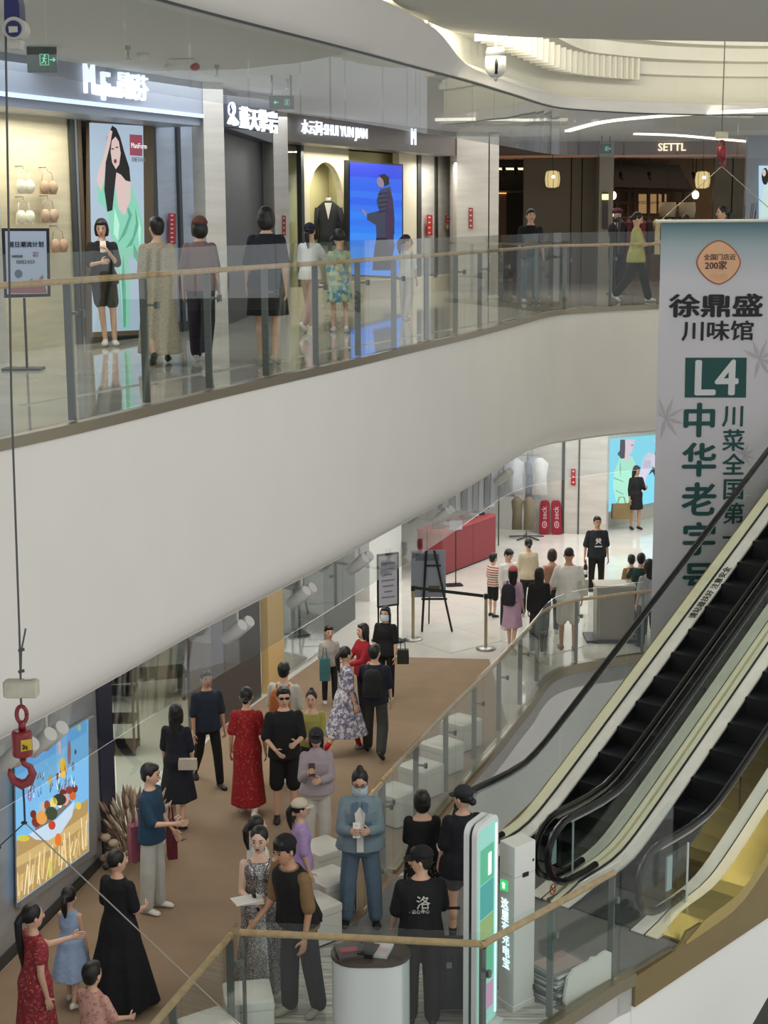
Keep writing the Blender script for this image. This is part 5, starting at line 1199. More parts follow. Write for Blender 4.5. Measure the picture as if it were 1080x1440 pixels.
# mannequin in dark cap
c = at(866, 414, UZ)
r, wb = sign_thing('dark-clothed shop mannequin in a maroon cap behind the yellow T-shirt', 'mannequin', c, 'shop_mannequin')
H = 1.82
wb(MB().loft([ringz(c.x, c.y, UZ+z_, rx, ry) for z_, rx, ry in ((.05, .13, .1), (.5, .16, .12), (.9, .18, .13), (1.15, .15, .11), (1.35, .2, .12), (1.45, .17, .1), (1.52, .07, .06))]), 'coat', blk, True)
wb(MB().ell((c.x, c.y, UZ+1.66), (.085, .1, .12)), 'head', mat('mannequin_grey', (150, 136, 124), .5), True); wb(MB().ell((c.x, c.y+.01, UZ+1.73), (.12, .125, .075)), 'cap', cloth((70, 26, 30)), True)
wb(MB().slab([(c.x-.09, c.y-.14, UZ+1.5), (c.x+.09, c.y-.14, UZ+1.5), (c.x, c.y-.15, UZ+1.35)], (0, .02, 0)), 'collar', wh); wb(MB().box((c.x, c.y, UZ+.02), (.35, .35, .03)), 'base_plate', DSTEEL)
# clothes rack
c = at(915, 415, UZ); r, wb = sign_thing('clothes rail hung with dark, maroon and cream garments in the brown shop', 'clothes rack', c, 'clothes_rack')
zt_ = atp(915, 306, c.y).z
wb(MB().tube([(c.x-.75, c.y, zt_), (c.x+.75, c.y, zt_)], .015, 6), 'rail', BLACK)
for sd in (-1, 1): wb(MB().tube([(c.x+sd*.75, c.y, zt_), (c.x+sd*.75, c.y, UZ+.02)], .015, 6), 'upright', BLACK)
gc = [(30, 26, 30), (80, 24, 34), (60, 20, 30), (104, 30, 40), (40, 30, 30), (196, 180, 140), (210, 196, 160), (170, 130, 90), (60, 50, 44), (30, 30, 34)]
for i, col in enumerate(gc):
    x = c.x-.65+i*.145; g_ = wb(MB().loft([[Vector((x+a_*w__, c.y+b_*.22*d_, z_)) for a_, b_ in ((-1, -1), (1, -1), (1, 1), (-1, 1))] for z_, w__, d_ in ((zt_-.75, .055, 1), (zt_-.3, .05, .9), (zt_-.1, .04, 1), (zt_-.03, .015, .3))]), 'garment', cloth(col), False)
    wb(MB().tube([(x, c.y, zt_-.04), (x, c.y, zt_+.01)], .005, 4), 'hanger_hook', STEEL, False, g_)
for px, py, lb in ((862, 275, 'glowing round lamp peeping from behind the taupe pillar, upper'), (860, 299, 'glowing round lamp peeping from behind the taupe pillar, lower'), (978, 274, 'bright bare bulb lamp hanging near the right lantern')):
    c = atp(px, py, 40.2); r, wb = sign_thing(lb, 'lamp', c, 'globe_lamp'); wb(MB().ell(c, (.09, .09, .11)), 'globe', emit('globe_glow', (255, 236, 190), 2.5), True); wb(MB().tube([c+Vector((0, 0, .1)), (c.x, c.y, 8.75)], .01, 5), 'cord', BLACK)
for px, lb in ((939, 'square cream shade hanging in the brown shop, left one'), (966, 'square cream shade hanging in the brown shop, right one')):
    c = atp(px, 295, 41); r, wb = sign_thing(lb, 'lamp', c, 'cloth_lantern'); wb(MB().loft([ringz(c.x, c.y, c.z+z_, rr, rr, 12) for z_, rr in ((-.2, .2), (0, .23), (.19, .21))]), 'shade', mat('linen_shade', (196, 182, 156), .8), True); wb(MB().tube([c+Vector((0, 0, .19)), (c.x, c.y, 8.75)], .008, 5), 'cord', BLACK)
for px in (872, 912, 974, 690, 708, 725):
    c = atp(px, 243 if px > 800 else 236, 39.9); r, wb = sign_thing('small black track spotlight, %s under the brown shop ceiling' % {872: 'right of the taupe pillar', 912: 'above the dark awning', 974: 'nearest the right lantern', 690: 'leftmost by the light pillar', 708: 'second from the light pillar', 725: 'third from the light pillar'}[px], 'spotlight', c, 'track_spotlight', 'track spotlights of the brown shop'); wb(MB().tube([c, c+Vector((.05, -.06, -.16))], .05, 10), 'lamp_head', BLACK, True); wb(MB().tube([c, (c.x, c.y, 8.80)], .012, 5), 'stem', BLACK)
# lit vertical sign on the taupe pillar
c = atp(850, 290, 38.8); r, wb = sign_thing('narrow vertical pillar sign with a glowing lamp top', 'sign', c, 'pillar_sign'); PL = Plane((2, 38.85), (12, 38.85))
wb(MB().slab([PL.w(847, 270), PL.w(854.5, 270), PL.w(854.5, 322), PL.w(847, 322)], -PL.n*-.06), 'sign_body', mat('sign_dark', (62, 54, 46), .5)); wb(MB().slab([PL.w(846.5, 273, .05), PL.w(855, 273, .05), PL.w(855, 281, .05), PL.w(846.5, 281, .05)], PL.n*.08), 'lamp', emit('sign_lamp', (255, 246, 170), 1.6))
# shelf with warm light at left
r, wb = sign_thing('warm-lit wall shelf in the dark left opening of the brown shop', 'shelf', atp(707, 268, 41.5), 'lit_shelf'); Z3 = Plane((2, 41.5), (12, 41.5))
wb(MB().slab([Z3.w(686, 268), Z3.w(737, 268), Z3.w(737, 271), Z3.w(686, 271)], -Z3.n*.3), 'shelf_board', BPAN); wb(MB().slab([Z3.w(686, 271, .0), Z3.w(712, 271, .0), Z3.w(712, 272.5, .0), Z3.w(686, 272.5, .0)], Z3.n*.04), 'led_strip', emit('amber_led', (255, 170, 90), 1.5)); wb(MB().slab([Z3.w(685, 236, .0), Z3.w(738, 236, .0), Z3.w(738, 239, .0), Z3.w(685, 239, .0)], Z3.n*.04), 'upper_led_strip', emit('warm_led2', (255, 226, 180), 1.5))
wb(MB().slab([Z3.w(686, 273), Z3.w(712, 273), Z3.w(712, 420), Z3.w(686, 420)], -Z3.n*.2), 'side_panel', mat('amber_wood', (120, 84, 56), .6))
# plant by right pillar
c = at(1038, 421, UZ); r, wb = sign_thing('planter of upright grey-green stems beside the cool grey pillar', 'plant', c, 'potted_reeds'); ztp = atp(1038, 272, c.y).z
wb(MB().lathe([(.18, 0), (.24, .45), (.22, .46), (.2, .4)], (c.x, c.y, UZ)), 'pot', mat('grey_pot', (120, 118, 112), .7), True)
rd = random.Random(3)
for i in range(16): a_ = rd.random()*6.3; wb(MB().tube([(c.x+.1*math.cos(a_), c.y+.1*math.sin(a_), UZ+.4), (c.x+.3*math.cos(a_), c.y+.25*math.sin(a_), ztp-rd.random()*.4)], [.015, .006], 4), 'reed', mat('reed_green', (70, 76, 60), .8))
# right small screen
r, wb = sign_thing('tall poster screen of a dark-haired woman at the right edge of the upper floor', 'screen', PZ.w(1080, 270, .05), 'poster_screen')
wb(MB().slab([PZ.w(1067, 233, .02), PZ.w(1110, 233, .02), PZ.w(1110, 308, .02), PZ.w(1067, 308, .02)], PZ.n*.05), 'backlit_panel', emit('ad_sky', (176, 206, 226), 1.0))
wb(MB().slab([PZ.w(x, y, .075) for x, y in [(1074, 262), (1090, 256), (1096, 305), (1069, 305)]], PZ.n*.004), 'dress_print', emit('ad_mint', (190, 214, 206), 1)); wb(MB().slab([PZ.w(x, y, .08) for x, y in ellpts(1076, 248, 5, 12)], PZ.n*.004), 'hair_print', eH); wb(MB().slab([PZ.w(x, y, .085) for x, y in ellpts(1074.5, 243, 2.6, 5)], PZ.n*.004), 'face_print', eS)
# ---------------- ceiling bits on the upper walkway
def dome(px, py, dist, s, label):
    c = atp(px, py, dist); r, wb = sign_thing(label, 'security camera', c, 'dome_camera')
    wb(MB().lathe([(.02, .62*s), (.30*s, .60*s), (.34*s, .50*s), (.36*s, .30*s)], c, 20), 'mount', mat('cam_grey', (150, 150, 148), .4), True)
    wb(MB().lathe([(.36*s, .3*s), (.37*s, .0), (.34*s, -.2*s), (.22*s, -.36*s), (.05, -.40*s)], c, 20), 'housing', mat('cam_white', (212, 212, 208), .35), True)
    wb(MB().tube([c+Vector((0, -.30*s, .22*s)), c+Vector((0, -.36*s, 0)), c+Vector((0, -.26*s, -.3*s))], .06*s, 8), 'lens_slot', BLACK, True)
    wb(MB().ell(c+Vector((0, -.05, -.46*s)), (.06*s, .06*s, .1*s)), 'tip', STEEL, True)
    wb(MB().tube([c+Vector((0, 0, .6*s)), (c.x, c.y, 9.9)], .02, 6), 'stem', STEEL)
dome(697, 92, 21.5, .38, 'white bullet-shaped security camera hanging below the bright cove')
c = atp(603, 48, 20.5); r, wb = sign_thing('slim white sensor hanging from the atrium ceiling left of the dome camera', 'sensor', c, 'ceiling_sensor'); wb(MB().box(c, (.07, .07, .26)), 'sensor_body', mat('cam_white', (212, 212, 208))); wb(MB().tube([c, (c.x, c.y, 10.38)], .01, 5), 'stem', STEEL)
for px, py, col in ((201, 80, 0), (180, 70, 1), (256, 88, 2), (305, 96, 1), (405, 115, 1)):
    c = at(px, py, 9.1); r, wb = sign_thing({0: 'round white smoke detector on the upper ceiling', 1: 'small ceiling sprinkler head %s' % {180: 'above the lit script sign', 305: 'above the marble pillar edge', 405: 'near the left-arrow exit sign'}.get(px), 2: 'twin-lamp emergency light with a red tip on the upper ceiling'}[col], {0: 'smoke detector', 1: 'sprinkler', 2: 'emergency light'}[col], c, {0: 'smoke_detector', 1: 'sprinkler_head', 2: 'emergency_light'}[col], 'ceiling sprinkler heads' if col == 1 else None)
    if col == 1: wb(MB().lathe([(.03, 0), (.03, .04)], c-Vector((0, 0, 0))), 'cap', STEEL); wb(MB().tube([c, c-Vector((0, 0, .08))], .012, 6), 'stem', STEEL); wb(MB().lathe([(.035, -.1), (.035, -.09)], c), 'deflector', STEEL)
    elif col == 0: wb(MB().lathe([(.03, -.04), (.06, -.02), (.07, .04)], c), 'housing', wh, True)
    else:
        wb(MB().box(c, (.3, .08, .07)), 'housing', wh); wb(MB().ell(c+Vector((.15, 0, -.05)), (.06, .06, .05)), 'lamp', mat('red_lens', (170, 50, 50), .3), True); wb(MB().ell(c+Vector((-.15, 0, -.05)), (.06, .06, .05)), 'lamp', wh, True)
# ---------------- hanging hoist hardware
c = atp(32, 1050, 6.2); r, wb = sign_thing('large red crane hook with swivel and yellow label hanging in front of the balcony', 'crane hook', c, 'crane_hook')
RED = mat('hook_red', (128, 20, 30), .4, var=.1, scale=30, coat=.3)
mpp = 6.2*1.03/FPX
def hk(px, py): return atp(px, py, 6.2)
path = [hk(32, 1066), hk(34, 1074), hk(42, 1078), hk(46, 1088), hk(41, 1099), hk(31, 1103), hk(20, 1098), hk(14, 1088), hk(13, 1081)]
wb(MB().tube(path, [.013, .012, .014, .018, .021, .022, .018, .012, .005], 12), 'hook', RED, True)
b0 = hk(31, 1045); wb(MB().lathe([(.018, -.056), (.038, -.054), (.042, -.046), (.042, .046), (.038, .054), (.018, .056)], b0, 24), 'swivel_body', RED, True)
wb(MB().tube([hk(31, 1062), hk(32, 1070)], .012, 8), 'shank', RED, True); wb(MB().tube([hk(31, 1026), hk(31, 1014)], .016, 8), 'neck', RED, True)
ey = hk(30.5, 1005); wb(MB().tube([ey+Vector((.021*math.cos(a_), 0, .036*math.sin(a_))) for a_ in [2*PI*i/20 for i in range(21)]], .009, 8), 'eye_ring', RED, True)
pl = Plane((b0.x-1, b0.y-.044), (b0.x+1, b0.y-.044)); wb(MB().slab([pl.w(29.5, 1041), pl.w(45, 1039), pl.w(45.5, 1054), pl.w(29.5, 1057)], pl.n*.002), 'yellow_label', mat('label_yellow', (206, 176, 40), .5)); wtext(wb, '3t', .028, pl.w(31, 1054, .004), (1, 0, 0), BLACK, extrude=.001, bold=.02)
c = hk(30, 968); r, wb = sign_thing('whitish worn rectangular weight block above the red hook', 'block', c, 'counterweight_block'); wb(MB().loft([[c+Vector((x*(.070-q), y*(.03-q), z_)) for x, y in ((-1, -.8), (-.9, -1), (.9, -1), (1, -.8), (1, .8), (.9, 1), (-.9, 1), (-1, .8))] for z_, q in ((-.036, .008), (-.030, .0), (.030, 0), (.036, .008))]), 'block_body', mat('dirty_white', (186, 182, 164), .7, var=.14, scale=14)); wb(MB().box(c+Vector((.03, 0, .038)), (.03, .02, .008)), 'top_clip', STEEL)
GRY = mat('wire_grey', (92, 94, 92), .5, .5)
r, wb = sign_thing('thin grey hoist cable running down to the weight block', 'cable', hk(28, 955), 'hoist_cable'); wb(MB().tube([hk(6, -60), hk(9, 120), hk(16, 560), hk(27, 880), hk(29, 955)], .0045, 6), 'wire_rope', GRY); wb(MB().tube([hk(36, 884), hk(30, 915), hk(29, 955)], .004, 5), 'loose_strand', GRY)
wb(MB().tube([hk(26, 915), hk(34, 913)], .007, 6), 'clamp', GRY); wb(MB().tube([hk(26, 945), hk(34, 943)], .007, 6), 'clamp', GRY); wb(MB().tube([hk(29, 978), hk(30, 992)], .005, 6), 'lower_link', GRY)
r, wb = sign_thing('dark sling wires spreading left and right below the red hook', 'cable', hk(35, 1157), 'sling_wire'); WG = mat('sling_dark', (50, 54, 60), .5, .3)
wb(MB().tube([hk(32, 1100), hk(34, 1130), hk(35, 1157)], .0045, 6), 'drop_wire', mat('navy_wire', (24, 34, 66), .5)); wb(MB().tube([hk(35, 1157), hk(-30, 1217)], .003, 6), 'left_wire', WG); wb(MB().tube([hk(35, 1157), hk(335, 1440)], .003, 6), 'right_wire', mat('light_wire', (150, 146, 136), .4, .5)); wb(MB().ell(hk(34, 1157), (.014, .008, .008)), 'junction_ring', WG, True); wb(MB().ell(hk(0, 1192), (.006, .006, .006)), 'turnbuckle', WG, True)
c = hk(24, 42); r, wb = sign_thing('blue hoist motor with a round badge in the top left corner', 'hoist', c, 'chain_hoist'); NV = mat('hoist_blue', (16, 26, 84), .45)
wb(MB().loft([[hk(x0, y) + Vector((0, q, 0)) for x0, q in ((xa, -.05), (xb, -.05), (xb, .05), (xa, .05))] for y, xa, xb in ((-40, 8, 32), (-2, 11, 29), (8, 10, 31), (28, 10, 32))]), 'motor_body', NV)
wb(MB().slab([hk(x, y)-Vector((0, .055, 0)) for x, y in ellpts(24, 42, 16, 16, 24)], (0, .09, 0)), 'round_cover', mat('cover_grey', (176, 174, 166), .5)); wb(MB().slab([hk(x, y)-Vector((0, .062, 0)) for x, y in ellpts(24, 43, 11, 11.5, 24)], (0, .006, 0)), 'blue_badge', NV); wb(MB().slab([hk(x, y)-Vector((0, .068, 0)) for x, y in ((17.5, 40), (30, 40), (30.5, 48), (18.5, 49))], (0, .005, 0)), 'badge_plate', mat('cover_grey', (176, 174, 166))); wb(MB().slab([hk(x, y)-Vector((0, .04, 0)) for x, y in ((14, 57), (32, 57), (31, 70), (15.5, 70))], (0, .07, 0)), 'lower_housing', mat('cover_grey', (176, 174, 166)))
# small second hook and the banner
BD = 22.6
def bp_(px, py, o_=0): return atp(px, py, BD-o_)
c = bp_(1015, 215); r, wb = sign_thing('small distant red hook above the banner', 'crane hook', c, 'crane_hook')
wb(MB().lathe([(.05, -.09), (.07, -.07), (.07, .07), (.05, .09)], bp_(1015, 214), 14), 'swivel_body', RED, True); wb(MB().tube([bp_(1015, 222), bp_(1019, 226), bp_(1018, 233), bp_(1013, 232), bp_(1012, 228)], [.025, .03, .03, .02, .01], 8), 'hook', RED, True); wb(MB().tube([bp_(1015, 205)+Vector((.04*math.cos(a_), 0, .07*math.sin(a_))) for a_ in [2*PI*i/12 for i in range(13)]], .018, 6), 'eye_ring', RED, True); wb(MB().box(bp_(1015, 190), (.16, .1, .09)), 'weight', mat('dirty_white', (186, 182, 164)))
wb(MB().tube([bp_(1015, 190), (bp_(1015, 190).x, BD, 10.38)], .008, 5), 'cable', GRY)
r, wb = sign_thing('tall hanging white and green banner with dark green Chinese lettering and L4', 'banner', bp_(1010, 312), 'hanging_banner')
bT = bp_(930, 313); bw = (1095-930)*BD/FPX*1.02; zT = bT.z; zB = -1.2; x0 = bT.x; yb = bT.y
nseg = 24
fab = bpy.data.materials.new('banner_fabric'); fab.use_nodes = True; nt = fab.node_tree; bs = nt.nodes['Principled BSDF']; bs.inputs['Roughness'].default_value = .75
tc = nt.nodes.new('ShaderNodeTexCoord'); sx_ = nt.nodes.new('ShaderNodeSeparateXYZ'); rp = nt.nodes.new('ShaderNodeValToRGB'); nt.links.new(tc.outputs['Generated'], sx_.inputs[0]); nt.links.new(sx_.outputs['Z'], rp.inputs[0]); nt.links.new(rp.outputs[0], bs.inputs['Base Color'])
e = rp.color_ramp.elements; e[0].position = .80; e[0].color = lin((198, 196, 202)); e[1].position = 1.0; e[1].color = lin((84, 118, 126))
for p_, cc in ((.90, (196, 196, 204)), (.955, (160, 174, 182)), (.992, (98, 128, 136))): q = rp.color_ramp.elements.new(p_); q.color = lin(cc)
wb(MB().box((x0+bw/2, yb+.005, (zT+zB)/2), (bw, .006, zT-zB)), 'banner_cloth', fab)
wb(MB().tube([(x0-.08, yb, zT+.02), (x0+bw+.08, yb, zT+.02)], .022, 8), 'top_bar', mat('banner_bar', (222, 220, 206), .4)); wb(MB().tube([(x0-.02, yb, zT+.02), bp_(1015, 234)], .006, 5), 'hanging_wire', mat('light_wire', (150, 146, 136))); wb(MB().tube([(x0+bw, yb, zT+.02), bp_(1015, 234)], .006, 5), 'hanging_wire', MC['light_wire'])
BP = Plane((x0, yb), (x0+1, yb)); GRN = mat('print_green', (24, 74, 72), .7); BLK = mat('print_black', (26, 26, 28), .7); UX = (1, 0, 0)
def bt(body, px, py, hpx, m, sx=1.0, bold=.02, nm='lettering'): return wtext(wb, body, hpx*BD/FPX*1.09, BP.w(px, py, .0095), UX, m, nm, bold=bold, extrude=.001, sx=sx)
bt('徐鼎盛', 940.5, 443, 31, BLK, 1.30, .035); bt('川味馆', 958, 476.5, 27, BLK, 1.16, .02)
wb(MB().slab([BP.w(x, y, .006) for x, y in ((964, 503), (1050, 503), (1049, 559), (963, 559))], BP.n*.002), 'green_panel', GRN)
LW = mat('print_white', (206, 208, 210), .7); bt('L4', 973, 555, 64, LW, .95, .022)
for k, ch in enumerate('中华老字号'): bt(ch, 957.5, 610+k*55.5, 47, GRN, 1.0, .03)
for k, ch in enumerate('川菜全国第一'): bt(ch, 1015, 597+k*34.2, 30, GRN, 1.0, .02)
for ch, yy in (('川', 0),): pass
BZ = mat('print_bronze', (214, 168, 132), .6)
def rsq(cx, cy, r_, n=32): return [(cx+r_*math.copysign(abs(math.cos(t_))**1.25, math.cos(t_)), cy+r_*math.copysign(abs(math.sin(t_))**1.25, math.sin(t_))) for t_ in [2*PI*i/n for i in range(n)]]
wb(MB().slab([BP.w(x, y, .006) for x, y in rsq(1010.5, 369, 31.5)], BP.n*.001), 'medallion_border', mat('print_rust', (150, 84, 60), .6)); wb(MB().slab([BP.w(x, y, .0075) for x, y in rsq(1010.5, 369, 29.5)], BP.n*.001), 'medallion', BZ)
MBW = mat('print_brown', (72, 44, 34), .7); wtext(wb, '全国门店近', .092, BP.w(989.5, 365, .009), UX, MBW, extrude=.001, bold=.02); wtext(wb, '200家', .130, BP.w(991, 378, .009), UX, MBW, extrude=.001, bold=.03, sx=.98)
for a_ in range(9): t_ = PI*(.1+.8*a_/8); wb(MB().beam(BP.w(1010.5+5*math.cos(t_), 384+3*math.sin(t_), .0088), BP.w(1010.5+14*math.cos(t_), 384+11*math.sin(t_), .0088), .005, .002), 'ray', mat('print_rust', (150, 84, 60)))
LF = mat('print_leaf', (176, 174, 178), .8)
for cx, cy, s_ in ((936, 588, 24), (1068, 505, 22), (1046, 640, 14)):
    for a_ in (-2.6, -1.9, -1.2, -.5, .3, 1.0, 1.8): wb(MB().slab([BP.w(max(926, x), y, .0055) for x, y in [(cx, cy), (cx+s_*.5*math.cos(a_-.22), cy+s_*.5*math.sin(a_-.22)), (cx+s_*1.3*math.cos(a_), cy+s_*1.3*math.sin(a_)), (cx+s_*.5*math.cos(a_+.22), cy+s_*.5*math.sin(a_+.22))] ], BP.n*.0004), 'leaf_print', LF)
# ================================================================ LOWER GALLERY THINGS
# harvest light box
HB = Q1.shift(.02); c = HB.w(73, 1235); r, wb = sign_thing('glowing light box of an autumn harvest bowl over golden wheat', 'light box', (c.x, c.y, .5), 'light_box')
wb(MB().slab([HB.w(19, 1068), HB.w(128, 1006), HB.w(129, 1199), HB.w(22, 1276)], HB.n*.06), 'frame', mat('lightbox_frame', (150, 150, 150), .4))
wb(MB().slab([HB.w(21, 1070, .065), HB.w(124, 1011, .065), HB.w(125, 1197, .065), HB.w(24, 1270, .065)], HB.n*.003), 'sky_panel', emit('hv_sky', (120, 186, 232), .95))
H5 = dict(ox=0, oy=1000, s=5.143)
def hv(pts, col, off=.07, nm='print_shape', st=.95): wflat(wb, HB, pts, off, emit('hv_%02x%02x%02x' % col, col, st), nm, .002, **H5)
hv([(108, 350), (355, 230), (625, 60), (625, 150), (360, 330), (110, 470)], (104, 170, 226), .069)
hv([(118, 940), (300, 850), (470, 760), (636, 630), (641, 1010), (122, 1386)], (178, 148, 96), .069, 'wheat_field')
hv([(118, 1060), (400, 900), (641, 740), (641, 800), (400, 985), (118, 1130)], (206, 176, 118), .072, 'wheat_band')
hv([(120, 1200), (641, 880), (641, 930), (120, 1270)], (196, 160, 96), .072, 'wheat_band')
rd = random.Random(5)
for i in range(46):
    x = 128+rd.random()*500; yb_ = 1380-(x-122)*.70-rd.random()*60; h_ = 120+rd.random()*130; dx = rd.random()*50-20
    hv([(x, yb_), (x+5, yb_), (x+dx+4, yb_-h_), (x+dx, yb_-h_)], ((236, 216, 164), (220, 190, 124), (242, 230, 190))[i % 3], .074+.0004*(i % 3), 'wheat_stalk')
hv([(210, 895), (260, 860), (400, 790), (540, 650), (520, 760), (440, 880), (350, 935), (260, 930)], (196, 218, 236), .076, 'bowl')
hv([(255, 865), (400, 780), (520, 660), (500, 640), (380, 740), (250, 820)], (120, 116, 106), .079, 'bowl_rim')
for x, y, rx, ry, col in ((300, 770, 40, 52, (226, 160, 80)), (262, 800, 34, 40, (126, 50, 36)), (240, 745, 22, 30, (110, 46, 34)), (370, 740, 46, 50, (58, 72, 50)), (430, 640, 50, 44, (48, 56, 44)), (388, 660, 26, 36, (236, 214, 110)), (470, 640, 28, 42, (228, 160, 160)), (434, 675, 14, 26, (238, 232, 220)), (525, 610, 26, 36, (206, 104, 52)), (540, 560, 22, 30, (120, 48, 40)), (500, 570, 26, 30, (138, 60, 44)), (455, 590, 26, 26, (104, 46, 40)), (340, 680, 22, 36, (140, 70, 50)), (310, 690, 16, 34, (206, 180, 150)), (420, 930, 24, 48, (226, 120, 40)), (375, 825, 26, 34, (196, 70, 40)), (170, 920, 44, 24, (206, 196, 70)), (568, 685, 18, 28, (230, 196, 60)), (455, 410, 26, 76, (236, 190, 60)), (500, 300, 12, 90, (150, 110, 110)), (430, 260, 8, 60, (226, 180, 150)), (215, 610, 18, 44, (140, 130, 190)), (362, 500, 14, 40, (190, 170, 90)), (545, 295, 8, 20, (70, 96, 150)), (528, 400, 10, 36, (120, 130, 150)), (420, 470, 14, 24, (120, 46, 50)), (574, 120, 10, 26, (180, 200, 120)), (365, 1140, 12, 70, (206, 206, 90))):
    hv(ellpts(x, y, rx, ry, 10), col, .081+.0003*(int(x) % 7), 'flower_print')
rd = random.Random(9)
for i in range(40): x = 200+rd.random()*380; y = 640-(x-200)*.25-rd.random()*140; hv([(x, y), (x+8, y), (x+6+rd.random()*30-15, y-30-rd.random()*40)], ((90, 110, 160), (226, 232, 240), (150, 76, 50), (76, 96, 66))[i % 4], .083, 'leaf_print')
# cyan portrait screen
SC = Q7.shift(.03); c = SC.w(888, 700); r, wb = sign_thing('large cyan backlit screen with two figures joining hands', 'screen', (c.x, c.y, .4), 'backlit_screen')
wb(MB().slab([SC.w(851.5, 618), SC.w(925, 611), SC.w(1010, 606), SC.w(1010, 690), SC.w(925, 704), SC.w(851, 719.5)], SC.n*.08), 'backlit_panel', emit('cy_bg', (122, 206, 226), 1.05))
H9 = dict(ox=840, oy=600, s=9.0)
def cy(pts, col, off, nm='print_shape', st=1.0): wflat(wb, SC, pts, off, emit('cy_%02x%02x%02x' % col, col, st), nm, .003, **H9)
cy([(285, 400), (215, 560), (200, 760), (240, 950), (290, 1010), (360, 1020), (560, 960), (570, 880), (540, 700), (500, 520), (440, 370), (330, 400)], (166, 226, 200), .084, 'mint_jacket')
for q in ([(210, 640), (330, 690), (330, 700), (212, 660)], [(230, 800), (330, 850), (330, 862), (232, 815)], [(280, 420), (300, 520), (290, 640), (282, 520)]): cy(q, (110, 180, 160), .089, 'fold_print')
cy([(330, 165), (470, 165), (455, 260), (430, 330), (400, 350), (415, 430), (345, 430), (335, 300)], (216, 196, 206), .089, 'face_print'); cy([(290, 165), (350, 165), (352, 260), (345, 400), (300, 405), (255, 345), (285, 300)], (60, 52, 66), .093, 'hair_print'); cy(ellpts(440, 235, 14, 10, 8), (176, 80, 110), .095, 'lips_print')
cy([(640, 330), (680, 330), (700, 420), (690, 500), (620, 640), (570, 830), (545, 960), (510, 880), (530, 620), (570, 460), (590, 390)], (206, 200, 220), .092, 'hand_print'); cy([(670, 380), (720, 330), (760, 480), (740, 540), (700, 500)], (216, 206, 222), .096, 'hand_print')
cy([(765, 280), (720, 340), (740, 450), (650, 610), (700, 570), (745, 680), (900, 760), (900, 165), (780, 165)], (40, 40, 58), .088, 'dark_jacket_print'); cy([(700, 165), (780, 165), (780, 300), (745, 260), (740, 200)], (216, 190, 200), .094, 'face_print')
for q in (600, 622, 645, 668): cy([(q, 430), (q+6, 430), (q-10, 520), (q-15, 520)], (150, 140, 170), .098, 'finger_line')
# ---------------- wall-washer spotlights
SPM = mat('spot_white', (206, 206, 202), .4)
UI = offset(UE, .40)
names = {30: 'twin grey cylinder spotlight nearest the harvest light box, behind the hook', 72: 'twin grey cylinder spotlight overlapping the harvest light box top', 340: 'twin white spotlight above the dark shop pier', 430: 'twin white spotlight above the man in the pale T-shirt', 512: 'twin white spotlight above the masked person in black', 629: 'twin white spotlight above the red counter', 714: 'twin white spotlight below the highest bend of the balcony'}
for px, lb in names.items():
    p, t = pxpoint(UI, px-6, 3.1)
    n = Vector((-t.y, t.x, 0)); p = Vector((p.x, p.y, 3.16)); r, wb = sign_thing(lb, 'spotlight', p, 'wall_spotlight', 'twin spotlights under the balcony'); ax = (n*-.5+Vector((0, 0, .42))+t*-.1).normalized()
    for k in (-1, 1):
        q = p+t*.085*k; a = q-ax*.15; b = q+ax*.15
        wb(MB().tube([a, a+ax*.01, b-ax*.01, b], [.06, .066, .066, .06], 14), 'lamp_head', SPM, 'auto'); wb(MB().tube([a-ax*.004, a+ax*.01], .05, 12), 'lens', BLACK)
    wb(MB().tube([p, (p.x, p.y, 3.38)], .015, 6), 'stem', SPM)
# ---------------- dried plants
c = at(168, 1212, 0)+Vector((.16, .05, 0)); r, wb = sign_thing('clump of dried pampas and beige flowers at the foot of the wall', 'dried plants', c, 'dried_bouquet'); rd = random.Random(12)
PM = [mat('pampas_%d' % i, col, .95, bump=.8, bscale=120) for i, col in enumerate(((186, 168, 144), (166, 144, 120), (200, 186, 164), (140, 108, 94)))]
for i in range(120):
    a_ = rd.random()*2*PI; rr_ = rd.random()*.34; h_ = .2+rd.random()*.6*(1-rr_); tip = c+Vector((rr_*1.5*math.cos(a_), rr_*1.3*math.sin(a_), h_)); b_ = c+Vector((rr_*.5*math.cos(a_), rr_*.5*math.sin(a_), .02)); m_ = b_.lerp(tip, .5)+Vector((0, 0, .08))
    wb(MB().tube([b_, m_, tip], .004, 4), 'stem', PM[i % 4]); d_ = (tip-m_).normalized(); L_ = .12+rd.random()*.08; wb(MB().tube([tip-d_*.03, tip+d_*L_*.2, tip+d_*L_*.6, tip+d_*L_], [.006, .022, .018, .003], 6), 'plume', PM[i % 4], True)
for i in range(14):
    a_ = rd.random()*2*PI; q = c+Vector((.35*math.cos(a_), .35*math.sin(a_)-.1, .12+rd.random()*.3)); wb(MB().ell(q, (.06, .06, .045)), 'dried_flower', PM[(i+2) % 4], True)
wb(MB().tube([at(190, 1215, .25), at(200, 1200, .5), at(198, 1190, .35)], .01, 5), 'twig', PM[1])
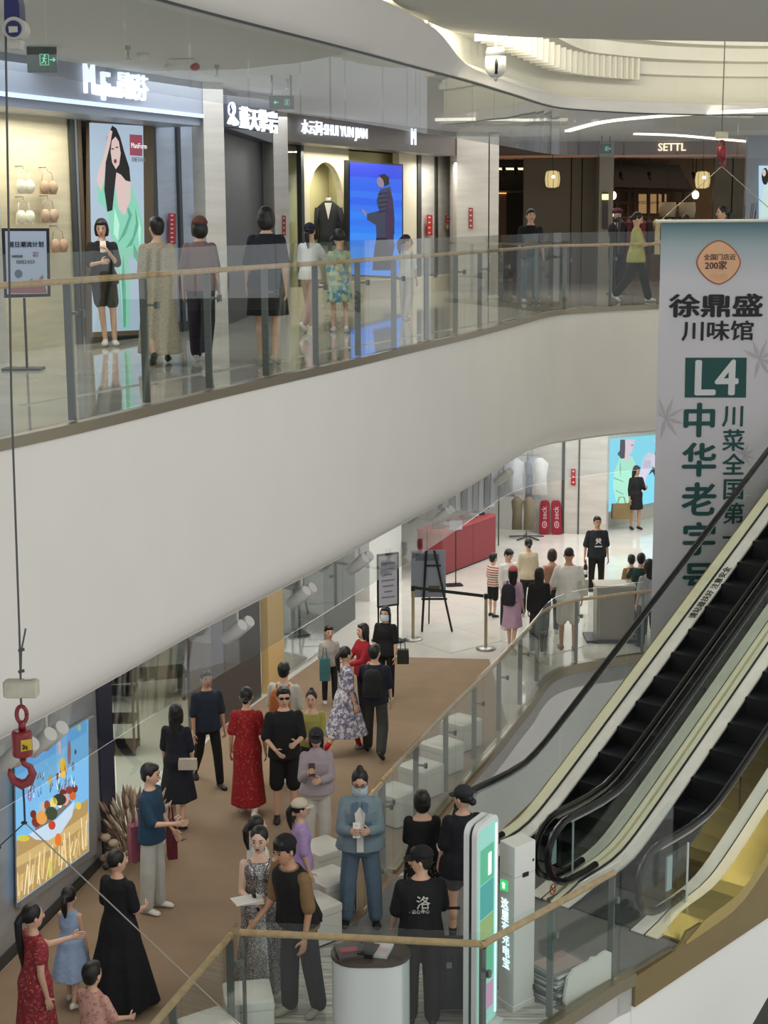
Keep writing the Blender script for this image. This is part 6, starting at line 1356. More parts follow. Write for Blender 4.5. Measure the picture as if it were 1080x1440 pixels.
# ---------------- seat cubes
OTT = mat('white_leather', (222, 220, 212), .42, bump=.15, bscale=9)
def ottoman(px, py, rz, label, s=.43, p=None, m=None):
    c = at(px, py, 0) if p is None else p; r = T('seat_cube', label, 'stool', (c.x, c.y, .012), 'white seat cubes'); wb = WB(r); R = Matrix.Rotation(rz, 3, 'Z'); h = s*.98
    def rr(q, z_): return [c+R@Vector((x*(s/2-q), y*(s/2-q), 0))+Vector((0, 0, z_+.012)) for x, y in ((-1, -.93), (-.93, -1), (.93, -1), (1, -.93), (1, .93), (.93, 1), (-.93, 1), (-1, .93))]
    wb(MB().loft([rr(.0, .03), rr(0, h-.10)]), 'seat_body', OTT); wb(MB().loft([rr(-.002, h-.095), rr(-.006, h-.06), rr(-.002, h-.02), rr(.02, h)]), 'seat_cushion', OTT, 'auto'); wb(MB().loft([rr(.02, 0), rr(.02, .03)]), 'plinth', BLACK)
    return r
ottoman(455, 1238, D2(40), 'white leather seat cube behind the denim woman, farthest of the pair')
ottoman(464, 1283, D2(40), 'white leather seat cube beside the denim woman, nearest of the pair')
ottoman(441, 1322, D2(40), 'white seat cube mostly hidden behind the man in the vest')
ottoman(350, 1455, D2(10), 'white leather seat cube at the bottom, left of the gown hem')
ottoman(296, 1500, D2(35), 'white seat cube cut off by the bottom edge at the left railing corner')
ottoman(648, 1052, D2(48), 'white seat cube seen through the railing, farthest up the slope'); ottoman(621, 1086, D2(48), 'white seat cube seen through the railing, second from the top'); ottoman(592, 1119, D2(48), 'white seat cube seen through the railing, third from the top'); ottoman(556, 1156, D2(48), 'white seat cube seen through the railing, just above the denim woman')
# ---------------- reception table
c = at(521, 1354, .98)+Vector((0, .2, 0)); r, wb = sign_thing('white rounded standing counter with a dark top at the bottom centre', 'counter', (c.x, c.y, .01), 'reception_counter')
def stad(cx, cy, w_, d_, z_, n=10):
    o = []
    for k in range(2*n+2):
        a_ = -PI/2+PI*k/n if k <= n else PI/2+PI*(k-n-1)/n
        o.append(Vector((cx+(w_/2-d_/2)*(1 if k <= n else -1)+d_/2*math.cos(a_), cy+d_/2*math.sin(a_), z_)))
    return o
wb(MB().loft([stad(c.x, c.y, .68, .46, .012), stad(c.x, c.y, .68, .46, .95)]), 'cabinet_body', mat('satin_white', (206, 212, 212), .35), 'auto'); wb(MB().loft([stad(c.x, c.y, .70, .48, .95), stad(c.x, c.y, .70, .48, .985)]), 'counter_top', mat('dark_top', (72, 64, 56), .35), 'auto')
def item(name, label, cat, mb, m, loc, parts=None, grp=None):
    r, wb = sign_thing(label, cat, loc, name, grp); wb(mb, name+'_body' if False else 'cover', m)
    for mb2, n2, m2 in parts or []: wb(mb2, n2, m2)
def mag(dx, dy, rz, w_, d_, h_, col, z_, label, strip=None):
    p = Vector((c.x+dx, c.y+dy, z_)); pr = [(MB().box(p+Vector((0, 0, h_/2)), (w_-.006, d_-.006, h_*.8), rz), 'pages', wh)]
    if strip: pr.append((MB().box(p+Vector((0, 0, h_+.001)), (w_*.7, d_*.3, .002), rz), 'cover_picture', mat('mag_%02x' % strip[1], strip, .5)))
    item('magazine', label, 'magazine', MB().box(p+Vector((0, 0, h_*.5)), (w_, d_, h_), rz), mat('magc_%02x%02x' % col[:2], col, .4), p, pr, 'magazines on the counter')
mag(-.19, -.02, .2, .22, .28, .03, (70, 60, 60), .985, 'dark magazine stack on the left of the counter top', (190, 90, 96)); mag(-.02, -.02, -.3, .14, .22, .04, (24, 28, 26), .985, 'black box-like booklet in the middle of the counter top'); mag(.09, .0, -.25, .17, .25, .025, (222, 218, 222), .985, 'open white magazine with a pink edge on the counter', (230, 190, 190)); 
# ---------------- light totem with gold bar
ka = at(700, 1500, 0); kp = Plane((atd(670, 1300, 13.0)).xy, (atd(700, 1300, 13.38)).xy); kp_n = kp.n
r, wb = sign_thing('tall rounded backlit totem glowing teal with a white numeral', 'display totem', (atd(686, 1400, 13.25).x, 13.25, .01), 'display_totem')
A_, B_ = kp.a, kp.b; ut = (B_-A_).normalized()
def kq(s_, z_, o_=0): return A_+ut*s_+Vector((0, 0, z_))+kp_n*o_
KW = (B_-A_).length
def rrect(s0, s1, z0, z1, rad, o_, n=6):
    o = []
    for cx, cz, a0 in ((s1-rad, z1-rad, 0), (s0+rad, z1-rad, PI/2), (s0+rad, z0+rad, PI), (s1-rad, z0+rad, 3*PI/2)):
        for k in range(n+1): a_ = a0+PI/2*k/n; o.append(kq(cx+rad*math.cos(a_), cz+rad*math.sin(a_), o_))
    return o
KWM = mat('totem_white', (226, 230, 230), .3)
wb(MB().slab(rrect(0, KW, .02, 2.02, .1, 0), -kp_n*.05), 'front_shell', KWM); wb(MB().slab(rrect(0.01, KW-.01, .03, 2.0, .1, -.055), -kp_n*.02), 'dark_joint', BLACK); wb(MB().slab(rrect(0, KW, .02, 2.02, .1, -.08), -kp_n*.05), 'rear_shell', KWM)
wb(MB().slab(rrect(.03, KW-.03, .06, 1.97, .06, .002), kp_n*.003), 'light_panel', emit('totem_mint', (150, 214, 200), .8))
for z0, z1, col in ((1.45, 1.78, (96, 190, 150)), (1.12, 1.44, (84, 170, 164)), (.9, 1.11, (150, 180, 120)), (.5, .89, (96, 190, 196)), (.2, .45, (206, 150, 190))): wb(MB().slab([kq(.06, z0, .006), kq(KW-.11, z0, .006), kq(KW-.11, z1, .006), kq(.06, z1, .006)], kp_n*.002), 'colour_band', emit('totem_%02x' % col[0], col, .75))
wb(MB().slab(rrect(KW-.075, KW-.05, .1, 1.94, .014, .006, 3), kp_n*.006), 'light_strip', emit('totem_strip', (190, 255, 246), 1.8))
wtext(wb, '1', .30, kq(KW*.28, 1.5, .010), ut, emit('totem_white_l', (240, 250, 250), 1.1), extrude=.001, bold=.02, sx=1.6)
for k in range(4): wb(MB().box(kq(KW/2, .01, -.06), (.46, .26, .02), math.atan2(ut.y, ut.x)), 'foot_plate', KWM) if k == 0 else None
gb = atd(659.5, 1300, 13.6); r, wb = sign_thing('vertical champagne-gold bar standing left of the teal totem', 'post', (gb.x, gb.y, .01), 'gold_post'); GB = mat('bar_gold', (150, 122, 72), .35, .7); wb(MB().box((gb.x, gb.y, .82), (.06, .08, 1.6)), 'bar', GB); wb(MB().box((gb.x, gb.y, 1.632), (.064, .084, .02)), 'cap', mat('bar_cap', (206, 176, 110), .3, .7)); wb(MB().box((gb.x, gb.y, .015), (.14, .14, .02)), 'base_plate', GB)
# ---------------- power bank cabinet
tp = [at(703, 1182, 1.63), at(724, 1193, 1.63), at(753, 1181, 1.63)]; t3 = tp[0]+tp[2]-tp[1]; tp4 = [tp[0], tp[1], tp[2], t3]
cc_ = sum(tp4, Vector())/4; r, wb = sign_thing('tall white power bank rental cabinet with glowing Chinese characters', 'cabinet', (cc_.x, cc_.y, .012), 'rental_cabinet'); CW = mat('cabinet_white', (220, 222, 218), .4)
def col(zz, q=0): return [Vector((p.x, p.y, 0))+(Vector((p.x, p.y, 0))-Vector((cc_.x, cc_.y, 0)))*q+Vector((0, 0, zz)) for p in tp4]
wb(MB().loft([col(.012, .06), col(.06, .06), col(.07, 0), col(1.33, 0)]), 'cabinet_body', CW); wb(MB().loft([col(1.335, 0), col(1.62, 0), col(1.63, -.02)]), 'top_module', CW)
FR = Plane(tp[1].xy, tp[2].xy); LR_ = Plane(tp[0].xy, tp[1].xy); ul = (tp[1]-tp[0]).normalized()
wb(MB().slab([FR.w(735, 1228, .002), FR.w(743, 1225, .002), FR.w(743, 1231, .002), FR.w(735, 1234, .002)], FR.n*.006), 'card_slot', BLACK); wb(MB().slab([FR.w(749, 1208, .002), FR.w(751, 1207, .002), FR.w(751, 1210, .002), FR.w(749, 1211, .002)], FR.n*.004), 'lock', BLACK); wb(MB().slab([FR.w(749, 1384, .002), FR.w(752, 1383, .002), FR.w(752, 1391, .002), FR.w(749, 1392, .002)], FR.n*.004), 'vent_slot', BLACK)
wb(MB().slab([LR_.w(704, 1236, .003), LR_.w(714, 1239, .003), LR_.w(714, 1254, .003), LR_.w(704, 1251, .003)], LR_.n*.006), 'green_logo', emit('logo_green', (60, 200, 110), 1.1)); wb(MB().slab([LR_.w(x, y, .011) for x, y in ((707.5, 1240), (711, 1244), (709.8, 1244), (709.8, 1250), (706.8, 1249), (706.8, 1243), (705.3, 1242.6))], LR_.n*.002), 'logo_mark', emit('logo_white', (230, 255, 240), 1.4))
for k, ch in enumerate('这里有充电宝'): wtext(wb, ch, .115, LR_.w(704.5+.35*k, 1274+k*16.6, .004), ul, emit('char_white', (225, 250, 255), 1.2), extrude=.002, bold=.01, sx=1.0)
# ---------------- paper stack, cloud board, suitcase
c0 = at(786, 1398, 0); rd = random.Random(4)
for i in range(17):
    t_ = .018; w_ = .46+rd.random()*.05; r, wb = sign_thing('flat board or folded poster in the untidy pile beside the charging cabinet', 'board', (c0.x, c0.y, .014+i*.0185), 'stacked_board', 'boards piled beside the charging cabinet'); p = Vector((c0.x+rd.random()*.03-.015, c0.y+rd.random()*.03, .014+i*.0185+.009))
    rz = D2(42)+rd.random()*.25-.12; wb(MB().box(p, (w_, .36, .017), rz), 'board_sheet', mat('sheet_%d' % (i % 5), ((214, 214, 208), (120, 124, 128), (196, 198, 200), (56, 60, 66), (84, 130, 136))[i % 5], .6)); wb(MB().box(p+Vector((0, 0, .0088)), (w_*.8, .3, .0008), rz), 'printed_face', mat('sheetp_%d' % (i % 3), ((226, 224, 218), (170, 150, 146), (140, 150, 160))[i % 3], .6))
tBC = (v2(PC)-v2(PB)).normalized(); nBC = Vector((-tBC.y, tBC.x, 0)); CBP = Plane(at(795, 1419, 0).xy, at(864, 1382, 0).xy)
pts = [(195, 1162), (178, 1150), (172, 1110), (178, 1060), (188, 1005), (215, 965), (250, 945), (285, 928), (297, 910), (322, 908), (340, 892), (362, 880), (382, 888), (390, 920), (388, 985), (372, 1030), (330, 1075), (262, 1128), (210, 1160)]
c = CBP.w(825, 1425); r, wb = sign_thing('white cloud-shaped board leaning behind the glass railing', 'board', (c.x, c.y, .012), 'cloud_board')
cq = [CBP.w(740+x/3.176, 1060+y/3.176) for x, y in pts]; cq = [Vector((p.x, p.y, max(p.z, .02))) for p in cq]; wb(MB().slab(cq, -CBP.n*.03), 'board_panel', mat('cloud_white', (222, 222, 214), .35)); wb(MB().beam(CBP.w(815, 1395, -.03), CBP.w(822, 1398, -.14), .03, .03), 'rear_foot', DSTEEL)
c = at(629, 1420, 0)+Vector((.04, 0, 0)); r, wb = sign_thing('large dark navy suitcase standing beside the man with the microphone', 'suitcase', (c.x, c.y, .02), 'suitcase'); SCM = mat('suitcase_navy', (26, 34, 54), .45)
def sb(z_, q=0, w_=.36, d_=.27): return [c+Vector((x*(w_/2-q), y*(d_/2-q), z_)) for x, y in ((-1, -.8), (-.85, -1), (.85, -1), (1, -.8), (1, .8), (.85, 1), (-.85, 1), (-1, .8))]
wb(MB().loft([sb(.06, .03), sb(.08), sb(.66), sb(.69, .02)]), 'shell', SCM, 'auto')
for k in range(5): wb(MB().box(c+Vector((-.13+.065*k, -.137, .37)), (.02, .008, .5)), 'groove_rib', mat('suitcase_rib', (20, 26, 42), .4))
for x in (-1, 1):
    for y in (-1, 1): wb(MB().ell(c+Vector((x*.14, y*.1, .04)), (.025, .025, .03)), 'wheel', BLACK, True)
    wb(MB().tube([c+Vector((x*.07, .08, .68)), c+Vector((x*.07, .08, .98))], .008, 6), 'handle_rod', STEEL)
wb(MB().tube([c+Vector((-.08, .08, .98)), c+Vector((.08, .08, .98))], .014, 8), 'grip', BLACK); wb(MB().box(c+Vector((-.03, -.143, .52)), (.05, .004, .06)), 'badge', mat('badge_grey', (150, 156, 166), .4))
# ---------------- held things
def mic(J, key, label):
    p = J['MW']@J['hand'+key]; r, wb = sign_thing(label, 'microphone', p, 'microphone'); d = Vector((-.25, 0, 1)).normalized(); wb(MB().tube([p-d*.09, p+d*.08], [.013, .018], 10), 'mic_body', BLACK, True); wb(MB().ell(p+d*.105, (.028, .028, .032)), 'mic_grille', mat('grille', (60, 60, 62), .5), True)
mic(j21, 'R', 'black handheld microphone of the capped man at the counter'); mic(j22, 'R', 'black microphone in the hand of the gown wearer')
p = hand(j22, 'R')+Vector((-.06, -.04, .03)); r, wb = sign_thing('loose white script sheets held by the woman in the silver gown', 'paper', p, 'paper_sheets')
for k in range(3): wb(MB().box(p+Vector((-.01*k, 0, .006*k)), (.26, .19, .002), D2(12+7*k)), 'sheet', wh)
def bag(p, w_, d_, h_, col, label, rz=0, handles=True, cat='bag', name='shopping_bag'):
    r, wb = sign_thing(label, cat, p, name); m = cloth(col, .6); R = Matrix.Rotation(rz, 3, 'Z')
    f = lambda q, z_: [Vector(p)+R@Vector((x*w_/2*q, y*d_/2*q, 0))+Vector((0, 0, z_)) for x, y in ((-1, -1), (1, -1), (1, 1), (-1, 1))]
    wb(MB().loft([f(1, 0), f(1.02, h_*.5), f(.97, h_)]), 'bag_body', m); 
    if handles:
        for s_ in (-1, 1): wb(MB().tube([Vector(p)+R@Vector((-w_*.22, s_*d_*.4, 0))+Vector((0, 0, h_)), Vector(p)+R@Vector((-w_*.12, s_*d_*.2, 0))+Vector((0, 0, h_+.16)), Vector(p)+R@Vector((w_*.12, s_*d_*.2, 0))+Vector((0, 0, h_+.16)), Vector(p)+R@Vector((w_*.22, s_*d_*.4, 0))+Vector((0, 0, h_))], .006, 5), 'handle', m)
    return r
q = at(217, 1282, 0); bag((q.x-.17, q.y+.10, .55), .18, .12, .40, (140, 76, 96), 'mauve shopping bag hanging behind the man in the teal T-shirt', .5); bag((q.x+.18, q.y+.22, .52), .10, .12, .42, (96, 22, 42), 'maroon shopping bag on the far side of the man in the teal T-shirt', .3)
q = at(252, 1162, 0); bag((q.x+.16, q.y-.24, .82), .22, .07, .13, (190, 180, 164), 'small beige shoulder bag on the woman in the navy dress', 0, False); 
q = at(893, 745, 0); bag((q.x-.34, q.y-.05, .28), .46, .14, .36, (134, 112, 74), 'large brown paper carrier of the woman before the cyan screen', .1)
q = at(464, 990, 0); bag((q.x-.06, q.y-.24, .45), .16, .10, .34, (60, 110, 116), 'teal bag carried by the boy in the pale grey T-shirt', 0)
q = at(795, 912, 0); bag((q.x+.24, q.y-.10, .95), .24, .09, .28, (206, 198, 180), 'cream tote hanging at the side of the shaven-headed man', .6)
q = at(543, 985, 0); bag((q.x+.26, q.y-.1, .62), .18, .10, .22, (36, 36, 34), 'small black bag on the masked person in black', 0)
p = hand(j37, 'R'); r, wb = sign_thing('dark bottle with a white label held by the man in the printed T-shirt', 'bottle', p, 'bottle'); wb(MB().lathe([(.02, -.34), (.042, -.33), (.044, -.12), (.018, -.06), (.016, .02)], p, 14), 'glass_body', BLACK, True); wb(MB().lathe([(.045, -.27), (.045, -.18)], p, 14), 'label_wrap', wh, True)
# shirt graphics
J = j37; o = J['MW']@J['sp'](-.085, -.155, .27); R3 = J['MW'].to_3x3().normalized(); r = None
def shirt_print(J, pts, z0, w_, col, yoff, name='shirt_print'):
    fwd = 1 if yoff < 0 else -1
    mb = MB(); vs = [J['sp'](x*w_, yoff, z0+y*w_) for x, y in pts]; mb.slab(vs, Vector((0, -.006*fwd, 0))); mb.build(name, mat('print_%02x' % col[0], col, .6), J['root'])
shirt_print(j37, [(-.5, .2), (-.2, .6), (0, .3), (.2, .6), (.5, .2), (.3, -.1), (.5, -.5), (0, -.2), (-.5, -.5), (-.3, -.1)], .30, .13, (206, 204, 196), -.142); shirt_print(j37, [(-.6, -.75), (.6, -.75), (.6, -.95), (-.6, -.95)], .30, .13, (206, 204, 196), -.142)
def back_text(J, body, x, z0, size, yoff=.150):
    o = text('shirt_print', body, size, (0, 0, 0), (-1, 0, 0), mat('print_ce', (206, 204, 196), .6), J['root'], (0, 0, 1), .006); o.location = J['sp'](x, yoff, z0)
back_text(j21, '洛', .06, .30, .13); back_text(j21, '· 以心传心', .12, .25, .04); 
# vest strap marks on the man in the vest
# ---------------- queue posts, easel, stands, podium
def stan(px, py, label):
    c = at(px, py, .012); r, wb = sign_thing(label, 'queue post', c, 'queue_post', 'queue posts with a dark belt'); wb(MB().lathe([(.17, 0), (.17, .012), (.10, .03), (.03, .04)], c, 24), 'base', STEEL, True); wb(MB().tube([c+Vector((0, 0, .03)), c+Vector((0, 0, .9))], .028, 12), 'pole', mat('post_brass', (176, 164, 134), .3, .7), 'auto'); wb(MB().tube([c+Vector((0, 0, .88)), c+Vector((0, 0, .97))], .036, 12), 'belt_head', BLACK, 'auto'); return c
s1 = stan(581, 899, 'brass queue post left of the easel'); s2 = stan(683, 912, 'brass queue post behind the railing, right of the easel')
r, wb = sign_thing('dark green queue belt stretched between the two brass posts', 'queue belt', s1+Vector((0, 0, .9)), 'queue_belt'); wb(MB().beam(s1+Vector((.04, 0, .93)), s2+Vector((-.04, 0, .93)), .004, .055), 'belt_webbing', mat('belt_green', (20, 40, 34), .8)); wb(MB().box(s1+Vector((.05, 0, .93)), (.02, .03, .06)), 'belt_clip', BLACK)
c = at(612, 888, 0); r, wb = sign_thing('black easel holding a framed picture board', 'easel', (c.x, c.y, .012), 'easel'); EP = Plane((c.x-.3, c.y+.06), (c.x+.3, c.y+.06))
wb(MB().beam((c.x-.16, c.y-.02, 1.50), (c.x-.24, c.y-.1, .02), .025, .035), 'leg', BLACK); wb(MB().beam((c.x-.02, c.y-.02, 1.50), (c.x+.30, c.y-.1, .02), .025, .035), 'leg', BLACK); wb(MB().beam((c.x-.09, c.y+.05, 1.48), (c.x-.10, c.y+.5, .02), .025, .03), 'leg', BLACK); wb(MB().beam((c.x-.25, c.y-.08, .62), (c.x+.21, c.y-.08, .62), .03, .035), 'shelf_bar', BLACK); wb(MB().beam((c.x-.2, c.y-.03, 1.22), (c.x+.1, c.y-.03, 1.22), .02, .03), 'cross_bar', BLACK)
c1 = c+Vector((-.12, .02, 0)); r, wb = sign_thing('grey-blue picture board resting on the black easel', 'picture', (c1.x, c1.y, .66), 'picture_board'); wb(MB().box((c1.x, c1.y, 1.06), (.62, .012, .86)), 'board', mat('board_blue', (128, 136, 146), .35)); wb(MB().box((c1.x+.1, c1.y-.008, .78), (.2, .003, .12)), 'printed_shape', mat('board_brown', (84, 60, 48), .6)); wb(MB().box((c1.x-.02, c1.y-.008, 1.36), (.42, .003, .12)), 'printed_title', mat('board_dark', (84, 92, 104), .6))
c = at(546, 903, 0); r, wb = sign_thing('tall dark-framed notice stand left of the queue post', 'sign', (c.x, c.y, .012), 'notice_stand'); NP = (c.x+.02, c.y)
wb(MB().box((c.x, c.y, 1.12), (.42, .04, .95), .5), 'frame', BLACK); wb(MB().box((c.x-.0, c.y-.024, 1.12), (.36, .012, .88), .5), 'poster', mat('poster_pale', (176, 178, 188), .5)); 
for k in range(7): wb(MB().box((c.x+.005, c.y-.034, 1.42-.1*k), (.26-(k % 3)*.05, .004, .02), .5), 'text_line', mat('text_grey', (110, 112, 122), .6))
for s_ in (-1, 1): wb(MB().tube([(c.x+s_*.17, c.y+s_*.09, .65), (c.x+s_*.17, c.y+s_*.09, .02)], .016, 6), 'leg', BLACK)
wb(MB().box((c.x, c.y, .03), (.5, .36, .02), .5), 'base_plate', BLACK)
c = at(862, 899, 0); r, wb = sign_thing('pale beige podium with a black base beside the green-shirted person', 'podium', (c.x, c.y, .012), 'podium'); ph = .98
wb(MB().loft([[c+Vector((x*w_/2, y*.24, z_)) for x, y in ((-1, -1), (1, -1), (1, 1), (-1, 1))] for z_, w_ in ((.06, .64), (ph, .66))]), 'podium_body', mat('podium_beige', (150, 142, 128), .5)); wb(MB().box(c+Vector((0, 0, .035)), (1.0, .6, .045)), 'base', BLACK); wb(MB().box(c+Vector((0, 0, ph+.02)), (.70, .50, .04)), 'top', mat('podium_top', (176, 170, 156), .4)); wb(MB().box(c+Vector((-.28, -.245, .5)), (.02, .01, .8)), 'edge_strip', STEEL)
# ---------------- red counter, racks, boards
RC = mat('counter_red', (132, 44, 52), .5); ca, cb = at(622, 812, 0), at(697, 783, 0); dr = (cb-ca).normalized(); nr = Vector((-dr.y, dr.x, 0))
for k, lb in ((0, 'red shop counter cabinet, left unit with clothes on top'), (1, 'red shop counter cabinet, right unit')):
    a_ = ca.lerp(cb, k*.56); b_ = ca.lerp(cb, .56 if k == 0 else 1.0); c = (a_+b_)/2+nr*.3; L_ = (b_-a_).length-.012; rz = math.atan2(dr.y, dr.x); r, wb = sign_thing(lb, 'cabinet', (c.x, c.y, .012), 'counter_cabinet', 'red counter cabinets')
    wb(MB().box(c+Vector((0, 0, .48)), (L_, .6, .86), rz), 'cabinet_body', RC); wb(MB().box(c+Vector((0, 0, .935)), (L_, .64, .04), rz), 'counter_top', mat('counter_top_red', (170, 70, 72), .4)); wb(MB().box(c+Vector((0, 0, .03)), (L_-.02, .55, .035), rz), 'plinth', BLACK)
    for q in range(3):
        p = c+dr*(-.3+.3*q)+Vector((0, 0, .99)); r2, wb2 = sign_thing('small folded garment lying on the %s red counter unit' % ('left' if k == 0 else 'right'), 'clothing', p, 'folded_garment', 'folded garments on the red counters'); wb2(MB().loft([[p+Vector((x*.13*w_, y*.1*w_, z_)) for x, y in ((-1, -.8), (-.8, -1), (.8, -1), (1, -.8), (1, .8), (.8, 1), (-.8, 1), (-1, .8))] for z_, w_ in ((-.033, .9), (0, 1), (.03, .85))]), 'fold', cloth(((90, 70, 70), (150, 150, 156), (60, 64, 70))[q]), True); wb2(MB().box(p+Vector((0, -.02, .031)), (.1, .01, .004)), 'collar', cloth((190, 190, 190)))
c = at(741, 757, 0); r, wb = sign_thing('T-shaped garment stand hung with pale shirts and olive trousers', 'clothes rack', (c.x, c.y, .012), 'garment_stand')
wb(MB().tube([c+Vector((0, 0, .03)), c+Vector((0, 0, 2.0))], .022, 8), 'pole', STEEL)
for k in range(5): a_ = k*2*PI/5+.3; wb(MB().beam(c+Vector((0, 0, .06)), c+Vector((.42*math.cos(a_), .42*math.sin(a_), .025)), .04, .02), 'foot', DSTEEL)
wb(MB().beam(c+Vector((-.55, 0, 1.95)), c+Vector((.3, 0, 1.95)), .02, .02), 'arm', STEEL)
for k, (dx, z0, z1, w_, col_) in enumerate(((-.5, 1.0, 1.9, .22, (170, 176, 186)), (-.32, 1.05, 1.9, .24, (196, 198, 200)), (.12, .95, 1.9, .2, (150, 156, 168)), (.26, 1.05, 1.9, .2, (206, 206, 204)), (-.25, .25, 1.02, .13, (110, 104, 84)), (.02, .25, 1.02, .13, (120, 112, 90)))):
    p = c+Vector((dx, -.05-.03*k, 0)); wb(MB().loft([[p+Vector((x*w_*q, y*.05, z_)) for x, y in ((-1, -1), (1, -1), (1, 1), (-1, 1))] for z_, q in ((z0, .9), ((z0+z1)/2, .8), (z1-.12, 1.0), (z1, .3))]), 'garment', cloth(col_), True)
c = at(650, 790, 0)+Vector((-.2, 1.6, 0)); r, wb = sign_thing('clothes rail of grey and white garments behind the red counter', 'clothes rack', (c.x, c.y, .012), 'clothes_rack'); wb(MB().tube([c+Vector((-1.1, 0, 1.75)), c+Vector((1.1, 0, 1.75))], .015, 6), 'rail', mat('rail_brass', (196, 160, 110), .35, .6))
for s_ in (-1, 1): wb(MB().tube([c+Vector((s_*1.1, 0, 1.75)), c+Vector((s_*1.1, 0, .02))], .015, 6), 'upright', DSTEEL)
rd = random.Random(2)
for k in range(16): p = c+Vector((-1.0+.13*k, 0, 0)); wb(MB().loft([[p+Vector((x*.05*q, y*.22*q2, z_)) for x, y in ((-1, -1), (1, -1), (1, 1), (-1, 1))] for z_, q, q2 in ((.75+rd.random()*.2, 1, .9), (1.4, .9, .85), (1.62, .8, 1), (1.72, .3, .3))]), 'garment', cloth(((150, 154, 164), (196, 198, 202), (110, 116, 128), (176, 182, 194))[k % 4]))
c = at(638, 824, 0); r, wb = sign_thing('slim black pole stand with a flat base before the red counter', 'sign', (c.x, c.y, .012), 'pole_stand'); wb(MB().box(c+Vector((0, 0, .025)), (.34, .24, .02), .2), 'base_plate', BLACK); wb(MB().tube([c+Vector((.04, 0, .03)), c+Vector((.04, 0, 1.2))], .012, 6), 'pole', BLACK); wb(MB().box(c+Vector((.04, -.0, 1.25)), (.26, .02, .18), .2), 'sign_holder', mat('holder_grey', (160, 166, 176), .4))
BR = mat('board_red', (138, 22, 42), .4, coat=.3)
for k, (px, lean_, lb) in enumerate(((764, -.5, 'left red rounded board with pale vertical lettering leaning on the wall'), (782, .8, 'right red rounded board with pale vertical lettering leaning on the wall'))):
    b_ = at(px, 750.5, 0)+Vector((0, -.2, 0)); r, wb = sign_thing(lb, 'board', (b_.x, b_.y, .012), 'red_board', 'red boards leaning on the wall'); hh = .80*1.0; o_ = []
    w2 = .115; tl = Vector((.02*(1 if k == 0 else -1.3), .10, 0))
    for cx, cz, a0 in ((1, hh-.1, 0), (-1, hh-.1, PI/2), (-1, .06, PI), (1, .06, 3*PI/2)):
        for q in range(5): a_ = a0+PI/2*q/4; o_.append(Vector((cx*(w2-.06)+.06*math.cos(a_)*1.0, 0, cz+.1*math.sin(a_) if cz > .2 else cz+.055*math.sin(a_))))
    P_ = lambda v_: b_+Vector((v_.x*(1.12-.2*v_.z), 0, v_.z+.012))+tl*(v_.z/hh)
    wb(MB().slab([P_(v_) for v_ in o_], (0, .025, 0)), 'board_panel', BR); PT = mat('board_print', (206, 160, 166), .5)
    wb(MB().slab([P_(Vector((.055*math.cos(a_), 0, .24+.085*math.sin(a_))))-Vector((0, .004, 0)) for a_ in [2*PI*i/16 for i in range(16)]], (0, .003, 0)), 'oval_print', PT); wb(MB().slab([P_(Vector((.035*math.cos(a_), 0, .24+.06*math.sin(a_))))-Vector((0, .007, 0)) for a_ in [2*PI*i/16 for i in range(16)]], (0, .003, 0)), 'oval_centre', BR); wb(MB().slab([P_(Vector((x, 0, z_)))-Vector((0, .01, 0)) for x, z_ in ((-.01, .2), (.01, .2), (.01, .28), (-.01, .28))], (0, .003, 0)), 'oval_bar', PT)
    o = text('lettering', 'seck', .17, (0, 0, 0), (0, .1, 1), PT, r, (-1, 0, 0), .002, .02); o.location = Vector((.045, -.012+.05, .36))+Vector((tl.x*.5, .0, 0))
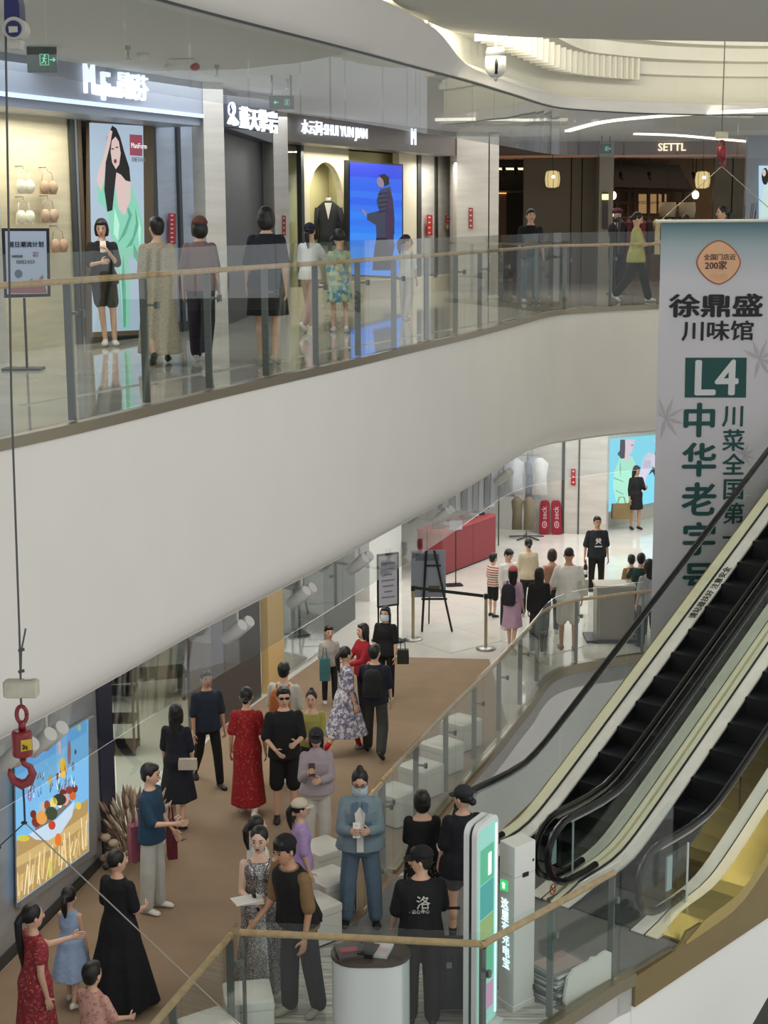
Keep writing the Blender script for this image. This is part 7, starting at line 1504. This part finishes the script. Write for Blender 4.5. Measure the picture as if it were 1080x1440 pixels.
# ---------------- landing glass and guards
e0 = v2(PC)+tBC*.03; e1 = E3(-1.66, ETR-.01, 0); r, wb = sign_thing('tall frameless glass panel with a rounded top corner by the gold escalator end', 'glass screen', (e0.x, e0.y, .02), 'glass_screen'); de = (e1-e0); L_ = de.length; de.normalize()
pr = [(0, .05), (0, 1.30)]+[(L_-.10+.10*math.sin(a_), 1.62-.10+.10*math.cos(a_)) for a_ in [PI/2*k/6 for k in range(7)]]+[(L_, .05)]
wb(MB().slab([e0+de*s_+Vector((0, 0, z_)) for s_, z_ in pr], Vector((-de.y, de.x, 0))*.012), 'glass_panel', GLASS); wb(MB().beam(e0+Vector((0, 0, .03)), e1+Vector((0, 0, .03)), .05, .06), 'base_channel', CHAN)
def guard(s_, t_, label, signs):
    p = E3(s_, t_, 0); r, wb = sign_thing(label, 'glass guard', (p.x, p.y, .03), 'glass_guard'); a_ = E3(s_-.15, t_, 0); b_ = E3(s_+.28, t_, 0)
    wb(MB().slab([a_+Vector((0, 0, .06)), b_+Vector((0, 0, .06)), b_+Vector((0, 0, .84)), a_+Vector((0, 0, .84))], ET*.012), 'glass_panel', GLASS); wb(MB().beam(b_+Vector((0, 0, .05)), b_+Vector((0, 0, .85)), .02, .02), 'edge_post', mat('edge_white', (206, 214, 214), .3)); wb(MB().beam(a_+Vector((0, 0, .04)), b_+Vector((0, 0, .04)), .05, .04), 'foot', DSTEEL); wb(MB().slab([a_+Vector((0, 0, .45)), a_+ES*.1+Vector((0, 0, .45)), a_+ES*.1+Vector((0, 0, .82)), a_+Vector((0, 0, .82))], ET*.02), 'notice_card', mat('notice_card', (150, 176, 176), .5))
    for k in range(signs):
        cz = .16+.2*k; ctr = a_+ES*.05+Vector((0, 0, cz)); RD = mat('ban_red', (186, 30, 36), .5)
        wb(MB().tube([ctr+ES*.045*math.cos(q)+Vector((0, 0, .06*math.sin(q)))+ET*.016 for q in [2*PI*i/16 for i in range(17)]], .006, 5), 'ban_ring', RD); wb(MB().tube([ctr+ES*.03+Vector((0, 0, -.045))+ET*.016, ctr-ES*.03+Vector((0, 0, .045))+ET*.016], .006, 5), 'ban_bar', RD)
guard(-1.40, 1.37, 'small glass guard with two red prohibition signs between the escalators', 2); guard(-1.15, 2.66, 'small glass guard with a pale notice at the right escalator entry', 0)
for s_, t_, z_, cl in ((-1.05, 1.62, .10, (255, 120, 120)), (-.9, 2.50, .12, (255, 120, 120))):
    p = E3(s_, t_, z_); 
wtp = lambda s_, t_: E3(s_, t_, zn(s_)+.1335)
o_ = wtp(3.05, .29); up_ = Vector((ES.x, ES.y, .577)).normalized(); tt = text('lettering', '请站稳扶好 注意安全', .115, (0, 0, 0), up_, mat('deck_ink', (60, 58, 52), .7), r1, -ET, .0015, .015); tt.location = o_-r1.location
# ---------------- lower white shop fittings
c = at(176, 1072, 0)+Vector((-.3, .4, 0)); r, wb = sign_thing('black metal shelving inside the bright shop beside the blue-black pier', 'shelf', (c.x, c.y, .03), 'metal_shelf')
for x in (-.4, .4):
    for y in (-.2, .2): wb(MB().box(c+Vector((x, y, .75)), (.03, .03, 1.44)), 'upright', DSTEEL)
for z_ in (.12, .5, .9, 1.3, 1.46): wb(MB().box(c+Vector((0, 0, z_)), (.84, .44, .025)), 'shelf_board', BLACK)
c = at(215, 1030, 0)+Vector((-.5, 1.5, 0)); r, wb = sign_thing('low black display bench deep inside the bright lower shop', 'bench', (c.x, c.y, .03), 'display_bench'); wb(MB().box(c+Vector((0, 0, .42)), (1.6, .6, .05), .3), 'bench_top', BLACK)
for x in (-.7, .7): wb(MB().box(c+Vector((x, x*.3, .21)), (.04, .5, .38), .3), 'leg', BLACK)
c = at(480, 872, 0)+Vector((-.4, .9, 0)); r, wb = sign_thing('dark green armchair-like display block inside the middle shop', 'display', (c.x, c.y, .03), 'display_block'); DG = mat('dark_green', (58, 66, 62), .6); wb(MB().loft([[c+Vector((x*w_, y*.4, z_)) for x, y in ((-1, -1), (1, -1), (1, 1), (-1, 1))] for z_, w_ in ((.45, .45), (.55, .5), (1.1, .55))]), 'block_body', DG)
for x in (-.35, .35): wb(MB().tube([c+Vector((x, 0, .45)), c+Vector((x*1.1, 0, .02))], .02, 6), 'leg', BLACK)
c = at(422, 905, 0)+Vector((-.6, .9, 0)); r, wb = sign_thing('white display plinth in the middle shop window', 'plinth', (c.x, c.y, .03), 'display_plinth'); wb(MB().box(c+Vector((0, 0, .42)), (.9, .5, .82)), 'plinth_body', PANEL); wb(MB().box(c+Vector((0, 0, .85)), (.96, .56, .03)), 'plinth_top', wh)
# glass fronts of the lower shops
def gwall(px0, py0, px1, py1, nm):
    a_, b_ = at(px0, py0, 0), at(px1, py1, 0); o = MB().slab([a_+Vector((0, 0, .05)), b_+Vector((0, 0, .05)), b_+Vector((0, 0, 3.36)), a_+Vector((0, 0, 3.36))], (0, .015, 0)).build(nm, GLASSD); struct(o)
gwall(166, 1150, 300, 1034, 'window_2'); gwall(400, 955, 456, 915, 'window_3')
# dark escalator continuing below, bottom right corner
r, wb = sign_thing('lower escalator balustrade entering the bottom right corner', 'escalator', at(1062, 1425, -2.5), 'escalator_below'); a_, b_ = atd(1066, 1455, 13.6), atd(1118, 1362, 14.6); wb(MB().beam(a_, b_, .16, .08), 'outer_decking', DSTEEL); wb(MB().beam(a_+Vector((.2, 0, .0)), b_+Vector((.2, 0, .0)), .12, .1), 'inner_decking', STEEL); wb(MB().beam(a_+Vector((.14, -.05, .02)), b_+Vector((.14, -.05, .02)), .05, .14), 'handrail', RUBBER)
# nearby denim jacket details
def jacket_bits(J, inner, jm):
    mb = MB(); f = -.145*1.0
    J['root']; sp = J['sp']; w_ = 1.2
    def P(x, z_, y_=None): 
        return sp(x, (-.150-.012*(1-abs(x)/.1)) if y_ is None else y_*1.22, z_)
    mb.slab([P(-.035, .0, -.178), P(.035, .0, -.178), P(.035, .2, -.150), P(.055, .40, -.146), P(.0, .46, -.12), P(-.055, .40, -.146), P(-.035, .2, -.150)], Vector((0, -.006, 0))); mb.build('undershirt', inner, J['root'])
    for s_ in (-1, 1):
        MB().slab([P(s_*.06, .30, -.158), P(s_*.125, .30, -.146), P(s_*.125, .22, -.146), P(s_*.092, .195, -.152), P(s_*.06, .22, -.158)], Vector((0, -.006, 0))).build('pocket', jm, J['root'])
        MB().slab([P(s_*.02, .50, -.07), P(s_*.085, .475, -.07), P(s_*.075, .40, -.150), P(s_*.03, .43, -.155)], Vector((0, -.008, 0))).build('collar', jm, J['root'])
jacket_bits(j18, wh, cloth((84, 110, 134)))

for s_ in (-1, 1): MB().tube([j22['sp'](s_*.06, -.125, .33), j22['sp'](s_*.085, -.115, .42), j22['sp'](s_*.10, -.03, .485), j22['sp'](s_*.09, .07, .43)], [.03, .026, .016, .012], 8).build('dress_strap', MC['sequins'], j22['root'], True)
